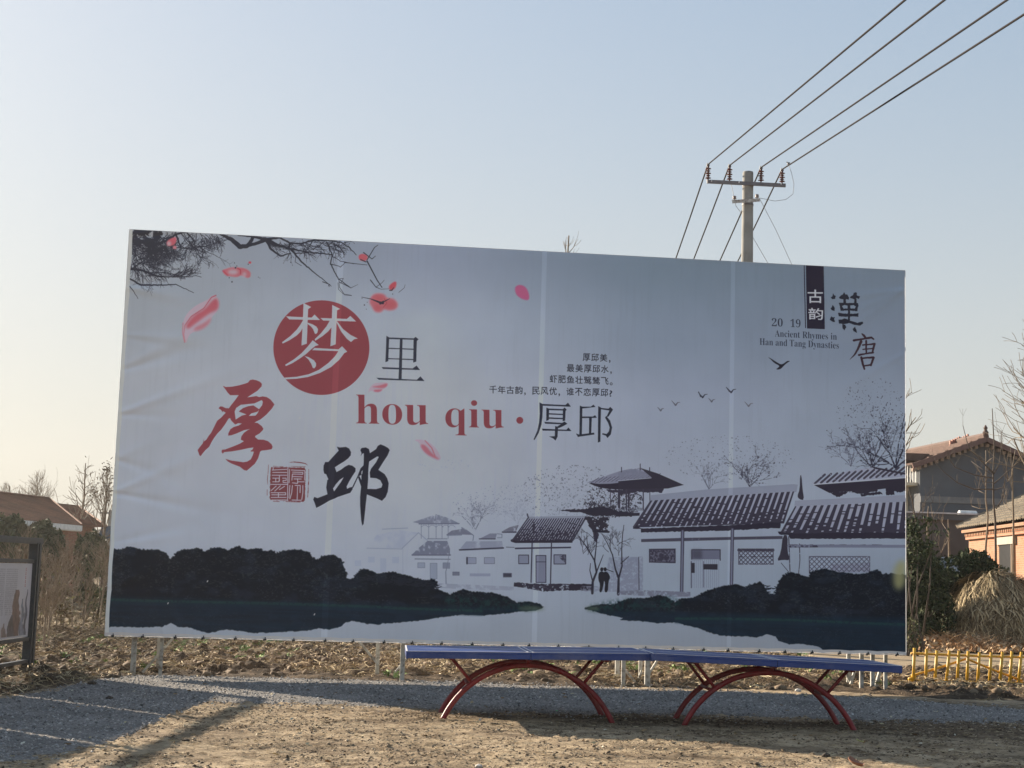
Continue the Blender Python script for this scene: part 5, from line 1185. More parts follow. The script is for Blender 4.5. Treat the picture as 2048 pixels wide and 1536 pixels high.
thin([at_y(x, y, YP-0.3) for x, y in ((1576, 328), (1583, 345), (1588, 368), (1586, 388), (1572, 399), (1550, 402), (1519, 396))], "thin wire looping down from the rightmost cable to the lower crossarm")
thin([at_y(1519, 397, YP-0.3), at_y(1552, 460, YP+1.5), at_y(1584, 530, YP+3), at_y(1640, 640, YP+6)], "long thin wire running down right from the lower crossarm")
thin([at_y(1500, 465, YP+0.1), at_y(1535, 525, YP+2), at_y(1590, 620, YP+5)], "short thin wire running down right from behind the pole shaft")
thin([at_y(1462, 366, YP-0.1), at_y(1469, 398, YP-0.1), at_y(1472, 412, YP-0.1), at_y(1487, 432, YP+0.2)], "thin wire hanging at the left of the pole between both crossarms")
q = MB(); c = at_y(1577, 327, YP-0.3); q.box(c, (0.06, 0.04, 0.05)); q.tube([c+Vector((-0.05, 0, 0.04)), c+Vector((0.05, 0, -0.03))], 0.012, 6)
tag(q.build("cable_clamp", M_STEEL), "small tap clamp on the rightmost power cable", "clamp")

# ------------------------------------------------------------------ yellow fence
M_YEL = mat("yellow_fence_paint", (0.62, 0.34, 0.018), 0.5, var=0.12, scale=9, dirt=(0.20, 0.13, 0.05), dirt_scale=7, dirt_amt=0.7)
fence = tag(empty("yellow_fence", (12.68, 1.3, 0)), "low yellow picket fence with crossed rails beside the dirt track", "fence")
def fp(px, py): return at_y(px, py, 1.3+(px-1826)/222*0.45)-Vector((12.68, 1.3, 0))
pk = [(1826, 1829, 1296, 1374), (1851, 1853, 1298, 1372), (1869, 1874, 1301, 1371), (1892, 1899, 1301, 1366), (1914, 1918, 1302, 1365), (1933.5, 1936.5, 1302, 1368), (1955, 1959, 1305, 1366), (1978.5, 1982.5, 1305, 1368), (1999, 2005, 1304, 1368), (2019, 2024, 1303, 1372), (2036, 2043, 1304, 1370), (2058, 2063, 1306, 1372), (2079, 2083, 1306, 1372), (2100, 2104, 1306, 1373)]
for x0, x1, y1, y0 in pk:
    q = MB(); q.tube([fp(x0, y0+4), fp(x1, y1)], 0.026, 8); q.build("picket", M_YEL, fence, smooth=True)
def rail(p0, p1, off, nm):
    q = MB(); o = Vector((0, off, 0)); q.tube([fp(*p0)+o, fp((p0[0]+p1[0])/2, (p0[1]+p1[1])/2+1)+o, fp(*p1)+o], 0.019, 8); q.build(nm, M_YEL, fence, smooth=True)
rail((1824, 1307), (2104, 1316), 0.035, "rail"); rail((1824, 1361), (2104, 1367), 0.035, "rail")
rail((1826, 1352), (1936, 1318), 0.065, "brace"); rail((1936, 1318), (2048, 1362), 0.065, "brace")
q = MB(); q.tube([fp(1819, 1359)+Vector((0, 0.03, 0)), fp(1832, 1354)+Vector((0, 0.03, 0))], 0.03, 8); q.build("rail_end", M_YEL, fence, smooth=True)

# ------------------------------------------------------------------ houses
M_BRICK = None
def brick_mat(name, c1, c2, mortar, scale, lime=0.0):
    m, nt, b = new_mat(name); N = nt.nodes; L = nt.links
    uv = N.new("ShaderNodeUVMap"); br = N.new("ShaderNodeTexBrick"); L.new(uv.outputs[0], br.inputs[0])
    br.inputs["Color1"].default_value = (*c1, 1); br.inputs["Color2"].default_value = (*c2, 1); br.inputs["Mortar"].default_value = (*mortar, 1)
    br.inputs["Scale"].default_value = scale; br.inputs["Mortar Size"].default_value = 0.012; br.inputs["Brick Width"].default_value = 0.25; br.inputs["Row Height"].default_value = 0.07
    n = N.new("ShaderNodeTexNoise"); n.inputs["Scale"].default_value = 1.1; n.inputs["Detail"].default_value = 7; geo = N.new("ShaderNodeNewGeometry"); L.new(geo.outputs["Position"], n.inputs["Vector"])
    mr = N.new("ShaderNodeMapRange"); mr.inputs[1].default_value = 0.42; mr.inputs[2].default_value = 0.60; mr.inputs[4].default_value = lime; L.new(n.outputs[0], mr.inputs[0])
    mm = N.new("ShaderNodeMix"); mm.data_type = 'RGBA'; L.new(mr.outputs[0], mm.inputs[0]); L.new(br.outputs[0], mm.inputs[6]); mm.inputs[7].default_value = (0.36, 0.24, 0.16, 1)
    L.new(mm.outputs[2], b.inputs["Base Color"]); b.inputs["Roughness"].default_value = 0.9
    bp = N.new("ShaderNodeBump"); bp.inputs["Strength"].default_value = 0.5; bp.inputs["Distance"].default_value = 0.02; L.new(br.outputs[1], bp.inputs["Height"]); bp.invert = True; L.new(bp.outputs[0], b.inputs["Normal"])
    return m
def wall_uv(o):
    u = o.data.uv_layers.new(name="UVMap")
    for p in o.data.polygons:
        n = p.normal; t = Vector((-n.y, n.x, 0)); t = t.normalized() if t.length > 0.01 else Vector((1, 0, 0))
        for li in p.loop_indices:
            v = o.data.vertices[o.data.loops[li].vertex_index].co; u.data[li].uv = (v.dot(t), v.z)
M_REDB = brick_mat("orange_brick", (0.29, 0.095, 0.042), (0.38, 0.155, 0.07), (0.27, 0.19, 0.13), 1.0, 0.30)
M_PINKB = brick_mat("dull_red_brick", (0.26, 0.115, 0.085), (0.31, 0.15, 0.10), (0.30, 0.24, 0.20), 1.0, 0.25)
M_TILER = mat("red_roof_tile", (0.125, 0.075, 0.06), 0.8, var=0.25, scale=2.5, dirt=(0.10, 0.06, 0.045), dirt_scale=1.3, dirt_amt=0.6)
M_TILEL = mat("old_red_roof_tile", (0.20, 0.095, 0.062), 0.9, var=0.25, scale=1.2, dirt=(0.13, 0.08, 0.06), dirt_scale=0.8, dirt_amt=0.6)
M_TILEG = mat("grey_brown_roof_tile", (0.20, 0.165, 0.12), 0.9, var=0.3, scale=2.5, dirt=(0.09, 0.075, 0.06), dirt_scale=1.6, dirt_amt=0.6)
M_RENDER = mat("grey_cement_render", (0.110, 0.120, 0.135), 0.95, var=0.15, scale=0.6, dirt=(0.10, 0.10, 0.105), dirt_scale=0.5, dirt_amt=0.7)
M_CREAM = mat("cream_wall_paint", (0.62, 0.55, 0.42), 0.8); M_DARKW = mat("dark_window_void", (0.02, 0.02, 0.022), 0.3)
M_WHITEP = mat("white_wall_paint", (0.7, 0.7, 0.68), 0.7)
def tiled_slope(e0, e1, r1, r0, step, name, m, parent, wave=0.0, cut=None):
    """stepped courses of tiles between an eave line and a ridge line; every course is a strip with a raised lip"""
    e0, e1, r0, r1 = map(Vector, (e0, e1, r0, r1)); n = max(3, int((r0-e0).length/step)); q = MB()
    nrm = (e1-e0).cross(r0-e0).normalized()
    if nrm.z < 0: nrm = -nrm
    for k in range(n):
        a0 = e0.lerp(r0, k/n); a1 = e1.lerp(r1, k/n); b0 = e0.lerp(r0, (k+1.12)/n); b1 = e1.lerp(r1, (k+1.12)/n)
        up = nrm*0.055; lo = nrm*0.004; m_ = max(2, int((a1-a0).length/0.30)) if wave else 1
        vs = []; 
        for j in range(m_*2+1 if wave else 2):
            t = j/(m_*2) if wave else j; w = nrm*(wave if j % 2 else 0)
            p = a0.lerp(a1, t); r = b0.lerp(b1, t); vs += [p-nrm*0.02+w, p+up+w, r+lo+w]
        c = len(vs)//3
        fs = []
        for j in range(c-1): fs += [(3*j, 3*j+3, 3*j+4, 3*j+1), (3*j+1, 3*j+4, 3*j+5, 3*j+2)]
        q.add(vs, fs)
    o = q.build(name, m, parent); return o
def house_root(nm, p, label, cat="house"): return tag(empty(nm, (p.x, p.y, 0)), label, cat)
def loc(root, p): return Vector(p)-root.location
def hip_house(nm, label, E0, E1, R0, R1, depth, wall_m, tile_m, eave_z, fascia=True, wave=0.0):
    """E0,E1 front eave; R0,R1 ridge; hip at the E1/R1 end"""
    root = house_root(nm, E1, label)
    E0, E1, R0, R1 = (loc(root, p) for p in (E0, E1, R0, R1))
    ax = (E1-E0).normalized(); back = Vector((-ax.y, ax.x, 0));
    if back.dot(R1-E1) < 0: back = -back
    B0 = E0+back*depth; B1 = E1+back*depth
    tiled_slope(E0, E1, R1, R0, 0.45, "roof", tile_m, root, wave)
    rf = [c for c in root.children if c.name.startswith("roof")][-1]
    tiled_slope(B1, B0, R0, R1, 0.9, "roof", tile_m, root)
    q = MB(); q.add([E1, B1, R1], [(0, 1, 2)]); q.add([E0, R0, B0], [(0, 1, 2)]); q.build("roof_end", tile_m, root)
    q = MB(); q.tube([R0+Vector((0, 0, 0.05)), R1+Vector((0, 0, 0.05)), E1+Vector((0, 0, 0.04))], 0.06, 6); q.build("ridge_tiles", tile_m, root)
    ins = 0.45
    c = [E0+back*ins, E1+back*ins-ax*ins, B1-back*ins-ax*ins, B0-back*ins]
    q = MB(); z0 = -0.6; lo = [Vector((v.x, v.y, z0)) for v in c]; hi = [Vector((v.x, v.y, E0.z-0.03)) for v in c]
    q.add(lo+hi, [(0, 1, 5, 4), (1, 2, 6, 5), (2, 3, 7, 6), (3, 0, 4, 7)]); w = q.build("wall", wall_m, root); w.data.update(); wall_uv(w)
    if fascia:
        q = MB(); q.bar(E0+Vector((0, 0, -0.13)), E1+Vector((0, 0, -0.13)), 0.05, 0.24); q.bar(E0+back*0.24+Vector((0, 0, -0.26)), E1+back*0.24+Vector((0, 0, -0.26)), 0.46, 0.05); q.build("fascia", M_WHITEP, root)
    return root, E0, E1, ax, back, ins
def window(root, E0, ax, back, ins, t, z, w, h, frame=True, m=M_DARKW):
    c = E0+ax*t+back*(ins-0.02); c.z = z
    a = math.atan2(ax.y, ax.x); M = Matrix.Rotation(a, 3, 'Z')
    q = MB(); q.box(c, (w, 0.06, h), M); o = q.build("window", m, root)
    if frame:
        q = MB(); q.box(c+Vector((0, 0, -h/2-0.05))-back*0.05, (w+0.2, 0.14, 0.09), M); q.box(c+Vector((0, 0, h/2+0.06))-back*0.02, (w+0.25, 0.09, 0.13), M); q.box(c-back*0.035, (0.05, 0.03, h), M); q.build("frame", M_CREAM, o)
    return o
r_, E0, E1, ax, back, ins = hip_house("brick_house", "long red brick house with hipped tile roof and white fascia on the far left",
    on_ground(-70, 1029, 3.3), on_ground(164, 1051, 3.3), on_ground(-110, 974, 4.75), on_ground(98, 998, 4.75), 8.5, M_PINKB, M_TILEL, 3.3)
L_ = (E1-E0).length
window(r_, E0, ax, back, ins, L_*0.80, 2.2, 1.5, 1.2, m=mat("faded_shutter", (0.36, 0.33, 0.30), 0.8)); window(r_, E0, ax, back, ins, L_*0.86, 1.2, 1.0, 1.3)
r_, E0, E1, ax, back, ins = hip_house("brick_house", "smaller red brick house with hipped roof just behind the long one",
    on_ground(120, 1050, 3.4), on_ground(213, 1054, 3.4), on_ground(100, 1008, 4.85), on_ground(157, 1014, 4.85), 8.5, M_PINKB, M_TILEL, 3.4, fascia=False)
L_ = (E1-E0).length
window(r_, E0, ax, back, ins, L_*0.60, 2.3, 0.7, 0.8, False); window(r_, E0, ax, back, ins, L_*0.83, 2.3, 0.7, 0.9, False)
# small white shed far left beside the banner
sp = on_ground(205, 1132, 0); sp = at_y(216, 1100, 62); sh = house_root("white_shed", sp, "small white shed with dark roof seen between shrubs at the banner's left edge", "shed")
q = MB(); q.box((0.6, 1.5, 1.3), (1.9, 3, 3.0)); q.build("wall", M_WHITEP, sh); q = MB(); q.add([(-0.6, -0.3, 2.9), (1.8, -0.3, 2.9), (1.8, 1.5, 3.6), (-0.6, 1.5, 3.6), (-0.6, 3.3, 2.9), (1.8, 3.3, 2.9)], [(0, 1, 2, 3), (3, 2, 5, 4)]); q.build("roof", M_RENDER, sh)
for x in (0.15, 0.75): q = MB(); q.box((x, -0.01, 2.1), (0.3, 0.05, 0.5)); q.build("window", M_DARKW, sh)
# distant pole
dp = at_y(217, 1080, 70); q = MB(); q.lathe([(0.14, -0.5), (0.10, at_y(217, 1020, 70).z)], n=10); q.box((0, 0, at_y(217, 1026, 70).z), (1.2, 0.1, 0.1)); o = q.build("wooden_pole", M_CONC, loc=(dp.x, dp.y, 0)); tag(o, "distant short utility pole above the houses on the left", "pole")

# ---- two storey grey house on the right
YH = 36.0
rg = at_y(1965, 876, YH); el = at_y(1840, 929, YH); hw = rg.x-el.x; er = Vector((rg.x+hw, YH, el.z)); dep = 9.0
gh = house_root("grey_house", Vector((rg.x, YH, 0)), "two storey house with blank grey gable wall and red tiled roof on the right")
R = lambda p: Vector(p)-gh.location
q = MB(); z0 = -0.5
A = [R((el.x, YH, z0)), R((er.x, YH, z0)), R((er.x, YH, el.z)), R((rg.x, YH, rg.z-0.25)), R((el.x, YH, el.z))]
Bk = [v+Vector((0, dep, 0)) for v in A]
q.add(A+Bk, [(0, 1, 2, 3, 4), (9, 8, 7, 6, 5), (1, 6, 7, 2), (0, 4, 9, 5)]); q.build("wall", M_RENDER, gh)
zb = at_y(1900, 1000, YH).z
q = MB(); q.box(R((rg.x, YH-0.02, zb)), (2*hw, 0.05, 0.25)); q.build("floor_band", mat("pale_cement_band", (0.20, 0.195, 0.19), 0.9), gh)
def ov(p, s): return p
for s in (-1, 1):
    e0 = R((rg.x+s*(hw+0.45), YH-0.35, el.z-0.02)); e1 = e0+Vector((0, dep+0.7, 0)); r0 = R((rg.x, YH-0.35, rg.z)); r1 = r0+Vector((0, dep+0.7, 0))
    tiled_slope(e0, e1, r1, r0, 0.35, "roof", M_TILER, gh)
    q = MB(); q.bar(e0+Vector((0, -0.02, -0.08)), r0+Vector((0, -0.02, -0.08)), 0.10, 0.20); q.build("verge_board", mat("pinkish_verge_tiles", (0.16, 0.095, 0.08), 0.8), gh)
    q = MB(); d_ = (r0-e0); n_ = int(d_.length/0.24)
    for k in range(n_): q.box(e0+d_*((k+0.5)/n_)+Vector((0, 0.20, -0.26)), (0.12, 0.16, 0.13))
    q.build("verge_dentils", M_PINKB, gh)["kind"] = "stuff"
q = MB(); q.tube([R((rg.x, YH-0.35, rg.z+0.06)), R((rg.x, YH+dep+0.3, rg.z+0.06))], 0.13, 6); q.lathe([(0.10, 0), (0.13, 0.12), (0.06, 0.22), (0.09, 0.30), (0.02, 0.42)], c=R((rg.x, YH-0.3, rg.z+0.08)), n=8); q.build("ridge_tiles", M_TILER, gh)
# pierced ridge ornament standing farther back on the left slope side
q = MB()
for k in range(9):
    p = at_y(1901+k*4.3, 889-k*1.5, YH+2.5); h = 0.28 if k not in (3, 4) else 0.34
    q.box(R(p)+Vector((0, 0, 0)), (0.07, 0.10, h+random.random()*0.12))
p0 = R(at_y(1899, 893, YH+2.5)); p1 = R(at_y(1938, 879, YH+2.5)); q.bar(p0, p1, 0.12, 0.10); q.build("ridge_ornament", mat("pink_ridge_ornament", (0.42, 0.20, 0.15), 0.8), gh)
# wing with balcony to the left
q = MB(); w0 = at_y(1790, 960, YH+1.2); w1 = at_y(1838, 960, YH+1.2)
q.box(R(((w0.x+w1.x)/2, YH+2.4, 3.0)), (w1.x-w0.x, 2.2, 6.2)); wg = q.build("wing_wall", M_CREAM, gh)
rz = at_y(1815, 915, YH+0.6).z
q = MB(); q.box(R(((w0.x+w1.x)/2, YH+1.9, rz)), (w1.x-w0.x+0.1, 3.4, 0.30)); q.build("wing_roof", M_TILER, gh)
q = MB(); q.box(R(at_y(1825, 947, YH+1.25)), (0.45, 0.06, 0.75)); q.build("window", M_DARKW, gh)
bz = at_y(1825, 968, YH+0.3).z; q = MB(); q.box(R(((w0.x+w1.x)/2, YH+0.9, bz)), (w1.x-w0.x, 1.3, 0.12)); bal = q.build("balcony", M_CREAM, gh)
q = MB()
for k in range(9): q.box(R((w0.x+0.08+k*(w1.x-w0.x-0.1)/8, YH+0.3, bz+0.38)), (0.035, 0.035, 0.7))
q.box(R(((w0.x+w1.x)/2, YH+0.3, bz+0.74)), (w1.x-w0.x, 0.06, 0.06)); q.build("railing", M_WHITEP, bal)
# ---- low flat roofed outbuilding
YL = 33.3
l0 = at_y(1770, 1030, YL); l1 = at_y(1975, 1040, YL); lo = house_root("low_outbuilding", l0, "low dark grey outbuilding with flat roof and pale coping", "outbuilding")
q = MB(); w = l1.x-l0.x; q.box((w/2, 1.1, l0.z/2-0.3), (w, 2.2, l0.z+0.4)); q.build("wall", mat("dark_grey_wall", (0.10, 0.092, 0.09), 0.95, var=0.2, scale=0.8, dirt=(0.06, 0.055, 0.055), dirt_scale=0.7), lo)  # dark grey wall with darker random patches
q = MB(); q.box((w/2, 1.1, l0.z+0.0), (w+0.3, 2.5, 0.22)); q.build("roof_slab", M_RENDER, lo)
q = MB(); q.box((w/2, -0.18, l0.z+0.14), (w+0.3, 0.10, 0.05)); q.build("coping", mat("pale_coping", (0.55, 0.55, 0.56), 0.7), lo)
c = at_y(1937, 1029, YL+0.6); q = MB(); q.tube([c+Vector((-0.42, 0, 0)), c+Vector((-0.38, 0, 0)), c+Vector((0.30, 0, 0)), c+Vector((0.34, 0, 0))], [0.08, 0.15, 0.15, 0.08], 14)
for s in (-0.25, 0.2): q.box(c+Vector((s, 0, -0.17)), (0.05, 0.22, 0.12))
tag(q.build("water_tank", M_WHITEP), "white cylindrical water tank lying on the flat roof", "water tank")
# ---- orange brick house, long side running towards the viewer
EA = on_ground(1914, 1056, 3.75); EB = on_ground(2052, 1036, 3.75); axd = (EB-EA); axd.z = 0; axd.normalize()
bh = house_root("orange_brick_house", EA, "sunlit orange brick farmhouse with grey tiled roof behind the straw heap")
nb = Vector((-axd.y, axd.x, 0)); 
if nb.x < 0: nb = -nb
LN = (EB-EA).length+6; z = 3.75
e0 = Vector((0, 0, z)); e1 = axd*LN+Vector((0, 0, z)); rh = 1.75; hwid = 3.6
r0 = e0+nb*hwid+Vector((0, 0, rh)); r1 = e1+nb*hwid+Vector((0, 0, rh))
tiled_slope(e0, e1, r1, r0, 0.28, "roof", M_TILEG, bh, wave=0.045); tiled_slope(e1+nb*2*hwid, e0+nb*2*hwid, r0, r1, 0.7, "roof", M_TILEG, bh)
q = MB(); q.tube([r0+Vector((0, 0, 0.06)), r1+Vector((0, 0, 0.06))], 0.13, 6); q.tube([e0-axd*0.05+Vector((0, 0, 0.05)), r0-axd*0.05+Vector((0, 0, 0.06))], 0.09, 6); q.build("ridge_tiles", M_TILEG, bh)
w0 = nb*0.35+axd*0.3; wl0 = w0+Vector((0, 0, -0.6)); wz = z-0.06
q = MB(); pts = [w0, w0+axd*(LN-0.6), w0+axd*(LN-0.6)+nb*(2*hwid-0.7), w0+nb*(2*hwid-0.7)]
lo_ = [p+Vector((0, 0, -0.6)) for p in pts]; hi_ = [p+Vector((0, 0, wz)) for p in pts]; q.add(lo_+hi_, [(0, 1, 5, 4), (1, 2, 6, 5), (2, 3, 7, 6), (3, 0, 4, 7)])
g = (hi_[0]+hi_[3])/2+Vector((0, 0, rh*0.9)); q.add([hi_[0], hi_[3], g], [(0, 1, 2)]); w = q.build("wall", M_REDB, bh); w.data.update(); wall_uv(w)
q = MB(); M = Matrix.Rotation(math.atan2(axd.y, axd.x), 3, 'Z')
q.box(w0+axd*(LN/2-0.3)-nb*0.05+Vector((0, 0, wz-0.32)), (LN-0.6, 0.14, 0.10), M); q.box(w0+axd*(LN/2-0.3)-nb*0.12+Vector((0, 0, wz-0.08)), (LN-0.6, 0.28, 0.10), M)
for k in range(int((LN-0.6)/0.24)): q.box(w0+axd*(k*0.24+0.1)-nb*0.07+Vector((0, 0, wz-0.20)), (0.12, 0.16, 0.13), M)
o = q.build("cornice", M_REDB, bh); o.data.update(); wall_uv(o)
def on_wall(px, py):
    """point of the brick wall seen at a photo pixel"""
    d = ray(px, py); P0 = bh.location+w0; n = nb; t = (P0-CAMP).dot(n)/d.dot(n); return CAMP+d*t-bh.location
a = on_wall(2001, 1089); b = on_wall(2028, 1089); c = on_wall(2001, 1128)
wd = (b-a).length; hh = max(1.2, a.z-c.z)
q = MB(); q.box((a+b)/2+Vector((0, 0, -hh/2)), (wd, 0.10, hh), M); dr = q.build("door", M_DARKW, bh)
q = MB(); q.box((a+b)/2-nb*0.06+Vector((0, 0, 0.12)), (wd+0.7, 0.10, 0.24), M); q.build("lintel", mat("concrete_lintel", (0.33, 0.31, 0.26), 0.9), dr)
q = MB(); q.box(b-axd*(-0.06)-nb*0.05+Vector((0, 0, -hh/2)), (0.12, 0.12, hh), M); q.build("door_frame", mat("old_wood", (0.16, 0.11, 0.07), 0.8), dr)
# ------------------------------------------------------------------ trees, shrubs, straw
M_BARK = mat("pale_bark", (0.22, 0.17, 0.12), 0.9, var=0.25, scale=8)
M_BARKD = mat("dark_bark", (0.085, 0.065, 0.05), 0.9, var=0.25, scale=8)
def leaf_mat(name, cols):
    m = vary_mat(name, cols, 0.85); return m
M_EVER = leaf_mat("evergreen_leaf", [(0.018, 0.030, 0.012), (0.030, 0.046, 0.018), (0.045, 0.065, 0.028), (0.085, 0.10, 0.045)])
M_BAMB = leaf_mat("dusty_green_leaf", [(0.045, 0.055, 0.028), (0.07, 0.08, 0.038), (0.10, 0.11, 0.055), (0.17, 0.16, 0.08)])
M_YLEAF = leaf_mat("yellow_green_leaf", [(0.10, 0.10, 0.035), (0.22, 0.20, 0.07), (0.32, 0.28, 0.10)])
M_BROWNL = leaf_mat("withered_leaf", [(0.06, 0.04, 0.022), (0.12, 0.08, 0.045), (0.2, 0.13, 0.075)])
def leaf_cloud(name, C, n, size, m, parent, shell=0.5, droop=0.0):
    """leaves spread through lumpy ellipsoids; C = list of (centre, radii)"""
    tot = sum(c[1][0]*c[1][2] for c in C); V = []
    for c, r in C:
        k = max(20, int(n*r[0]*r[2]/tot)); d = RNG.randn(k, 3); d /= np.linalg.norm(d, axis=1)[:, None]
        lump = 0.78+0.36*fbm(d[:, 0]*2+c[0], d[:, 2]*2+d[:, 1]*1.7, 1.6, 3, c[2])
        rad = (RNG.rand(k)**shell)*lump; P = np.array(c)+d*rad[:, None]*np.array(r)
        gap = fbm(P[:, 0]*2.3+P[:, 1], P[:, 2]*2.3-P[:, 1]*0.7, 1.3, 2, 7) > 0.36; P = P[gap]; P = P[P[:, 2] > 0.0-0.0]
        V.append(P)
    P = np.concatenate(V); n = len(P)
    s = size*(0.6+0.8*RNG.rand(n)); a = RNG.randn(n, 3); a /= np.linalg.norm(a, axis=1)[:, None]; b = np.cross(a, RNG.randn(n, 3)); b /= np.linalg.norm(b, axis=1)[:, None]+1e-9
    a = a*s[:, None]; b = b*(s*0.42)[:, None]
    Q = np.stack([P-a, P+b, P+a, P-b], 1).reshape(-1, 3); F = np.arange(n*4).reshape(n, 4)
    return np_mesh(name, Q, F, m, parent)
def grow(mb, p, d, L, r, depth, rs, spread=0.5, nseg=5, kids=(2, 4), up=0.12, tips=None, minr=0.004, sides=4, shrink=(0.5, 0.8), bend=0.15):
    pts = [Vector(p)]; dirs = [Vector(d).normalized()]
    for k in range(nseg):
        dd = (dirs[-1]+Vector((rs.gauss(0, bend), rs.gauss(0, bend), rs.gauss(0, bend)+up))).normalized()
        dirs.append(dd); pts.append(pts[-1]+dd*L/nseg)
    r1 = max(minr, r*0.45)
    mb.tube(pts, [r+(r1-r)*i/nseg for i in range(nseg+1)], sides, cap=False)
    if tips is not None: tips.append(pts[-1])
    if depth <= 0: return
    for k in range(rs.randint(*kids)):
        t = rs.uniform(0.25, 1.0); i = min(nseg-1, int(t*nseg)); f = t*nseg-i
        q = pts[i].lerp(pts[i+1], f); a = rs.uniform(0, 2*pi); o = dirs[i].orthogonal().normalized(); o = Quaternion(dirs[i], a) @ o
        nd = (dirs[i]*cos(spread)+o*sin(spread)).normalized()
        grow(mb, q, nd, L*rs.uniform(*shrink), max(minr, r*(0.62-0.3*t)), depth-1, rs, spread*rs.uniform(0.8, 1.2), max(3, nseg-1), kids, up, tips, minr, sides, shrink, bend)
def bare_tree(name, base, H, label, cat="bare tree", seed=1, trunk_r=0.09, clear=0.3, nb=12, blen=0.35, bdepth=2, spread=0.6, m=None, lean=(0, 0), up=0.18, minr=0.004, leaves=None, group=None):
    rs = random.Random(seed); root = tag(empty(name, base), label, cat, group); m = m or M_BARK
    q = MB(); pts = [Vector((lean[0]*t*t+rs.gauss(0, 0.012*H*0.3), lean[1]*t*t, H*t-0.1*(t == 0))) for t in np.linspace(0, 1, 9)]
    q.tube(pts, [trunk_r*(1-0.88*t)+minr for t in np.linspace(0, 1, 9)], 8); q.build("trunk", m, root, smooth=True)
    q = MB(); tips = []
    for k in range(nb):
        t = clear+(0.97-clear)*(k+rs.random()*0.6)/nb; i = min(7, int(t*8)); p = pts[i].lerp(pts[i+1], t*8-i)
        a = k*2.4+rs.random(); d = Vector((cos(a)*sin(spread), sin(a)*sin(spread), cos(spread)))
        grow(q, p, d, H*blen*(1.15-t)*rs.uniform(0.8, 1.15), trunk_r*(1-0.85*t)*0.45+minr, bdepth, rs, 0.55, 5, (2, 5), up, tips, minr)
    q.build("crown", m, root, smooth=True)
    if leaves:
        P = np.array([tuple(t) for t in tips]); P = np.repeat(P, leaves[0], 0)+RNG.randn(len(P)*leaves[0], 3)*leaves[3]; n = len(P); s = leaves[1]
        a = RNG.randn(n, 3)*s*0.5; b = np.cross(a, RNG.randn(n, 3)); b = b/(np.linalg.norm(b, axis=1)[:, None]+1e-9)*s*0.3
        np_mesh("leaves", np.stack([P-a, P+b, P+a, P-b], 1).reshape(-1, 3), np.arange(n*4).reshape(n, 4), leaves[2], root)
    return root
def base_at(px, Y): p = at_y(px, 1150, Y); return Vector((p.x, Y, 0))
def hgt(px, py, Y): return at_y(px, py, Y).z
# left background
bare_tree("bare_tree", base_at(157, 60), hgt(157, 926, 60), "slender bare tree with upswept side branches above the far left roofs", seed=3, trunk_r=0.10, clear=0.28, nb=24, blen=0.34, bdepth=1, spread=0.95, up=0.05, minr=0.012)
bare_tree("bare_tree", base_at(203, 55), hgt(203, 950, 55), "bare tree with a few withered leaves close to the banner's left edge", seed=8, trunk_r=0.09, clear=0.3, nb=16, blen=0.42, bdepth=2, spread=0.45, minr=0.007, leaves=(1, 0.10, M_BROWNL, 0.12))
bare_tree("bare_tree", base_at(62, 105), hgt(62, 955, 105), "faint bare tree with a rounded crown behind the long house roof", seed=12, trunk_r=0.16, clear=0.35, nb=26, blen=0.45, bdepth=2, spread=0.6, minr=0.009, up=0.1)
bare_tree("bare_tree", base_at(8, 110), hgt(8, 972, 110), "faint bare treetop at the left edge behind the roof", seed=14, trunk_r=0.14, clear=0.35, nb=18, blen=0.4, bdepth=2, spread=0.6, minr=0.013, up=0.1)
# behind the banner
bare_tree("poplar_tree", base_at(1117, 30), hgt(1117, 470, 30), "tip of a tall bare poplar peeping over the banner's top edge", seed=5, trunk_r=0.15, clear=0.3, nb=46, blen=0.20, bdepth=1, spread=0.85, minr=0.005, up=0.16)
bare_tree("bare_tree", base_at(1796, 11), hgt(1800, 690, 11), "bare tree hidden behind the banner, its twigs showing past the right edge", seed=21, trunk_r=0.07, clear=0.62, nb=11, blen=0.24, bdepth=1, spread=0.75, minr=0.006, up=0.12)
bare_tree("bare_tree", base_at(2125, 14), hgt(2125, 640, 14), "bare branching tree reaching in from the right edge", seed=33, trunk_r=0.12, clear=0.40, nb=24, blen=0.36, bdepth=2, spread=0.95, minr=0.006, up=0.05)
# traced saplings on the right
Z9 = Z(1780, 640, 3.84)
def traced_tree(name, label, trunk, branches, Y, m, seed=1, twig=True):
    rs = random.Random(seed); b = at_y(*Z9([trunk[0]])[0], Y); root = tag(empty(name, (b.x, Y, 0)), label, "bare tree")
    off = Vector((b.x, Y, 0)); P = lambda pts, dy=0: [at_y(x, y, Y+dy*k/len(pts))-off for k, (x, y) in enumerate(Z9(pts))]
    tp = P(trunk); tp = [Vector((tp[0].x, 0, -0.1))]+tp; q = MB(); n = len(tp); q.tube(tp, [0.036*(1-0.8*i/(n-1))+0.005 for i in range(n)], 7); q.build("trunk", m, root, smooth=True)
    q = MB()
    for br, w in branches:
        dy = rs.uniform(-1.2, 1.2); p = P(br, dy); q.tube(p, [w*(1-0.75*i/(len(p)-1))+0.003 for i in range(len(p))], 5)
        if twig:
            for k in range(3):
                i = rs.randint(1, len(p)-1); grow(q, p[i], Vector((rs.uniform(-0.7, 0.7), rs.uniform(-0.4, 0.4), 1)), rs.uniform(0.2, 0.6), 0.006, 1, rs, 0.5, 4, (1, 3), 0.1, None, 0.0035)
    q.build("crown", m, root, smooth=True)
    return root
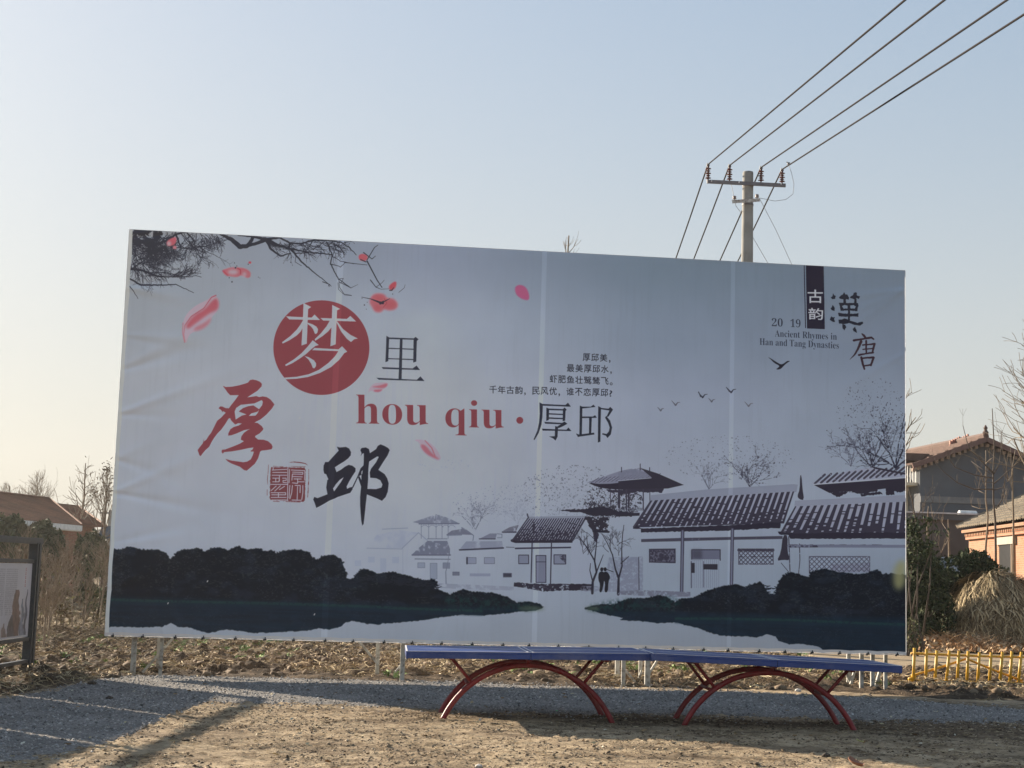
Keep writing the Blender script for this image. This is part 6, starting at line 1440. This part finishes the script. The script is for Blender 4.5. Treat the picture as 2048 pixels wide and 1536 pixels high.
traced_tree("bare_sapling", "bare sapling with long candelabra branches in front of the grey gable wall", [(812, 1750), (808, 1536), (795, 1400), (792, 1180), (802, 1000), (792, 820), (785, 680)],
    [([(795, 1215), (650, 1190), (500, 1130), (450, 1060), (438, 990)], 0.018), ([(792, 1300), (650, 1300), (520, 1250), (430, 1180), (350, 1100)], 0.022), ([(790, 1175), (720, 1100), (620, 1000), (592, 940), (560, 810)], 0.026),
     ([(800, 1180), (840, 1100), (856, 960), (855, 850)], 0.018), ([(800, 1305), (870, 1285), (890, 1200), (885, 1110)], 0.012), ([(815, 1450), (860, 1380), (880, 1290), (885, 1210)], 0.016), ([(795, 1260), (900, 1170), (1000, 1080), (1060, 1020)], 0.014),
     ([(790, 1190), (700, 1140), (625, 1085)], 0.010), ([(792, 1250), (730, 1245), (665, 1230)], 0.008)], 21.5, M_BARKD, 4)
traced_tree("bare_sapling", "pale thin sapling rising before the brick house, nearest the right edge", [(950, 1750), (948, 1536), (943, 1350), (940, 1200), (945, 1100), (962, 1000)],
    [([(942, 1240), (1029, 1245), (1080, 1200)], 0.012), ([(941, 1180), (905, 1240), (895, 1120), (880, 1040)], 0.012), ([(943, 1320), (925, 1250), (935, 1150), (925, 980)], 0.012), ([(945, 1130), (1000, 1050), (1050, 1000)], 0.010), ([(950, 1480), (900, 1440), (870, 1400)], 0.008)], 22.0, M_BARK, 6)
traced_tree("bare_sapling", "crooked pale sapling left of the candelabra sapling", [(735, 1750), (748, 1600), (752, 1500), (735, 1380), (738, 1200), (736, 1000)],
    [([(738, 1290), (710, 1230), (690, 1170), (625, 1080)], 0.010), ([(737, 1100), (770, 1070), (800, 1050)], 0.007), ([(748, 1450), (690, 1450), (630, 1430)], 0.007), ([(740, 1340), (680, 1310)], 0.006)], 22.5, M_BARK, 9)
traced_tree("bare_sapling", "dark slanting sapling growing out of the evergreen bush beside the banner", [(262, 1750), (250, 1700), (215, 1600), (190, 1500), (170, 1380), (140, 1290)],
    [([(200, 1540), (240, 1440), (330, 1400)], 0.010), ([(190, 1500), (150, 1430)], 0.008)], 19.5, M_BARKD, 12)
traced_tree("bare_sapling", "straight thin sapling before the low dark outbuilding", [(290, 1720), (288, 1600), (290, 1500), (295, 1430)], [([(288, 1560), (250, 1480)], 0.006), ([(289, 1600), (330, 1530)], 0.006)], 20.0, M_BARK, 13)
traced_tree("bare_sapling", "short stake-like sapling between the bush and the brick house", [(455, 1790), (452, 1700), (450, 1600), (446, 1530)], [([(452, 1640), (400, 1560)], 0.006), ([(450, 1680), (392, 1790)], 0.008)], 21.0, M_BARK, 15)
# leafy shrubs on the right
def shrub(name, base, lumps, n, size, m, label, cat="bush", stems=7, shell=0.5, group=None):
    root = tag(empty(name, base), label, cat, group); leaf_cloud("foliage", lumps, n, size, m, root, shell)
    rs = random.Random(len(label)); q = MB()
    for k in range(stems):
        c, r = lumps[k % len(lumps)]; tgt = Vector(c)+Vector((rs.uniform(-.5, .5)*r[0], rs.uniform(-.5, .5)*r[1], rs.uniform(0, .5)*r[2]))
        b = Vector((rs.uniform(-.3, .3), rs.uniform(-.3, .3), -0.1)); q.tube([b, b.lerp(tgt, .5)+Vector((rs.gauss(0, .08), 0, .1)), tgt], [0.03, 0.02, 0.01], 5)
    q.build("stems", M_BARKD, root, smooth=True); return root
b = base_at(1836, 17.0)
shrub("evergreen_bush", b, [((-0.3, 0.2, 1.0), (1.0, 1.0, 1.1)), ((0.1, 0.1, 1.75), (0.7, 0.7, 0.95)), ((-0.6, 0.2, 1.8), (0.6, 0.6, 0.9)), ((0.4, 0, 0.8), (0.65, 0.8, 0.9))], 26000, 0.06, M_EVER, "tall dark evergreen bush touching the banner's right edge", shell=0.38)
b = base_at(1925, 18.5)
shrub("evergreen_bush", b, [((0, 0.2, 1.1), (1.25, 1.1, 1.2)), ((-0.5, 0.2, 1.75), (0.75, 0.8, 0.75)), ((0.35, 0.2, 2.05), (0.75, 0.8, 0.70)), ((0.95, 0.3, 1.6), (0.7, 0.8, 0.75)), ((-0.9, 0, 0.9), (0.65, 0.8, 0.9))], 34000, 0.06, M_EVER, "wide dark evergreen bush between the outbuilding and the straw heap", shell=0.38)
b = base_at(1826, 12.5)
shrub("leafy_sapling", b, [((0.0, 0, 2.9), (0.45, 0.5, 0.45)), ((0.45, 0, 3.2), (0.28, 0.3, 0.16)), ((0.72, 0, 2.95), (0.22, 0.3, 0.13)), ((0.25, 0, 2.55), (0.40, 0.4, 0.25)), ((-0.15, 0, 2.2), (0.3, 0.4, 0.4))], 1100, 0.06, M_EVER, "sapling with sparse dark leaves leaning out past the banner's right edge", "sapling", stems=6, shell=0.8)
b = base_at(1823, 11.0)
shrub("small_green_shrub", b, [((0, 0, 0.45), (0.28, 0.3, 0.5)), ((0.1, 0, 0.85), (0.16, 0.2, 0.3))], 420, 0.045, M_BAMB, "small light green shrub at the foot of the banner's right edge", shell=0.6)
b = base_at(1965, 20.5)
shrub("yellowing_bush", b, [((0.9, 0, 1.3), (0.9, 0.7, 0.55)), ((1.6, 0, 1.5), (0.7, 0.6, 0.6))], 1200, 0.05, M_BROWNL, "withered brown bush in front of the brick farmhouse", shell=0.7)
# crumpled white sheet lying over the bush top
def sheet_cloth(px, py, Y, w, h, label, seed):
    n = 12; rs = np.random.RandomState(seed); c = at_y(px, py, Y); X, Yy = np.meshgrid(np.linspace(-w/2, w/2, n), np.linspace(-h/2, h/2, n)); Zz = 0.06*rs.rand(n, n)-0.10*(np.abs(X)/w)**1.5-0.35*(0.5-Yy/h)
    V = np.stack([X+c.x, Yy+c.y, Zz+c.z], -1).reshape(-1, 3); i = np.arange(n*n).reshape(n, n); F = np.stack([i[:-1, :-1], i[:-1, 1:], i[1:, 1:], i[1:, :-1]], -1).reshape(-1, 4)
    tag(np_mesh("plastic_sheet", V, F, mat("white_plastic_sheet", (0.7, 0.7, 0.72), 0.5), smooth=True), label, "plastic sheet")
sheet_cloth(1896, 1117, 18.6, 0.55, 0.5, "crumpled white plastic sheet caught on the wide bush's left top", 3)
sheet_cloth(1973, 1112, 19.4, 0.32, 0.3, "small pale plastic scrap on the wide bush's right shoulder", 4)
# old tyre under the bush
tc_ = at_y(1840, 1253, 15.5); bm = bmesh.new(); me = bpy.data.meshes.new("tyre"); q = MB()
for k in range(24):
    a0, a1 = 2*pi*k/24, 2*pi*(k+1)/24
    prof = [(0.095, -0.05), (0.13, -0.065), (0.155, -0.045), (0.16, 0), (0.155, 0.045), (0.13, 0.065), (0.095, 0.05)]
    vs = [(r*cos(a), y, r*sin(a)) for a in (a0, a1) for r, y in prof]
    q.add(vs, [(j, j+1, j+8, j+7) for j in range(6)])
ty_ = q.build("tyre", mat("dusty_grey_rubber", (0.13, 0.12, 0.11), 0.9, bump=0.2), smooth=True); ty_.location = (tc_.x, tc_.y, 0.16); ty_.rotation_euler = (0.0, 0, -0.3)
tag(ty_, "small dusty grey tyre standing on edge at the foot of the evergreen bush", "tyre")
# ---- straw heap
def straw_heap(px, Y, R_, H_, label):
    b = base_at(px, Y); root = tag(empty("straw_heap", b), label, "straw heap")
    q = MB(); bmh = bmesh.new(); bmesh.ops.create_icosphere(bmh, subdivisions=4, radius=1)
    for v in bmh.verts:
        c = v.co; k = 0.80+0.18*float(fbm(np.array([c.x*2+c.z]), np.array([c.y*2+c.z*1.3]), 1.5, 3, 90)[0])
        v.co = Vector((c.x*R_*k, c.y*R_*k, max(-0.1, c.z*H_*k*0.97)))
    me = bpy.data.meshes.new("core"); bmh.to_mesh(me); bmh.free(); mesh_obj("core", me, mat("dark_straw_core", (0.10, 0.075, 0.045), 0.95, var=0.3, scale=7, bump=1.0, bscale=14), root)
    n = 6500; rs = RNG; a = rs.rand(n)*2*pi; st = rs.rand(n)**0.8*1.15; L = 0.35+0.75*rs.rand(n); seg = 5; Vv = []
    sway = rs.randn(n)*0.36; w = 0.008+0.016*rs.rand(n)
    lump = fbm(a*1.3, st*2.0, 1.6, 3, 97); off = 0.90+0.34*(lump-0.35)+0.12*rs.rand(n); keepm = fbm(a*2.2+3, st*3.0, 1.5, 2, 98); w = w*np.where(keepm > 0.40, 1, 0.15)
    for k in range(seg+1):
        t = k/seg; th = np.minimum(st+t*L/R_, 2.0); aa = a+sway*t
        r = R_*(1+0.12*np.sin(aa*3+1))*np.sin(np.minimum(th, pi/2))*off; z = H_*np.cos(np.minimum(th, pi/2))*off-np.maximum(th-pi/2, 0)*R_*0.9
        r = r+0.10*np.sin(t*pi)*rs.rand(n)
        c = np.c_[r*np.cos(aa), r*np.sin(aa), np.maximum(z, 0.01)]+rs.randn(n, 3)*0.03
        s = np.c_[-np.sin(aa), np.cos(aa), 0.3*np.ones(n)]*(w*(1-0.7*t))[:, None]
        Vv += [c-s, c+s]
    V = np.stack(Vv, 1); k2 = 2*(seg+1); f = np.array([(2*i, 2*i+1, 2*i+3, 2*i+2) for i in range(seg)]); F = (f[None]+(np.arange(n)*k2)[:, None, None]).reshape(-1, 4)
    np_mesh("stalks", V.reshape(-1, 3), F, M_STALK, root, kind='stuff')
    return root
M_STALK = vary_mat("straw_stalk", [(0.06, 0.042, 0.024), (0.17, 0.125, 0.07), (0.34, 0.265, 0.155), (0.56, 0.46, 0.29)])
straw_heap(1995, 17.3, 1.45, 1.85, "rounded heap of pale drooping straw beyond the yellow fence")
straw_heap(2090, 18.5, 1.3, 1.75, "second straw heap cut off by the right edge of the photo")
# brown brushwood and dead ferns at the foot of bush and heap
def brush(name, x0, x1, y0, y1, n, h0, h1, m, hf, label=None, w=0.012, curl=0.4, dens=None, up=1.1):
    P = rand_pts(n, x0, x1, y0, y1, (lambda X, Y: fbm(X, Y, 0.5, 2, 91) > 0.40) if dens is None else dens, hf)
    o = strips(name, P, h0+(h1-h0)*RNG.rand(len(P))**1.8, w*(0.5+RNG.rand(len(P))), m, 0.02, curl, up)
    if label: o["label"] = label
    return o
fl = lambda X, Y: X*0+0.03
brush("dry_ferns", 18.5, 23.5, 13.6, 16.2, 1500, 0.2, 0.8, M_LEAF, fl, dens=lambda X, Y: fbm(X, Y, 0.8, 2, 92) > 0.45)
brush("brushwood", 16.5, 20.3, 15.3, 18.0, 900, 0.3, 0.9, vary_mat("grey_twig", [(0.10, 0.08, 0.055), (0.2, 0.16, 0.11), (0.34, 0.28, 0.19)]), fl, w=0.010)
# left: withered weeds between the yard and the houses
M_WEEDD = vary_mat("withered_weed", [(0.06, 0.042, 0.025), (0.11, 0.078, 0.046), (0.18, 0.13, 0.08), (0.32, 0.24, 0.15)])
fh = lambda X, Y: far_h(X, Y)+0.05
brush("withered_weeds", -14, 3, 8.0, 34, 5000, 0.2, 0.9, M_WEEDD, fh, w=0.010, curl=1.2, up=0.75)
brush("withered_weeds", -8.0, 0.5, 4.0, 13, 3000, 0.15, 0.7, M_WEEDD, lambda X, Y: soil_h(X, Y), w=0.009, curl=1.2, up=0.7)
brush("field_stubble", -14, 18, 12, 60, 9000, 0.15, 0.5, M_STRAW, fh, w=0.02)
C = []
for k in range(110):
    x = -13+15*RNG.rand(); y = 7+24*RNG.rand(); h = 0.25+0.55*RNG.rand()
    if x < 2.5-0.02*y: C.append(((x, y, h*0.7), (0.35+0.5*RNG.rand(), 0.4, h)))
o = leaf_cloud("dry_scrub", C, 17000, 0.045, vary_mat("dry_scrub_leaf", [(0.07, 0.048, 0.028), (0.13, 0.09, 0.05), (0.20, 0.145, 0.08), (0.16, 0.15, 0.07), (0.32, 0.24, 0.14)], 0.9), None, 0.8); o["kind"] = "stuff"; o["label"] = "low brown dry scrub in the gap left of the banner"
P = rand_pts(900, -11, 0.5, 10, 26, lambda X, Y: fbm(X, Y, 0.35, 2, 95) > 0.48, fh); P[:, 2] += 0.3+1.2*RNG.rand(len(P))
strips("weed_leaves", P, 0.05+0.08*RNG.rand(len(P)), 0.02+0.03*RNG.rand(len(P)), M_YLEAF, 0.1, 0.5, 0.3)
def bush_px(name, px, Y, top, wpx, n, size, m, label, cat="bush", hazy=False, shell=0.45):
    b = base_at(px, Y); H = hgt(px, top, Y); w = wpx/F_PX*(Y+23)/2
    lum = [((0, 0, H*0.45), (w, w, H*0.5)), ((-w*0.4, 0, H*0.68), (w*0.55, w*0.6, H*0.32)), ((w*0.45, 0, H*0.62), (w*0.55, w*0.6, H*0.30)), ((w*0.05, 0, H*0.8), (w*0.4, w*0.4, H*0.22))]
    return shrub(name, b, lum, n, size, m, label, cat, 5, shell)
bush_px("evergreen_tree", 18, 42, 1030, 120, 15000, 0.13, M_BAMB, "dusty evergreen tree at the left edge before the long brick house", "tree")
bush_px("evergreen_tree", 85, 44, 1040, 80, 11000, 0.13, M_BAMB, "dusty evergreen tree in the middle of the long brick house wall", "tree")
bush_px("green_bush", 180, 40, 1062, 70, 9000, 0.12, M_BAMB, "rounded dusty green bush below the smaller brick house", "bush")
bush_px("green_bush", 212, 20, 1090, 40, 1500, 0.06, M_BAMB, "loose green bush right against the banner's left edge", "bush", shell=0.7)
bush_px("green_bush", 125, 30, 1090, 90, 1800, 0.08, M_BROWNL, "brownish thicket in the middle of the gap left of the banner", "thicket", shell=0.8)
bush_px("green_bush", 188, 25, 1150, 26, 700, 0.07, M_BAMB, "small low green bush among the withered weeds", "bush", shell=0.7)
bush_px("green_bush", 30, 32, 1090, 120, 1800, 0.09, M_BROWNL, "brownish thicket seen through the information board frame", "thicket", shell=0.8)
for i, (px, Y, top, lab) in enumerate(((96, 5.0, 1180, "thin reddish seedling tree just right of the information board post"), (104, 9.0, 1120, "thin bare bush stem among weeds behind the information board"), (133, 14.0, 1095, "twiggy bare shrub in the middle of the left gap"), (205, 16.0, 1100, "dark twiggy shrub right beside the banner's left edge"), (45, 12, 1075, "pale twiggy shrub seen through the information board's top gap"), (118, 11, 1165, "low tangled bare shrub among the withered weeds"), (150, 18, 1120, "bare shrub with forked stems before the white fascia house"), (172, 12, 1150, "low bare shrub near the small green bush"), (86, 20, 1105, "faint bare shrub in front of the dusty evergreen trees"), (192, 26, 1090, "thin upright shrub below the smaller brick house"))):
    bare_tree("bare_shrub", base_at(px, Y), hgt(px, top, Y), lab, "shrub", seed=40+i, trunk_r=0.018, clear=0.15, nb=9, blen=0.55, bdepth=2, spread=0.5, minr=0.0045, m=M_BARK, lean=(0.2*(i % 2), 0))
# far line of trees and fields closing the horizon
M_FARW = vary_mat("far_wood_leaf", [(0.05, 0.045, 0.03), (0.08, 0.07, 0.045), (0.12, 0.10, 0.065)])
C = [((x, 150+RNG.rand()*12, 2.0), (7, 4, 2.6+2.0*RNG.rand())) for x in range(-80, 140, 7)]
o = leaf_cloud("far_woodland", C, 16000, 0.55, M_FARW, None, 0.6); tag(o, "low hazy line of bare woodland along the horizon", "woodland", kind="stuff")
# ---- small things on the ground
def small(name, verts, faces, m, label, cat, loc_):
    q = MB(); q.add(verts, faces); o = q.build(name, m, loc=loc_); tag(o, label, cat)
def curled_leaf(px, py, s, m, label, rz=0.4):
    p = on_ground(px, py, 0.03); q = MB(); n = 5
    vs = []; 
    for i in range(n):
        for j in range(n):
            u, v = i/(n-1)-0.5, j/(n-1)-0.5; wd = cos(v*pi)**0.6 if abs(v) < 0.5 else 0.05
            vs.append((u*s*max(wd, 0.1), v*s*1.3, s*(0.9*u*u+0.5*v*v)+0.002*i))
    q.add(vs, [(i*n+j, i*n+j+1, (i+1)*n+j+1, (i+1)*n+j) for i in range(n-1) for j in range(n-1)])
    o = q.build("fallen_leaf", m, smooth=True, loc=p); o.rotation_euler = (0.3, 0.2, rz); tag(o, label, "leaf")
curled_leaf(1719, 1484, 0.055, mat("pale_yellow_leaf", (0.52, 0.50, 0.22), 0.6), "pale yellow leaf on the shaded ground right of the tables", 1.3)
curled_leaf(1709, 1530, 0.13, mat("brown_curled_leaf", (0.26, 0.12, 0.075), 0.7), "large curled reddish brown leaf at the bottom edge", 0.6)
curled_leaf(1705, 1430, 0.03, mat("pale_scrap", (0.6, 0.62, 0.6), 0.6), "tiny pale scrap on the gravel right of the second table", 0.1)
def pebble(px, py, s, m, label, cat="stone", nm="stone"):
    p = on_ground(px, py, s*0.35); rs = np.random.RandomState(int(px)); q = MB(); q.add([tuple(Vector(v)*s*(0.8+0.4*rs.rand())*1.0) for v in IV], IF); o = q.build(nm, m, loc=p); o.scale = (1, 1, 0.65); tag(o, label, cat)
M_DARKC = mat("dark_earth_lump", (0.05, 0.038, 0.028), 0.95, bump=0.5); M_LSTONE = mat("pale_stone", (0.5, 0.47, 0.43), 0.8)
pebble(1652, 1511, 0.045, M_DARKC, "dark earth lump on the sunlit sand, lower right", "earth lump", "earth_lump"); pebble(371, 1482, 0.04, M_DARKC, "dark earth lump between the shadows at lower left", "earth lump", "earth_lump")
pebble(185, 1367, 0.07, M_DARKC, "dark clod on the gravel by the information board's shadow", "earth lump", "earth_lump"); pebble(218, 1397, 0.05, M_DARKC, "dark clod in the middle of the shaded gravel at left", "earth lump", "earth_lump")
pebble(958, 1533, 0.035, M_LSTONE, "white stone at the bottom edge near the centre"); pebble(1113, 1422, 0.018, mat("green_bottle_cap_plastic", (0.05, 0.55, 0.16), 0.4), "tiny bright green bottle cap on the gravel under the left table", "bottle cap", "bottle_cap")
pebble(1596, 1381, 0.05, M_LSTONE, "pale round stone at the soil edge behind the right table"); pebble(1500, 1370, 0.035, M_LSTONE, "small pale stone in the soil between the two table arches")
# ------------------------------------------------------------------ air
hz = MB(); hz.box((20, 60, 8.0), (460, 290, 19.0))
hm = bpy.data.materials.new("haze_air"); hm.use_nodes = True; hn = hm.node_tree; hn.nodes.remove(hn.nodes["Principled BSDF"])
pv = hn.nodes.new("ShaderNodeVolumePrincipled"); pv.inputs["Color"].default_value = (0.95, 0.93, 0.9, 1); pv.inputs["Density"].default_value = 0.0003; pv.inputs["Anisotropy"].default_value = 0.45
hn.links.new(pv.outputs[0], hn.nodes["Material Output"].inputs["Volume"])
ho = hz.build("haze", hm); ho["kind"] = "stuff"; ho["label"] = "thin morning haze in the air"
